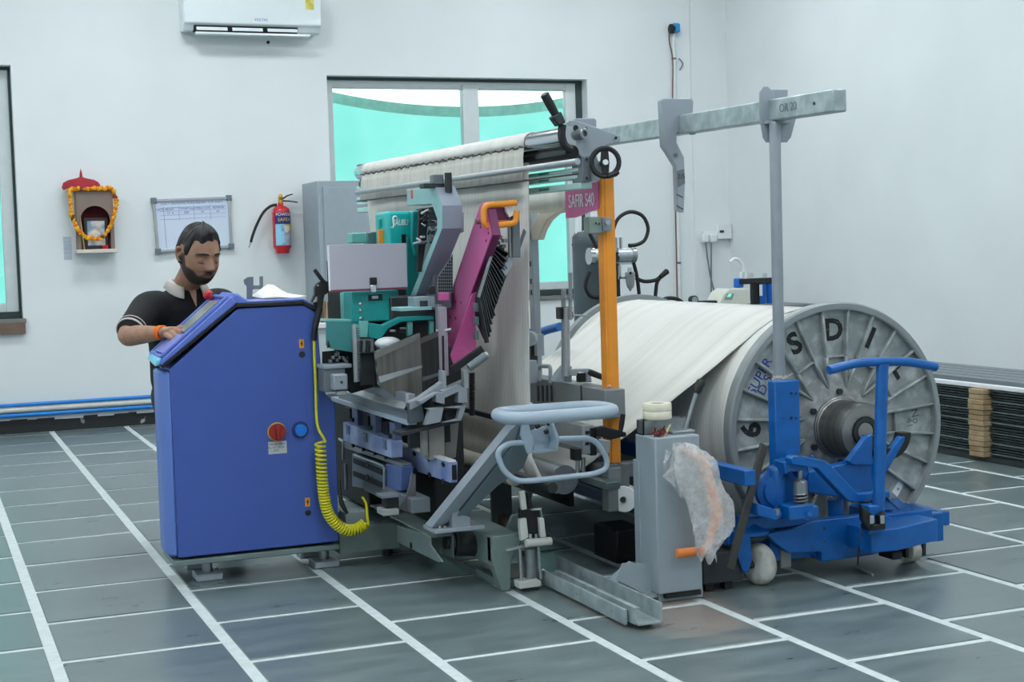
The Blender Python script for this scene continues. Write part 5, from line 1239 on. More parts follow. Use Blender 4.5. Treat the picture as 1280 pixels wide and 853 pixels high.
# C-shaped grey arm: side plate in the YZ plane, extruded to the right
Xa = 1.98
ca = [(508, 237), (543, 233), (553, 259), (553, 285.5), (519, 371), (519, 385), (508, 385), (509, 380), (546, 287.5), (546, 274), (540, 255.5), (508.5, 257.5)]
arm = U(xprism([(508, 237), (543, 233), (552.5, 258), (552.5, 286), (519, 371), (512, 392), (505, 392), (509, 379), (546, 287.5), (546, 274), (539.5, 255.5), (508.5, 257.5)], Xa, .085), 'c_arm', M_tealpale, .004)
# front faces keep the grey; window light is put into the pale teal side
fa = [at(x, y, X=Xa) for x, y in ((543, 233), (552.5, 258), (552.5, 286), (519, 371), (512, 392))]
for a_, b_ in zip(fa, fa[1:]):
    MB().prism([a_ + Vector((.001, -.003, .002)), a_ + Vector((.086, -.003, .002)), b_ + Vector((.086, -.003, 0)), b_ + Vector((.001, -.003, 0))], (0, .008, 0)).build('front_skin', mat('arm_grey', (142, 150, 164), .42, var=.02), arm, smooth=False)
p = at(515, 243, X=Xa); MB().box(p.x - .002, p.x, p.y - .012, p.y + .012, p.z - .018, p.z + .018).build('red_mark', mat('mark_red', (222, 70, 60), .5), arm)
U(xprism([(577, 266), (577, 290), (572, 292), (572, 265)], Xa + .1, .01), 'arm_tab', M_grey, .001)
U(fbox(542, 218, 555, 232, 5.72, .05), 'slider', M_grey2, .004); U(MB().cyl(at(560, 216, Y=5.7), at(561, 240, Y=5.7), .015), 'slider_post', M_dark, 0); U(fbox(530, 229, 556, 235, 5.72, .06), 'slider_base', M_dark, .003)
# mechanism inside the C
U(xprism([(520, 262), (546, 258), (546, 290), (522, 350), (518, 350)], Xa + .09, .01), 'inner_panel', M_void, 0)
random.seed(5)
for i in range(22):
    x, y = random.uniform(526, 546), random.uniform(262, 305)
    if i < 9: U(fbox(x - 2, y - 1.5, x + 2.5, y + 1.5, 5.86 + random.uniform(-.02, .05), .03), 'mechanism_block', random.choice((M_steel, M_dark, M_grey2, M_alu)), .002)
    else: c = at(x, y, Y=5.86); U(MB().cyl(c, c + Vector((random.uniform(-.02, .02), .05, random.uniform(-.02, .02))), random.uniform(.003, .008), n=8), 'mechanism_pin', random.choice((M_steel, M_chrome, M_dark)), 0)
rg = at(541, 283, Y=5.84); U(MB().tube([rg + Vector((.016 * cos(t), 0, .016 * sin(t))) for t in [pi + pi * i / 10 for i in range(11)]], .003, 6), 'cable_loop', M_alu, 0)
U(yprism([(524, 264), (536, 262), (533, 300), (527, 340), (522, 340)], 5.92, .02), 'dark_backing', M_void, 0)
# perforated guard behind the arm
pg = U(yprism([(548, 345), (566, 318), (566, 366), (546, 366)], 5.75, .006), 'perforated_guard', M_grey2, 0)
mb = MB()
for i in range(7):
    for j in range(11):
        x, y = 549 + i * 2.6 + .3 * j * .0, 363.5 - j * 4.0
        if y > 345 - (x - 548) * 1.5 + 3: mb.box(*(lambda p: (p.x - .0032, p.x + .0032, 5.748, 5.751, p.z - .0042, p.z + .0042))(at(x, y, Y=5.75)))
if mb.v: mb.build('perforations', M_void, pg, kind='stuff')
# arm foot
U(fbox(519, 371, 544, 386, 5.74, .1), 'arm_foot', mat('foot_pale', (136, 152, 160), .4), .004); U(fbox(500, 384, 540, 388.5, 5.72, .12), 'foot_ledge', M_tealpale, .002)
U(fbox(526, 376, 535, 384, 5.73, .02), 'foot_lock', M_dark, .002); U(fbox(536, 358, 544, 368, 5.74, .03), 'black_cap', M_black, .004)

# pink arm
Xp = 2.12
pa = U(xprism([(599, 258), (602, 253.5), (607, 252.5), (615, 293), (591, 360), (564, 447), (560.5, 446), (557, 378), (563, 366)], Xp, .03), 'pink_arm', mat('arm_magenta', (212, 98, 160), .4, rgb2=(190, 140, 172), scale=1.6, mix=(.45, .7)), .004)
a_ = [at(x, y, X=Xp) for x, y in ((608, 254), (616, 294), (591.5, 360), (564.5, 447))]
for p_, q_ in zip(a_, a_[1:]):
    MB().prism([p_ + Vector((.0, -.004, 0)), p_ + Vector((.033, -.004, 0)), q_ + Vector((.033, -.004, 0)), q_ + Vector((0, -.004, 0))], (0, .01, 0)).build('edge_shade_skin', mat('arm_plum', (112, 36, 84), .45, var=.04), pa, smooth=False)  # shade on the arm's front edge, painted as a darker plum
U(yprism([(597, 362), (597, 372), (594, 379), (596, 435), (568, 458), (564, 444), (590, 368)], at(590, 400, X=Xp).y - .012, .014), 'pink_gusset', M_pink, .002)
for x, y in ((600.5, 284), (610.5, 291.5), (607.5, 301), (569.5, 377), (576, 378.5), (562.5, 396.5), (569, 398)):
    p = at(x, y, X=Xp - .0008); MB().cyl(p, p + Vector((.0006, 0, 0)), .0062, n=8).build('hole', M_black, pa)
p = at(600.5, 276.5, X=Xp); MB().cyl(p, p - Vector((.02, 0, 0)), .012, n=12).build('screw_knob', mat('knob_mauve', (140, 96, 110), .5), pa)
U(fbox(553, 366, 562, 376, 5.66, .06), 'pink_bracket', M_pink, .003)
# orange handle on the pink arm
Yh = 5.5
hp2 = [at(x, y, Y=Yh) for x, y in ((645.5, 253.5), (604, 257), (605.5, 284), (645, 279), (646, 263.5))]
mb = MB().tube(fillet(hp2, .03, 5, False), .0125, 12); U(mb, 'orange_handle', M_orange, 0)
U(fbox(612, 259, 636, 275, Yh + .03, .06), 'handle_block', mat('arm_plum', (0, 0, 0)), .003); U(fbox(604, 275, 636, 280, Yh + .02, .03), 'handle_strut', mat('strut_brown', (150, 100, 84), .5), .002)
U(yprism([(633, 259), (641, 258), (643, 268), (637, 272), (633, 264)], Yh + .01, .03), 'white_bracket', M_white, .002)
# grey profile and stack of dark drop wires
U(fbox(640.5, 270, 650.5, 322, Yh + .03, .035), 'guide_profile', mat('profile_grey', (112, 118, 122), .4, metal=.3), .004); U(fbox(636.5, 270, 640.5, 322, Yh + .045, .02), 'guide_strip', M_alu, .002)
U(yprism([(636, 322), (641, 322), (642, 330), (632, 346), (628, 338)], Yh + .05, .03), 'guide_foot', M_grey, .002); U(yprism([(655, 286), (651, 300), (651, 310), (658, 290)], Yh + .06, .01), 'guide_fin', M_grey2, .001)
for i, (x, y) in enumerate(((620, 296), (626, 297), (632, 301), (623, 304), (630, 308), (617, 302))): U(fbox(x - 2.5, y - 2.5, x + 2.5, y + 2.5, Yh + .06, .03), 'clamp_block', (M_alu, M_grey2, M_steel, M_dark, M_grey2, M_white)[i], .002)
st = [at(x, y, Y=Yh + .1) for x, y in ((618, 308), (630, 306), (636, 318), (632, 346), (610, 428), (597, 398), (597, 370))]
n = 17
for i in range(n):
    u = i / (n - 1); j0 = random.uniform(-3, 3)
    a0, b0 = at(617 - 19 * u, 309 + 64 * u, Y=Yh + .09), at(635 - 27 * u + j0 * .2, 322 + 104 * u + j0, Y=Yh + .07)
    U(MB().beam(a0, b0, .05, .0045, (1, 0, .6)), 'drop_wire_plate', M_dark if i % 3 else M_void, 0)
U(yprism([(619, 308), (630, 307), (633, 345), (614, 400), (607, 424), (597, 400), (597, 372)], Yh + .12, .03), 'stack_core', M_void, 0)
U(MB().beam(at(618, 306, Y=Yh + .05), at(598, 372, Y=Yh + .05), .012, .012), 'stack_edge', M_steel, .002)
for y in (385, 402, 420): U(fbox(594, y - 6, 599, y + 5, Yh + .1, .03), 'link', M_grey2, .002)
# roller pen under the pink arm
U(MB().beam(at(566, 462, Y=5.5), at(603, 436, Y=5.5), .03, .014, (0, 1, 0)), 'black_guide', M_black, .002)
a, b = at(586, 460, Y=5.46), at(607, 444.5, Y=5.46); U(MB().cyl(a, b, .0165, n=16), 'roller_pen', M_grey2, 0); U(MB().tube([b, b + (b - a) * .12, b + (b - a) * .14], [.014, .012, .004], 12), 'pen_cap', M_alu, 0)
# upright behind the combs
U(fbox(552, 384, 560, 470, 5.62, .04), 'upright', mat('mauve_grey', (150, 136, 150), .45), .003); U(MB().cyl(at(553.5, 420, Y=5.6), at(554.5, 464, Y=5.6), .005), 'thin_rod', M_black, 0)
U(fbox(547, 381, 553, 412, 5.66, .03), 'latch_body', M_grey2, .002); U(MB().cyl(at(556, 414, Y=5.59), at(564, 412, Y=5.58), .006), 'thumb_screw', M_steel, 0)

# the two comb packs
c1_ = [(470, 440), (525, 417), (528.5, 500), (507, 505), (474, 481)]
cp1 = U(yprism(c1_, 5.78, .03), 'comb_pack', M_comb, 0)
MB().prism(poly([(473, 471), (527.5, 457), (527.6, 460), (475, 479)], Y=5.777), (0, .004, 0)).build('comb_band', M_alu, cp1); MB().prism(poly([(470, 440), (525, 417), (525.3, 424), (470.5, 449)], Y=5.777), (0, .004, 0)).build('comb_top', mat('comb_top_grey', (112, 112, 108), .5), cp1)
cp2 = U(yprism([(526, 424), (551.5, 414), (553.5, 470), (529, 489)], 5.83, .03), 'comb_pack', M_comb2, 0)
MB().prism(poly([(528, 472), (553, 465), (553, 468), (528.5, 477)], Y=5.827), (0, .004, 0)).build('comb_band', M_grey2, cp2); MB().prism(poly([(526, 424), (551.5, 414), (552, 419), (526.2, 430)], Y=5.827), (0, .004, 0)).build('comb_top', mat('comb_top_grey', (0, 0, 0)), cp2)
# white motor dome and dark interior
dm = at(485, 429, Y=5.9); U(MB().ball(dm, (.056, .05, .026), 20, 10), 'white_dome', M_white, 0)
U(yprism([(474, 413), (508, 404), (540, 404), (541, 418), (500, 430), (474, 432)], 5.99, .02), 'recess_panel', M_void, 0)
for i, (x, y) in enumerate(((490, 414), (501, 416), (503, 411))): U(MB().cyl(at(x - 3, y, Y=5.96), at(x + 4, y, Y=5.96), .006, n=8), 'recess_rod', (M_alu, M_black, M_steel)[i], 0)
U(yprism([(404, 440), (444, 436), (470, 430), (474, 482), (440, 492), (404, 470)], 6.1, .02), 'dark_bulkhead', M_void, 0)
U(fbox(450, 438, 470, 482, 5.98, .08), 'servo_column', M_dark, .005); U(fbox(446, 424, 468, 442, 5.96, .08), 'gear_block', mat('gear_grey', (98, 100, 98), .5, var=.2, scale=40), .003)
for i in range(4): U(MB().cyl(at(450 + i * 5, 426, Y=5.95), at(450 + i * 5, 440, Y=5.95), .008, n=8), 'gear_pin', M_grey2 if i % 2 else M_dark, 0)
rk = U(fbox(442.5, 406, 446.5, 478, 5.9, .02), 'rack', M_alu, .001)
for i in range(22): fbox(446.5, 410 + i * 3.1, 449.5, 411.7 + i * 3.1, 5.9, .02).build('rack_tooth', M_grey2, rk)
for i in range(10):
    x, y = random.uniform(412, 440), random.uniform(440, 455); U(fbox(x - 1.5, y - 2, x + 1.5, y + 2, 6.06, .03), 'connector', random.choice((M_dark, M_grey2, M_steel)), .002)
# servo block at the cabinet side
U(fbox(405, 458, 432, 490, 6.0, .1), 'servo_block', M_grey2, .005); U(fbox(417, 468, 435, 488, 5.95, .07), 'servo_cover', M_grey, .006); U(fbox(404, 456, 440, 461, 5.99, .12), 'servo_lid', M_grey, .003)
U(MB().cyl(at(427, 478, Y=5.95), at(427, 478, Y=5.945), .006, n=10), 'screw', M_dark, 0); U(fbox(421, 489, 434, 494, 5.96, .03), 'servo_tab', M_alu, .002)

# long aluminium rails
Xr = 1.80
U(ybox(510, 493, 506, 428, Xr, .03), 'upper_rail', M_railg, .002)
U(MB().prism([at(510, 504, X=Xr), at(505, 511, X=Xr - .03), at(505, 513, X=Xr - .03), at(510, 514, X=Xr)], (0, .85, 0)), 'rail_ledge', M_alu, .001)
U(ybox(510, 512, 529, 424, Xr, .05), 'lower_rail', M_railg, .002)
U(ybox(509, 526, 532, 415, Xr - .01, .04), 'rail_strip', mat('strip_pale', (170, 184, 196), .4), .001)
U(fbox(508, 492, 512, 530, at(510, 510, X=Xr).y - .006, .008), 'rail_end', M_alu, .001)
# three hanger brackets below the rail with the long blue-film strip
for xx in (446, 469, 493):
    U(ybox(xx, 508 + (xx - 446) * .45, 536 + (xx - 446) * .42, xx - 6, Xr + .02, .03), 'hanger', mat('hanger_blue', (96, 108, 140), .4), .002); U(ybox(xx - 9, 511 + (xx - 446) * .4, 536 + (xx - 446) * .4, xx - 16, Xr + .04, .03), 'hanger_block', M_void, .002)
    p = at(xx - 4, 525 + (xx - 446) * .43, X=Xr + .018); U(MB().cyl(p, p - Vector((.012, 0, 0)), .01, n=8), 'hanger_bolt', M_dark, 0)
cs = U(MB().prism([at(489, 552, X=Xr + .0), at(489, 573, X=Xr), at(429, 551, X=Xr), at(429, 527.5, X=Xr)], (.05, 0, 0)), 'film_channel', M_bluefilm, .002)
for x, y in ((435, 535), (457, 544), (481, 553)):
    p = at(x, y, X=Xr - .001); MB().box(p.x - .003, p.x, p.y - .025, p.y + .025, p.z - .03, p.z + .012).build('channel_tab', mat('hanger_blue', (0, 0, 0)), cs); MB().cyl(p - Vector((.003, 0, .004)), p - Vector((.008, 0, .004)), .006, n=8).build('tab_screw', M_alu, cs)
Xf = 1.93
ff = U(MB().prism([at(563, 578, X=Xf), at(563, 604, X=Xf), at(496, 581, X=Xf), at(496, 555, X=Xf)], (.03, 0, 0)), 'film_beam', M_bluefilm, .002)
a_, b_ = at(563, 578, X=Xf - .002), at(496, 555, X=Xf - .002); MB().beam(a_ + Vector((.008, 0, .003)), b_ + Vector((.008, 0, .003)), .03, .008).build('beam_edge', M_white, ff)
e = at(563, 591, X=Xf).y; p0, p1 = at(563, 578, X=Xf), at(563, 604, X=Xf)
MB().box(Xf + .006, Xf + .024, p0.y - .003, p0.y + .003, p1.z + .012, p0.z - .012).build('beam_opening', M_black, ff)
for x, y in ((502, 561), (518, 567.5), (536, 574), (554, 581), (503, 581), (520, 588), (537, 594), (554, 602)):
    p = at(x, y, X=Xf - .001); MB().box(p.x - .002, p.x, p.y - .02, p.y + .02, p.z - .006, p.z + .006).build('slot', M_void, ff); MB().box(p.x - .003, p.x, p.y - .006, p.y + .006, p.z - .011, p.z + .011).build('slot', M_dark, ff)
# lower control boxes
Xb = 1.80
lb = U(MB().prism([at(481, 584, X=Xb), at(481, 617, X=Xb), at(440, 608, X=Xb), at(440, 567, X=Xb)], (.06, 0, 0)), 'lower_box', mat('box_slate', (84, 94, 120), .35, metal=.2), .003)
U(MB().prism([at(502, 584, X=Xb + .01), at(501, 614, X=Xb + .01), at(482, 613, X=Xb + .01), at(482, 580, X=Xb + .01)], (.05, 0, 0)), 'lower_box_cover', mat('box_slate_blue', (84, 106, 160), .35, var=.05), .003)
MB().tube(fillet([at(x, y, X=Xb - .003) for x, y in ((443, 569), (480, 583), (480, 612))], .02, closed=False), .005, 6).build('box_trim', M_alu, lb)
for yy in (580, 596):
    MB().beam(at(442, yy - 4, X=Xb - .003), at(478, yy + 11, X=Xb - .003), .006, .022, (0, 0, 1)).build('box_rail', M_void, lb); p = at(460, yy + 2, X=Xb - .008); MB().box(p.x - .006, p.x, p.y - .014, p.y + .014, p.z - .004, p.z + .016).build('catch', M_black, lb)
U(MB().prism([at(430, 560, X=Xb + .02), at(503, 585, X=Xb + .02), at(503, 580, X=Xb + .02), at(430, 553, X=Xb + .02)], (.04, 0, 0)), 'box_lid', M_railg, .002)
for x in (443, 456, 470, 484): p = at(x, 557 + (x - 443) * .36, X=Xb + .015); U(MB().cyl(p, p - Vector((.012, 0, 0)), .009, n=8), 'lid_knob', M_black, 0)
U(MB().tube(fillet([at(x, y, X=Xb + .01) for x, y in ((424, 549), (429, 552), (429, 575))], .01, closed=False), .006, 6), 'pipe', M_alu, 0); U(MB().cyl(at(432, 580, X=Xb), at(433, 612, X=Xb), .008), 'valve_rod', M_steel, 0)
U(MB().box(Xb + .0, Xb + .08, 5.62, 6.3, .3, .36), 'chassis_sill', M_grey2, .003)
# added dark boxes standing in for the shaded inside behind all this
U(MB().box(1.98, 2.12, 5.86, 7.4, .22, .94), 'chassis_fill', M_void, .01)
U(MB().box(1.88, 1.97, 6.5, 7.3, .17, .64), 'chassis_fill', M_void, .01)
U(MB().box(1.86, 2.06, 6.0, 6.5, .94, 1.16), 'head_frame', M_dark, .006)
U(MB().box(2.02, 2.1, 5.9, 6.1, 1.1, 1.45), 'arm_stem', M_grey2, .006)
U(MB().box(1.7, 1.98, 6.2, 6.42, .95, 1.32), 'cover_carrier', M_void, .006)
# grey tool carriers to the right of the rails
M_car = mat('carrier_grey', (138, 144, 152), .4, var=.04)
U(yprism([(513, 503), (526, 497), (553, 478), (553, 464), (558, 464), (558, 488), (540, 497), (526, 507), (513, 513)], 5.56, .05), 'carrier', M_car, .002)
U(yprism([(524, 502), (545, 491), (556, 491), (556, 506), (545, 503), (545, 494), (526, 506)], 5.52, .05), 'carrier', M_car, .002)
U(yprism([(553, 489), (573, 481), (584, 487), (584, 504), (573, 504), (573, 490), (556, 498)], 5.52, .05), 'carrier', M_car, .002)
U(fbox(546, 493, 554, 507, 5.57, .04), 'carrier_slot', M_void, 0); U(fbox(574, 489, 582, 503, 5.57, .04), 'carrier_slot', M_void, 0)
U(fbox(553.5, 464, 558, 486, 5.55, .03), 'carrier_finger', M_alu, .002); U(fbox(580, 463, 585.5, 486, 5.55, .03), 'carrier_finger', M_alu, .002)
U(yprism([(556, 486), (583, 474), (583, 484), (562, 492)], 5.58, .04), 'carrier_bar', M_car, .002)
U(yprism([(510, 505), (526, 500), (532, 527), (512, 530)], 5.57, .03), 'carrier_plate', mat('plate_dark_grey', (84, 90, 98), .4, metal=.3), .002)
U(yprism([(532, 511), (555, 509), (551, 528), (531, 532), (537, 513)], 5.53, .03), 'carrier_leg', M_car, .002); U(yprism([(556, 510), (583, 506), (577, 526), (553, 529), (572, 524), (575, 511)], 5.53, .03), 'carrier_leg', M_car, .002)
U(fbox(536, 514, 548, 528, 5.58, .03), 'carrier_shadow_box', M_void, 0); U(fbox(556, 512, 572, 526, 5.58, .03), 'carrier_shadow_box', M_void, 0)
U(yprism([(500, 541), (576, 524), (576, 528), (500, 546)], 5.58, .1), 'carrier_base', M_dark, .002)
U(fbox(512, 533, 526, 560, 5.7, .03), 'inner_plate', M_dark, .002)
U(fbox(529, 533, 535, 570, 5.66, .05), 'cream_post', mat('cream_grey', (150, 148, 142), .5), .003); U(fbox(536, 530, 556, 575, 5.68, .08), 'cream_panel', mat('cream_grey', (0, 0, 0)), .003)
U(yprism([(556, 528), (574, 526), (570, 572), (562, 575), (556, 575)], 5.7, .06), 'cream_panel', mat('cream_grey_dark', (122, 122, 118), .5), .003); U(fbox(556, 531, 563, 553, 5.69, .02), 'panel_slot', M_void, 0)
# corrugated cable behind
cb_ = [at(590, y, Y=5.62) for y in range(466, 522, 3)]
for i, p in enumerate(cb_[:-1]): U(MB().lathe(p + Vector((.0, 0, 0)), (0, 0, -1), [(.009, 0), (.013, .003), (.013, .006), (.009, .009)], 10), 'corrugation', M_black, 0)
# cable bundle and connector
for i in range(6):
    U(MB().tube(smoothline([at(515 + i * .6, 592 + i * .4, Y=5.7), at(512 + i * 1.2, 610, Y=5.68), at(506 + i * 2.2, 626 + i, Y=5.68), at(499 + i * 1.5, 636 + i * .6, Y=5.68)], 5), .006, 6), 'cable', mat('cable_grey', (84, 84, 88), .5), 0)
U(fbox(483, 622, 499, 640, 5.66, .07), 'connector_block', M_black, .004); U(fbox(479, 637, 499, 645, 5.64, .09), 'connector_tray', mat('tray_pale', (150, 154, 152), .5), .003); U(fbox(477, 619, 499, 623, 5.64, .08), 'connector_lid', M_grey2, .002)
U(fbox(432, 640, 460, 655, 6.14, .1), 'valve_box', mat('valve_pale', (128, 142, 146), .45), .004)
for i in range(2): U(MB().tube(smoothline([at(424, 600 + 12 * i, Y=6.02), at(426, 622 + 8 * i, Y=6.0), at(434, 642, Y=6.0)], 5), .007, 6), 'cable', M_rubber, 0)

# ------------------------------------------------------------------ base beams on the floor
ba = thing('machine_base', 'green grey steel base beams under the drawing-in unit', 'machine base', (2.0, 5.9, 0))
def Bp(mb, name, m=M_base, bev=.004): return mb.build(name, m, ba, bevel=bev)
Yx = 6.18
Bp(MB().box(at(424, 670, Y=Yx).x, at(500, 670, Y=Yx).x, Yx, Yx + .1, at(460, 690, Y=Yx).z, at(460, 657, Y=Yx).z), 'cross_beam')
X1 = 1.86
b1 = Bp(MB().prism([at(538, 671, X=X1), at(538, 681, X=X1), at(553, 703, X=X1), at(546, 703, X=X1), at(496, 678, X=X1), at(496, 657, X=X1)], (.008, 0, 0)), 'beam_web')
p = at(538, 671, X=X1); q = at(496, 657, X=X1)
Bp(MB().box(X1, X1 + .1, p.y, q.y + .4, p.z - .008, p.z), 'beam_top'); Bp(MB().box(X1 + .092, X1 + .1, p.y - .0, q.y + .4, p.z - .1, p.z), 'beam_web')
for x, y in ((550, 690), (514, 682)): c = at(x, y, X=X1 - .001); Bp(MB().cyl(c, c - Vector((.003, 0, 0)), .013, n=12), 'hole', M_void, 0)
X2 = 2.05
p = at(613, 672, X=X2); q = at(577, 655, X=X2)
Bp(MB().box(X2, X2 + .13, p.y, 6.9, .1, p.z), 'beam')
p2 = at(614, 700, X=X2)
Bp(MB().prism([(X2 + .0, p.y - .012, p.z + .004), (X2 + .0, p.y - .012, .12), (X2 + .035, p.y - .012, 0), (X2 + .075, p.y - .012, 0), (X2 + .08, p.y - .012, .12), (X2 + .1, p.y - .012, .15), (X2 + .14, p.y - .012, p.z + .004)], (0, .05, 0)), 'leg_plate')
Bp(MB().box(X2 + .08, X2 + .2, p.y + .05, p.y + .3, 0.03, .14), 'cream_sill', mat('cream_grey', (0, 0, 0)))
Bp(MB().box(X2 + .05, X2 + .22, p.y + .02, p.y + .32, 0.0, .03), 'foot')
c0_, c1_ = at(556, 678, Y=5.62), at(611, 678, Y=5.62)
Bp(MB().cyl(c0_, c1_, .03), 'axle', M_dark, 0); Bp(MB().cyl(at(568, 680, Y=5.6), at(596, 680, Y=5.6), .05, n=24), 'gearbox', M_void, .006)
for x in (565, 602): Bp(MB().cyl(at(x - 2, 679, Y=5.61), at(x + 2, 679, Y=5.61), .034, n=20), 'collar', M_grey2, .003)
Bp(yprism([(632, 665), (640, 645), (655, 640), (655, 672), (640, 680), (632, 676)], 5.55, .02), 'side_wing', mat('wing_green_grey', (92, 108, 110), .45))
for x, y in ((634, 673), (645, 671)): Bp(MB().cyl(at(x, y, Y=5.55), at(x, y, Y=5.54), .006, n=8), 'bolt', M_alu, 0)
for x, y in ((1.9, 6.9), (2.1, 6.85), (1.9, 6.3)): Bp(MB().cyl((x, y, 0), (x, y, .13), .025), 'levelling_foot', M_dark, 0)
Bp(MB().box(1.66, 2.2, 6.6, 6.9, .09, .16), 'rear_beam')

# ------------------------------------------------------------------ hip rest arm
ra_ = thing('rest_arm', 'slanted grey arm carrying an oval padded ring and lower hoop', 'support arm', (2.1, 5.55, .1))
M_rest = mat('rest_grey_blue', (158, 174, 188), .35, var=.02)
M_armg = mat('arm_blue_grey', (104, 118, 126), .42, var=.03)
def Rr(mb, name, m=M_rest, bev=.003): return mb.build(name, m, ra_, bevel=bev)
Ya = 5.46
def ya_at(x, y): return at(x, y, Y=5.46 - .33 * max(0, 652 - y) / 125)
Rr(MB().prism([ya_at(*q) for q in [(566, 652), (646, 551), (655, 527), (668, 530), (668, 548), (655, 585), (622, 608), (589, 640), (588, 660), (566, 660)]], (0, .09, 0)), 'slanted_arm', M_armg)
Rr(MB().prism([ya_at(*q) + Vector((0, .012, 0)) for q in [(540, 661), (640, 538), (655, 524), (646, 551), (564, 652), (552, 661)]], (0, .08, 0)), 'arm_lit_face', M_grey)  # lighter grey stands in for light on the arm's upward face
Rr(fbox(565, 638, 588, 662, Ya - .02, .11), 'arm_foot', M_grey); Rr(fbox(543, 660, 606, 665, Ya - .03, .14), 'foot_plate', M_grey)
for x in (550, 556, 598): Rr(MB().cyl(at(x, 661, Y=Ya), at(x, 657.5, Y=Ya), .007, n=8), 'bolt', M_alu, 0)
Yr = 5.12
bk = Rr(MB().prism(poly([(652, 527), (660, 527), (668, 553), (664, 568), (660, 568), (651, 545)], Y=Yr - .03), (0, .012, 0)), 'cradle_side')
Rr(yprism([(664, 538), (693, 530), (699, 551), (697, 563), (668, 566)], Yr + .03, .008), 'cradle_back'); Rr(yprism([(687, 523), (690, 523), (700, 549), (697, 564), (694, 564), (696, 550)], Yr - .03, .07), 'cradle_side')
Rr(yprism([(668, 566), (697, 562), (697, 564), (668, 568)], Yr - .03, .07), 'cradle_floor')
for x, y in ((670, 534), (681, 541), (684, 530)): Rr(MB().cyl(at(x, y, Y=Yr), at(x + 4, y - 2, Y=Yr), .009), 'pin', M_void, 0)
zr_ = at(700, 516, Y=Yr).z
xl_, xr__ = at(631, 517, Y=Yr - .02).x, at(764, 511, Y=Yr - .02).x
rp_ = [Vector((xl_, Yr - .1, zr_)), Vector((xr__, Yr - .1, zr_)), Vector((xr__, Yr + .13, zr_)), Vector((xl_, Yr + .13, zr_))]
Rr(MB().tube(fillet(rp_, .1, 8), .0245, 14, True), 'padded_ring', M_rest, 0)
lp_ = [at(x, y, Y=Yr - .02) for x, y in ((660, 553), (634, 555), (621, 565), (628, 588), (645, 601.5), (662, 601.5), (742, 593), (758, 587), (759, 574), (746, 553), (735, 548), (698, 549))]
Rr(MB().tube(fillet(lp_, .045, 6, False), .0108, 10), 'lower_hoop', M_rest, 0)

# ------------------------------------------------------------------ foot pedal unit
pd_ = thing('pedal_unit', 'white metal air pedal with black rod hanging before the base', 'pedal', (2.2, 5.34, 0))
Yq = 5.34
def Pd(mb, name, m=M_alu, bev=.002): return mb.build(name, m, pd_, bevel=bev)
M_cream2 = mat('pedal_cream', (206, 208, 200), .4, var=.03)
Pd(yprism([(649.5, 616), (656, 613.5), (659, 637), (653, 638)], Yq, .02), 'pedal_tongue', M_cream2)
Pd(MB().cyl(at(660, 616, Y=Yq + .03), at(666, 672, Y=Yq + .03), .009), 'rod', M_black, 0)
Pd(yprism([(650, 650), (658, 648), (661, 672), (652, 677), (650, 660)], Yq, .025), 'side_cheek', M_cream2); Pd(yprism([(674, 648), (680, 648), (683, 672), (676, 673)], Yq, .025), 'side_cheek', M_cream2)
Pd(yprism([(651, 637), (679, 635.5), (679, 648), (674, 650), (676, 673), (661, 673), (658, 649), (651, 650)], Yq + .02, .03), 'dark_recess', M_black)
Pd(yprism([(664, 637), (677, 635.5), (679, 648), (677, 648), (676, 638.5), (665, 639)], Yq + .005, .02), 'frame_edge', M_alu)
Pd(MB().tube([at(657, 679.5, Y=Yq - .03), at(689, 676.5, Y=Yq - .03)], .016, 12), 'tread_roller', M_cream2, .002)
Pd(MB().beam(at(632, 688, Y=Yq), at(658, 682, Y=Yq), .03, .006), 'side_lever', M_alu)
for x in (663, 670): Pd(MB().cyl(at(x, 668, Y=Yq - .005), at(x, 674, Y=Yq - .005), .006), 'stud', M_alu, 0)
Pd(MB().cyl(at(663, 686, Y=Yq + .03), at(663.5, 724, Y=Yq + .03), .024, n=20), 'air_cylinder', M_steel, 0)
Pd(MB().cyl(at(650, 686, Y=Yq + .01), at(652, 726, Y=Yq + .01), .006), 'tie_rod', M_alu, 0); Pd(MB().cyl(at(673, 684, Y=Yq + .01), at(676, 724, Y=Yq + .01), .006), 'tie_rod', M_alu, 0)
Pd(yprism([(649, 728), (672, 724), (677, 727), (677, 733), (673, 734), (650, 737)], Yq - .01, .06), 'end_block', M_cream2, .003)
Pd(MB().box(at(655, 735, Y=Yq).x, at(672, 735, Y=Yq).x, Yq, Yq + .04, 0, at(660, 733, Y=Yq).z - .001), 'foot', M_dark)
Pd(MB().cyl(at(677, 713, Y=Yq), at(680, 713, Y=Yq), .006), 'knob', M_alu, 0)
Pd(MB().tube(smoothline([at(654, 616, Y=Yq + .02), at(651, 606, Y=Yq + .05), at(645, 598, Y=Yq + .1)], 4), .004, 6), 'air_line', M_black, 0)
Pd(MB().beam(at(665, 690, Y=Yq + .05), (2.2, 5.56, .1), .03, .02), 'bracket', M_grey2)

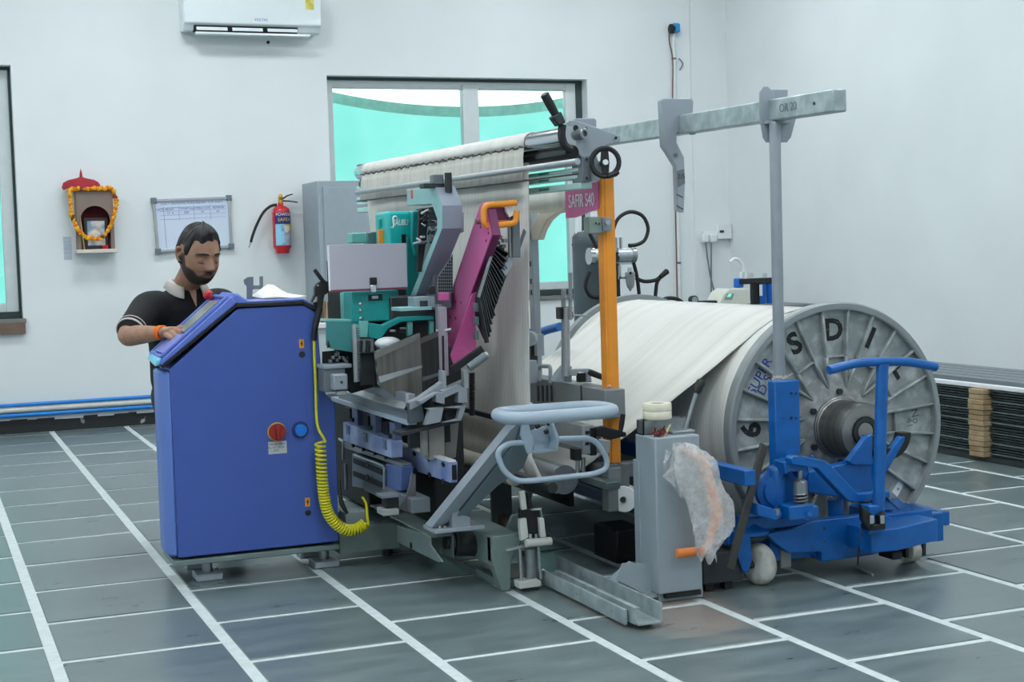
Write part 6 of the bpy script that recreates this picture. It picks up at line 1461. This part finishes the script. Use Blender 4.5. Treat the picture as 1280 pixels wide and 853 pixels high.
# ------------------------------------------------------------------ background between cabinet and cupboard
wt = thing('side_table', 'pale worktable behind the cabinet, holding bundles of wooden rods', 'table', (2.3, 8.9, 0))
yt = 8.5; ztb = at(410, 404, Y=yt).z; xa_, xb_ = at(300, 400, Y=yt).x, at(432, 400, Y=yt).x
MB().box(xa_, xb_, yt, yt + .7, ztb - .03, ztb).build('top', M_paper, wt, bevel=.004); MB().box(xa_ + .03, xb_ - .02, yt + .02, yt + .04, ztb - .25, ztb - .03).build('apron', mat('pale_panel', (190, 206, 206), .5), wt)
for xx in (xa_ + .05, xb_ - .05):
    for yy in (yt + .06, yt + .64): MB().box(xx - .025, xx + .025, yy - .025, yy + .025, 0, ztb - .03).build('leg', M_grey, wt)
M_rod = [mat('rod_brown', (140, 118, 96), .7, var=.12), mat('rod_tan', (170, 148, 122), .7, var=.12), mat('rod_dark', (96, 80, 66), .7, var=.12)]
rod_things = []
for i in range(8):
    x0_ = 396 + i * 3.0
    b0 = at(x0_, 402.5, Y=yt + .1); t0_ = at(x0_, 376 + (i % 3) * .6, Y=yt + .1)
    o = MB().box(b0.x - .0058, b0.x + .0058, yt + .08, yt + .12, ztb, t0_.z).build('wooden_block', M_rod[i % 3], bevel=.002)
    tag(o, '%s upright wooden block of the row behind the air gun' % ('first', 'second', 'third', 'fourth', 'fifth', 'sixth', 'seventh', 'rightmost eighth')[i], 'wooden block', 'wooden blocks in a row')
for i in range(6):
    x0_ = 323 + i * 3.2; b0 = at(x0_, 371, Y=yt + .1)
    o = MB().box(b0.x - .0065, b0.x + .0065, yt + .3, yt + .35, ztb, at(x0_, 368.5, Y=yt + .3).z).build('wooden_block', M_rod[(i + 1) % 3], bevel=.002)
    tag(o, '%s small wooden block between the grey bracket and white paper' % ('first', 'second', 'third', 'fourth', 'fifth', 'rightmost sixth')[i], 'wooden block', 'wooden blocks near the bracket')
# dark pressure tank with air valve by the window
tk = thing('pressure_tank', 'tall dark grey pressure tank standing near the window', 'tank', (3.85, 8.2, 0))
yt = 8.2; cx_ = at(742, 330, Y=yt).x; rt_ = .128
M_tank = mat('tank_grey', (70, 84, 90), .45, var=.05)
z1_ = at(742, 296, Y=yt).z
MB().lathe((cx_, yt, 0), (0, 0, 1), [(rt_, 0), (rt_, z1_ - .05), (rt_ + .004, z1_ - .05), (rt_ + .004, z1_ - .04), (rt_, z1_ - .04), (rt_, z1_), (rt_ * .85, z1_ + .03), (.05, z1_ + .04)], 36).build('vessel', M_tank, tk)
MB().cyl(at(723, 300, Y=yt), at(723, 270, Y=yt), .02, n=12).build('pipe', M_white, tk); MB().tube(smoothline([at(x, y, Y=yt - .02) for x, y in ((718, 296), (722, 295), (728, 298), (728, 304))], 4), .006, 6).build('red_line', mat('line_red', (150, 40, 60), .5), tk)
va = thing('air_valve', 'silver horizontal air valve with black hoses behind the orange post', 'valve', at(765, 330, Y=7.9))
yv = 7.9
MB().cyl(at(738, 320.5, Y=yv), at(793, 319, Y=yv), .042, n=24).build('cylinder', M_alu, va)
MB().cyl(at(736, 320.5, Y=yv), at(741, 320.5, Y=yv), .05, n=20).build('end_cap', M_chrome, va); MB().cyl(at(788, 319, Y=yv), at(793, 319, Y=yv), .047, n=20).build('end_cap', M_steel, va)
for x in (767, 771.5): MB().cyl(at(x, 311, Y=yv - .02), at(x, 317, Y=yv - .05), .009, n=10).build('port', M_chrome, va)
MB().lathe(at(769, 323, Y=yv - .04), (0, -1, 0), [(.02, 0), (.024, .01), (.02, .02)], 14).build('knob', M_black, va)
fbox(764, 297, 772, 312, yv, .06).build('block', M_steel, va, bevel=.004); fbox(776, 297, 778, 312, yv, .02).build('bracket', M_alu, va)
fbox(766, 329, 775, 372, yv + .04, .08).build('stand', M_dark, va)
MB().box(at(768, 360, Y=yv).x - .03, at(768, 360, Y=yv).x + .06, yv + .04, yv + .12, 0, at(768, 370, Y=yv).z).build('stand_post', M_dark, va)
for pts in (((766, 300), (767, 286), (774, 272), (788, 265), (803, 270), (810, 285), (806, 300), (796, 306), (786, 307)), ((791, 325), (796, 345), (799, 368)), ((795, 348), (806, 352), (820, 350), (828, 343)), ((819, 375), (820, 362), (822, 352), (830, 342), (835, 339)), ((737, 340), (733, 350), (732, 360), (738, 370), (748, 372)), ((735, 288), (741, 300), (746, 310)), ((822, 378), (834, 373), (846, 374), (853, 378))):
    MB().tube(smoothline([at(x, y, Y=yv + .02) for x, y in pts], 6), .0115, 8).build('hose', M_rubber, va)
a, b = at(826, 346, Y=yv), at(834, 339, Y=yv); MB().tube([a, b], [.014, .018], 10).build('hose_end', M_rubber, va)
fl_ = thing('air_filter', 'small clear filter bowl hung beside the black hoses', 'filter', at(788, 363, Y=7.86))
MB().lathe(at(788, 362, Y=7.86), (0, 0, 1), [(.006, -.01), (.008, 0), (.02, .015), (.026, .04), (.027, .075), (.03, .08), (.03, .1), (.015, .105), (.012, .13)], 20).build('bowl', M_alu, fl_); MB().cyl(at(788, 341.5, Y=7.83), at(788, 341.5, Y=7.82), .009, n=10).build('port', M_black, fl_)
fbox(774, 332, 776.5, 349, 7.88, .015).build('bracket', M_alu, fl_); fbox(774, 346, 786, 349, 7.88, .015).build('bracket', M_alu, fl_); MB().box(at(774, 333, Y=7.88).x, at(790, 333, Y=7.88).x, 7.88, 7.9, at(774, 331, Y=7.88).z, at(774, 328, Y=7.88).z).build('hanger', M_alu, fl_)
# ------------------------------------------------------------------ the operator behind the cabinet
man = thing('person', 'man in black polo shirt leaning over the blue console', 'person', (1.15, 7.0, 0))
V3 = Vector
Hc = V3((1.191, 6.72, 1.362)); HS = 1.11
hf = V3((.36, -.93, 0)).normalized(); tilt = radians(17)
hr0 = V3((-hf.y, hf.x, 0)) * -1          # his left-hand side seen from above is -hr0
hz_ = (V3((0, 0, 1)) * cos(tilt) + hf * sin(tilt)).normalized(); hfw = (hf * cos(tilt) - V3((0, 0, 1)) * sin(tilt)).normalized(); hx_ = hfw.cross(hz_).normalized()
def HP(x, y, z): return Hc + (hx_ * x + hfw * y + hz_ * z) * HS
def g_(d, s): return math.exp(-(d / s) ** 2)
def head_pt(a, l):
    """a: longitude from the face, l: latitude; head-local metres"""
    x, y, z = .078 * sin(a) * cos(l), .096 * cos(a) * cos(l), .118 * sin(l)
    if z < 0:
        t = -z / .118; x *= 1 - .16 * t ** 1.6; y = y * (1 - .1 * t) + (.02 * t if cos(a) > 0 else .03 * t)
        # fuller lower face
        k = 1 + .34 * t ** 2.2; x *= k; y *= 1 + .12 * t ** 2
    else: x *= 1 + .03 * sin(l)
    if cos(a) > 0:
        ax_ = abs(x)
        y += .007 * g_(z - .024, .011) * g_(ax_ - .03, .03)                 # brow
        y -= .014 * g_(z - .003, .012) * g_(ax_ - .032, .016)               # eye socket
        w_ = .009 + .006 * max(0, min(1, (.02 - z) / .06))
        if -.05 < z < .03: y += (.028 * max(0, min(1, (.022 - z) / .05)) if z > -.031 else .028 * max(0, 1 - (-.031 - z) / .014)) * g_(x, w_)   # nose
        y += .006 * g_(z + .032, .008) * g_(ax_ - .013, .007)                # nostril wings
        y += .0055 * g_(z + .056, .006) * g_(x, .024) + .0065 * g_(z + .070, .006) * g_(x, .02)   # lips
        y -= .004 * g_(z + .063, .003) * g_(x, .026)
        y += .006 * g_(z + .098, .016) * g_(x, .024)                         # chin
        y += .005 * g_(z + .03, .024) * g_(ax_ - .05, .02)                   # cheeks
    return x, y, z
NA, NL = 96, 72
def lat(j): return -pi / 2 + pi * j / NL
hb_ = MB(); rows = []
for j in range(1, NL): rows.append([HP(*head_pt(2 * pi * i / NA, lat(j))) for i in range(NA)])
hb_.grid(rows, True); n0 = len(hb_.v)
hb_.v += [HP(*head_pt(0, -pi / 2)), HP(*head_pt(0, pi / 2))]
hb_.f += [[n0, i, (i + 1) % NA] for i in range(NA)] + [[n0 + 1, (NL - 2) * NA + (i + 1) % NA, (NL - 2) * NA + i] for i in range(NA)]
for s in (-1, 1):                        # ears, lids
    for k in range(9):
        t = -1.2 + 2.6 * k / 8; hb_.ball(HP(s * (.083 + .005 * sin(t)), -.012 - .014 * cos(t * 1.1), .002 + .026 * sin(t)), (.0085 * HS, .0085 * HS, .0085 * HS), 8, 6)
    hb_.ball(HP(s * .08, -.004, -.004), .013, 8, 6); hb_.ball(HP(s * .081, -.002, -.026), .0095, 8, 6)
    hb_.ball(HP(s * .032, .073, .001), .0145 * HS, 12, 8)
# neck, trunk, arms and legs: skinned skeleton
def skin(nodes, edges, root, levels=2):
    me = bpy.data.meshes.new('sk'); ks = list(nodes); ix = {k: i for i, k in enumerate(ks)}
    me.from_pydata([nodes[k][0] for k in ks], [(ix[a], ix[b]) for a, b in edges], [])
    o = bpy.data.objects.new('sk', me); COL.objects.link(o)
    o.modifiers.new('s', 'SKIN'); sd = o.modifiers.new('d', 'SUBSURF'); sd.levels = levels; sd.render_levels = levels
    for k in ks:
        v = me.skin_vertices[0].data[ix[k]]; r = nodes[k][1]; v.radius = r if isinstance(r, tuple) else (r, r); v.use_root = (k == root)
    bpy.context.view_layer.update()
    ev = bpy.data.meshes.new_from_object(o.evaluated_get(bpy.context.evaluated_depsgraph_get()))
    mb = MB(); mb.add([v.co.copy() for v in ev.vertices], [list(p.vertices) for p in ev.polygons])
    bpy.data.objects.remove(o); bpy.data.meshes.remove(me); bpy.data.meshes.remove(ev); return mb
SR, SL = V3((.972, 6.83, 1.128)), V3((1.335, 6.93, 1.125)); ER, EL = V3((.853, 6.63, 1.018)), V3((1.47, 6.86, .93))
WR, WL = V3((.972, 6.395, 1.035)), V3((1.36, 6.68, .98))
NB = V3((1.155, 6.86, 1.215))
nodes = {
 'pelvis': (V3((1.15, 7.1, .74)), .14), 'waist': (V3((1.15, 7.0, .9)), .135), 'chest': (V3((1.155, 6.92, 1.05)), .135), 'neckb': (NB, .062), 'neck': (Hc - hz_ * .075 * HS - hfw * .03 * HS, .056), 'skull': (Hc - hfw * .02, .06),
 'sr': (SR, .062), 'er': (ER, .043), 'fr': (ER.lerp(WR, .35), .041), 'wr': (WR, (.029, .024)),
 'sl': (SL, .062), 'el': (EL, .043), 'fl': (EL.lerp(WL, .35), .041), 'wl': (WL, .027),
 'hr': (V3((1.11, 7.08, .7)), .088), 'kr': (V3((1.12, 6.88, .42)), .062), 'ar': (V3((1.12, 7.06, .09)), .045),
 'hl': (V3((1.28, 7.1, .7)), .088), 'kl': (V3((1.32, 6.9, .42)), .062), 'al': (V3((1.34, 7.08, .09)), .045)}
edges = [('pelvis', 'waist'), ('waist', 'chest'), ('chest', 'neckb'), ('neckb', 'neck'), ('neck', 'skull'), ('chest', 'sr'), ('sr', 'er'), ('er', 'fr'), ('fr', 'wr'), ('chest', 'sl'), ('sl', 'el'), ('el', 'fl'), ('fl', 'wl'),
         ('pelvis', 'hr'), ('hr', 'kr'), ('kr', 'ar'), ('pelvis', 'hl'), ('hl', 'kl'), ('kl', 'al')]
def loft(mb, rings, n=24):
    # rings: (centre, half width along u, half depth along v, u); v is horizontal and normal to u
    rows = []
    for c, ru, rv, u in rings:
        u = V3(u).normalized(); v = V3((0, 0, 1)).cross(u)
        rows.append([c + u * (ru * cos(2 * pi * i / n)) + v * (rv * sin(2 * pi * i / n)) for i in range(n)])
    k = len(mb.v); mb.grid(rows, True); mb.f += [[k + i for i in range(n)][::-1], [k + (len(rows) - 1) * n + i for i in range(n)]]
    return mb
UB = (SL - SR); UB.z = 0
def limb(mb, pts, n=16):
    P = smoothline([p for p, r in pts], 5); R = smoothline([V3((r, 0, 0)) for p, r in pts], 5)
    mb.tube(P, [r.x for r in R], n); mb.ball(pts[0][0], pts[0][1], 16, 10); mb.ball(pts[-1][0], pts[-1][1], 16, 10); return mb
def trunk(mb, g=0., lo=None):
    return loft(mb, [(V3((1.19, 7.09, .66 if lo is None else lo)), .165 + g, .125 + g, UB), (V3((1.18, 7.07, .78)), .172 + g, .135 + g, UB), (V3((1.165, 7.0, .92)), .165 + g, .14 + g, UB), (V3((1.155, 6.94, 1.04)), .175 + g, .128 + g, UB), (V3((1.157, 6.9, 1.12)), .18 + g, .11 + g, UB), (V3((1.157, 6.88, 1.175)), .135 + g, .09 + g, UB), (V3((1.157, 6.87, 1.21)), .08 + g, .072 + g, UB)])
def fuse(mb, voxel, it, fac=.5):
    o = mb.build('fuse', M_black, None, fix=False, smooth=False)
    r = o.modifiers.new('r', 'REMESH'); r.mode = 'VOXEL'; r.voxel_size = voxel; sm = o.modifiers.new('s', 'SMOOTH'); sm.iterations = it; sm.factor = fac
    bpy.context.view_layer.update()
    ev = bpy.data.meshes.new_from_object(o.evaluated_get(bpy.context.evaluated_depsgraph_get())); c = ORG[o]
    out = MB(); out.add([v.co + c for v in ev.vertices], [list(p.vertices) for p in ev.polygons])
    old = o.data; bpy.data.objects.remove(o); bpy.data.meshes.remove(old); bpy.data.meshes.remove(ev); return out
body = trunk(MB(), -.012)
limb(body, [(SR, .058), (SR.lerp(ER, .5), .05), (ER, .043), (ER.lerp(WR, .3), .043), (ER.lerp(WR, .7), .034), (WR, .026)])
limb(body, [(SL, .058), (SL.lerp(EL, .5), .05), (EL, .043), (EL.lerp(WL, .3), .042), (EL.lerp(WL, .7), .034), (WL, .026)])
limb(body, [(NB - V3((0, 0, .05)), .07), (NB, .064), nodes['neck'], nodes['skull']])
LEGR = [(nodes['hr'][0], .088), (nodes['kr'][0], .06), (nodes['ar'][0], .042)]; LEGL = [(nodes['hl'][0], .088), (nodes['kl'][0], .06), (nodes['al'][0], .042)]
limb(body, LEGR); limb(body, LEGL)
body.add(hb_.v, hb_.f)
# hands: palm plus five separately jointed fingers
def hand(W, fwd, side, nrm, curl, s=1.):
    """W wrist, fwd towards the knuckles, side towards the thumb, nrm out of the back of the hand"""
    out = MB()
    def L(f, t, n): return W + (fwd * f + side * t + nrm * n) * s
    pal = skin({'w': (W, (.027 * s, .021 * s)), 'p': (L(.035, 0, .004), (.036 * s, .02 * s)), 'k': (L(.078, 0, .008), (.038 * s, .016 * s)), 'e': (L(.088, 0, .007), (.034 * s, .013 * s))}, [('w', 'p'), ('p', 'k'), ('k', 'e')], 'w')
    out.add(pal.v, pal.f)
    out.ball(L(.05, .0, .002), (.036 * s, .036 * s, .02 * s), 14, 8)
    for k, (t, ln, cu) in enumerate(zip((.03, .01, -.011, -.03), (.082, .09, .084, .066), curl)):
        b0 = L(.07, t, .004); p = L(.088, t, .004); a = radians(cu[0]); pts = [(b0, .0105 * s), (p, .0105 * s)]
        for seg, da in ((.42, 0), (.32, cu[1]), (.26, cu[2])):
            a += radians(da); p = p + (fwd * cos(a) - nrm * sin(a) + side * t * .8) * (ln * seg * s); pts.append((p, (.0095 - .0012 * len(pts) * .5) * s))
        f = skin({i: q for i, q in enumerate(pts)}, [(i, i + 1) for i in range(len(pts) - 1)], 0); out.add(f.v, f.f)
    th = [(L(.02, .022, -.004), .014 * s), (L(.045, .042, -.012), .0125 * s), (L(.07, .05, -.02), .0105 * s), (L(.092, .046, -.027), .0085 * s)]
    f = skin({i: q for i, q in enumerate(th)}, [(0, 1), (1, 2), (2, 3)], 0); out.add(f.v, f.f)
    return out
TIP = at(231, 414.5, Y=6.2)
fwd = (TIP - WR).normalized(); nrm = V3((-.35, -.25, .9)); nrm = (nrm - fwd * nrm.dot(fwd)).normalized(); side = nrm.cross(fwd).normalized()
h1 = hand(WR, fwd, side, nrm + fwd * .0, ((8, 22, 18), (26, 36, 28), (34, 44, 32), (38, 46, 34)), 1.16); body.add(h1.v, h1.f)
f2 = V3((.2, -.9, -.1)).normalized(); n2 = V3((0, 0, 1)); n2 = (n2 - f2 * n2.dot(f2)).normalized(); s2 = f2.cross(n2).normalized() * -1
h2 = hand(WL, f2, s2, n2, ((10, 20, 15), (12, 22, 15), (14, 24, 15), (16, 26, 18)), 1.0); body.add(h2.v, h2.f)

def skin_mat():
    m = bpy.data.materials.new('skin'); m.use_nodes = True
    N = m.node_tree.nodes; L = m.node_tree.links; b = N['Principled BSDF']; b.inputs['Roughness'].default_value = .5
    b.inputs['Subsurface Weight'].default_value = .06; b.inputs['Subsurface Radius'].default_value = (.01, .004, .002)
    at_ = N.new('ShaderNodeAttribute'); at_.attribute_name = 'pigment'; sp = N.new('ShaderNodeSeparateColor'); L.new(at_.outputs['Color'], sp.inputs[0])
    tc = N.new('ShaderNodeTexCoord'); nz = N.new('ShaderNodeTexNoise'); nz.inputs['Scale'].default_value = 24; nz.inputs['Detail'].default_value = 6; L.new(tc.outputs['Object'], nz.inputs['Vector'])
    r = N.new('ShaderNodeValToRGB'); r.color_ramp.elements[0].position = .35; r.color_ramp.elements[1].position = .7
    r.color_ramp.elements[0].color = (*lin((146, 106, 84)), 1); r.color_ramp.elements[1].color = (*lin((168, 126, 102)), 1); L.new(nz.outputs['Fac'], r.inputs['Fac'])
    m1 = N.new('ShaderNodeMixRGB'); L.new(sp.outputs[0], m1.inputs[0]); L.new(r.outputs[0], m1.inputs[1]); m1.inputs[2].default_value = (*lin((34, 27, 25)), 1)
    m2 = N.new('ShaderNodeMixRGB'); L.new(sp.outputs[1], m2.inputs[0]); L.new(m1.outputs[0], m2.inputs[1]); m2.inputs[2].default_value = (*lin((112, 66, 60)), 1)
    L.new(m2.outputs[0], b.inputs['Base Color']); return m
bo = body.build('body', skin_mat(), man, fix=False)
rm = bo.modifiers.new('r', 'REMESH'); rm.mode = 'VOXEL'; rm.voxel_size = .0042; rm.use_smooth_shade = True
sm_ = bo.modifiers.new('sm', 'SMOOTH'); sm_.iterations = 2; sm_.factor = .4
bpy.context.view_layer.update()
me = bpy.data.meshes.new_from_object(bo.evaluated_get(bpy.context.evaluated_depsgraph_get()))
bo.modifiers.clear(); bo.data = me
ca = me.color_attributes.new('pigment', 'FLOAT_COLOR', 'POINT')
def sst(a, b, x): t = max(0, min(1, (x - a) / (b - a))); return t * t * (3 - 2 * t)
vals = []
for v in me.vertices:
    d = v.co + ORG[bo] - Hc
    x, y, z = d.dot(hx_) / HS, d.dot(hfw) / HS, d.dot(hz_) / HS; be = li = 0.
    if d.length < .19 and y > -.03 and z < .03:
        ax_ = abs(x)
        aa_ = atan2(ax_, y); jaw = -.037 - .03 * g_(ax_ - .035, .02) + .05 * sst(1.12, 1.36, aa_)       # upper beard line: moustache, cheek hollow, sideburns
        be = sst(jaw + .008, jaw - .006, z) * sst(1.72, 1.5, aa_) * (1 - .75 * sst(-.115, -.15, z))
        mouth = g_((z + .0625) / 1., .0065) * g_(x, .02)
        li = min(1, mouth * 1.5) * (1 if y > .06 else 0); be *= 1 - li
        be = max(be, .92 * g_(z + .045, .006) * g_(x, .03) * (1 if y > .05 else 0))   # moustache
        be = max(be, 1. * g_(z - .0265 + (ax_ - .03) * .12, .0045) * sst(.012, .018, ax_) * sst(.058, .05, ax_) * (1 if y > .04 else 0))  # eyebrows
        be = max(be, .85 * g_(z + .0105, .0022) * g_(ax_ - .032, .014) * (1 if y > .05 else 0))   # lashes of the lowered lids
    vals += [min(1, be) * .97, li, 0, 1]
ca.data.foreach_set('color', vals)
for s in (-1, 1):
    def surf(x, z, o):
        l = math.asin(z / .118); a = math.asin(max(-1, min(1, x / (.078 * cos(l))))); p = V3(head_pt(a, l)); n_ = p.normalized(); q = p + n_ * o; return HP(q.x, q.y, q.z)
    MB().tube([surf(s * (.012 + .045 * k / 8), .024 + .007 * sin(pi * (k + 1) / 9) - .004 * k / 8, .0015) for k in range(9)], [.0022, .0036, .004, .004, .004, .0036, .003, .0024, .0014], 6).build('eyebrow', mat('brow_black', (24, 20, 19), .6), man)
    MB().tube([HP(s * (.018 + .029 * k / 6), .0868 - .0035 * abs(k - 2.5) ** 1.2 * .5, -.0075 - .003 * sin(pi * k / 6)) for k in range(7)], [.001, .0017, .002, .002, .002, .0017, .001], 5).build('eyelash', mat('brow_black', (0, 0, 0)), man)
# hair cap
M_hair = mat('black_hair', (17, 15, 15), .5, var=.35, scale=60, stretch=(1, 1, .3), bump=.6)
rows = []
for j in range(NL // 2 - 12, NL + 1):
    row = []
    for i in range(NA):
        a = 2 * pi * i / NA; aa = abs((a + pi) % (2 * pi) - pi)
        low = .074 + .004 * sin(9 * a) + .005 * cos(4 * a + 1) if aa < .7 else .073 - .066 * sst(.95, 1.25, aa) + .036 * sst(1.36, 1.5, aa) - .085 * sst(1.75, 2.3, aa)      # hairline by longitude
        l = lat(j); x, y, z = head_pt(a, l)
        if z < low:
            l2 = math.asin(max(-1, min(1, low / .118))); x, y, z = head_pt(a, l2)
        th = (.007 + .007 * sst(.05, .1, z)) * sst(0, .02, z - low) + .0012 + .002 * sin(a * 31 + z * 120 + 2 * sin(a * 7)) * sst(0, .02, z - low) + .008 * sst(.9, 0, aa) * sst(.0, .02, z - low)
        n_ = V3((x, y, z)).normalized(); p = V3((x, y, z)) + n_ * th
        row.append(HP(p.x, p.y, p.z))
    rows.append(row)
MB().grid(rows, True).build('hair', M_hair, man, ang=180)

# clothing: black polo shirt
sb = trunk(MB(), .008, .7)
limb(sb, [(SR + V3((.04, .01, .0)), .08), (SR, .074), (SR.lerp(ER, .4), .07), (SR.lerp(ER, .74), .067)])
limb(sb, [(SL + V3((-.04, .01, .0)), .08), (SL, .074), (SL.lerp(EL, .4), .072), (SL.lerp(EL, .74), .067)])
sh_ = fuse(sb, .009, 5)
M_shirt = mat('black_knit', (15, 16, 20), .85, var=.2, scale=6, bump=.15)
sho = sh_.build('polo_shirt', M_shirt, man, fix=False, ang=180)
M_trim = mat('pale_trim', (196, 186, 180), .8)
def band(p0, p1, t, r, w, m, name):
    d = (p1 - p0).normalized(); c = p0.lerp(p1, t)
    MB().lathe(c, d, [(r - .004, -w / 2), (r, -w / 2), (r, w / 2), (r - .004, w / 2)], 28, closed=True).build(name, m, sho)
for p0, p1, t in ((SR, ER, .78), (SL, EL, .78)):
    band(p0, p1, t + .05, .066, .014, M_trim, 'sleeve_band'); band(p0, p1, t - .03, .068, .005, M_trim, 'sleeve_band'); band(p0, p1, t + .01, .0665, .014, M_shirt, 'sleeve_hem')
# collar: folded strip around the neck, open at the front, pale on the underside fold
rows = []
cf = V3((hf.x * .5 + .0, hf.y, 0)).normalized(); cr_ = V3((-cf.y, cf.x, 0))
for i in range(25):
    a = radians(26 + 308 * i / 24); r0 = .075
    d = cf * cos(a) + cr_ * sin(a); fr_ = max(0, cos(a))
    base = NB + V3((0, .005, .0))
    up_ = base + d * (r0 - .008) + V3((0, 0, .036 - .036 * fr_)); lo_ = base + d * (r0 + .026 + .012 * fr_) + V3((0, 0, .0 - .055 * fr_)); mid = base + d * (r0 + .01) + V3((0, 0, .034 - .036 * fr_))
    rows.append([up_ - V3((0, 0, .04)), up_, mid, lo_])
MB().grid(rows).build('collar', M_trim, sho, fix=False, thick=.004)
rows = []
# open neckline showing skin
MB().grid([[NB + cf * (.07 + .045 * k / 5) + cr_ * (u * .02 * (1 - k / 5.5)) + V3((0, 0, .0 - .085 * k / 5)) for u in (-1, 0, 1)] for k in range(6)]).build('neck_opening', mat('skin_plain', (150, 110, 90), .5, var=.05), man, fix=False)
# orange wrist thread
d = (WR - ER).normalized(); mb = MB(); u_ = d.cross(V3((0, 0, 1))).normalized(); v_ = d.cross(u_)
for k in range(3):
    c = WR - d * (.022 - .009 * k); mb.tube([c + u_ * (.0335 - .0006 * k) * cos(t) + v_ * (.029 - .0006 * k) * sin(t) + d * .004 * sin(t + k) for t in [2 * pi * i / 20 for i in range(20)]], .0044, 6, True)
mb.build('wrist_thread', mat('thread_orange', (228, 112, 26), .8), man)
# trousers, shoes
tb_ = loft(MB(), [(V3((1.19, 7.09, .64)), .17, .13, UB), (V3((1.18, 7.08, .8)), .17, .135, UB)])
for lg_ in (LEGR, LEGL): limb(tb_, [(p + V3((0, 0, -.02 if i == 2 else 0)), r + (.03 if i == 2 else .02)) for i, (p, r) in enumerate(lg_)])
fuse(tb_, .012, 4).build('trousers', mat('dark_trousers', (42, 46, 58), .8, var=.1), man, fix=False, ang=180)
for k in ('ar', 'al'):
    c = nodes[k][0]; MB().lathe(c + V3((0, .08, -.045)), (0, -1, 0), [(.02, 0), (.045, .015), (.048, .08), (.046, .16), (.04, .22), (.015, .25)], 18).build('shoe', M_black, man)
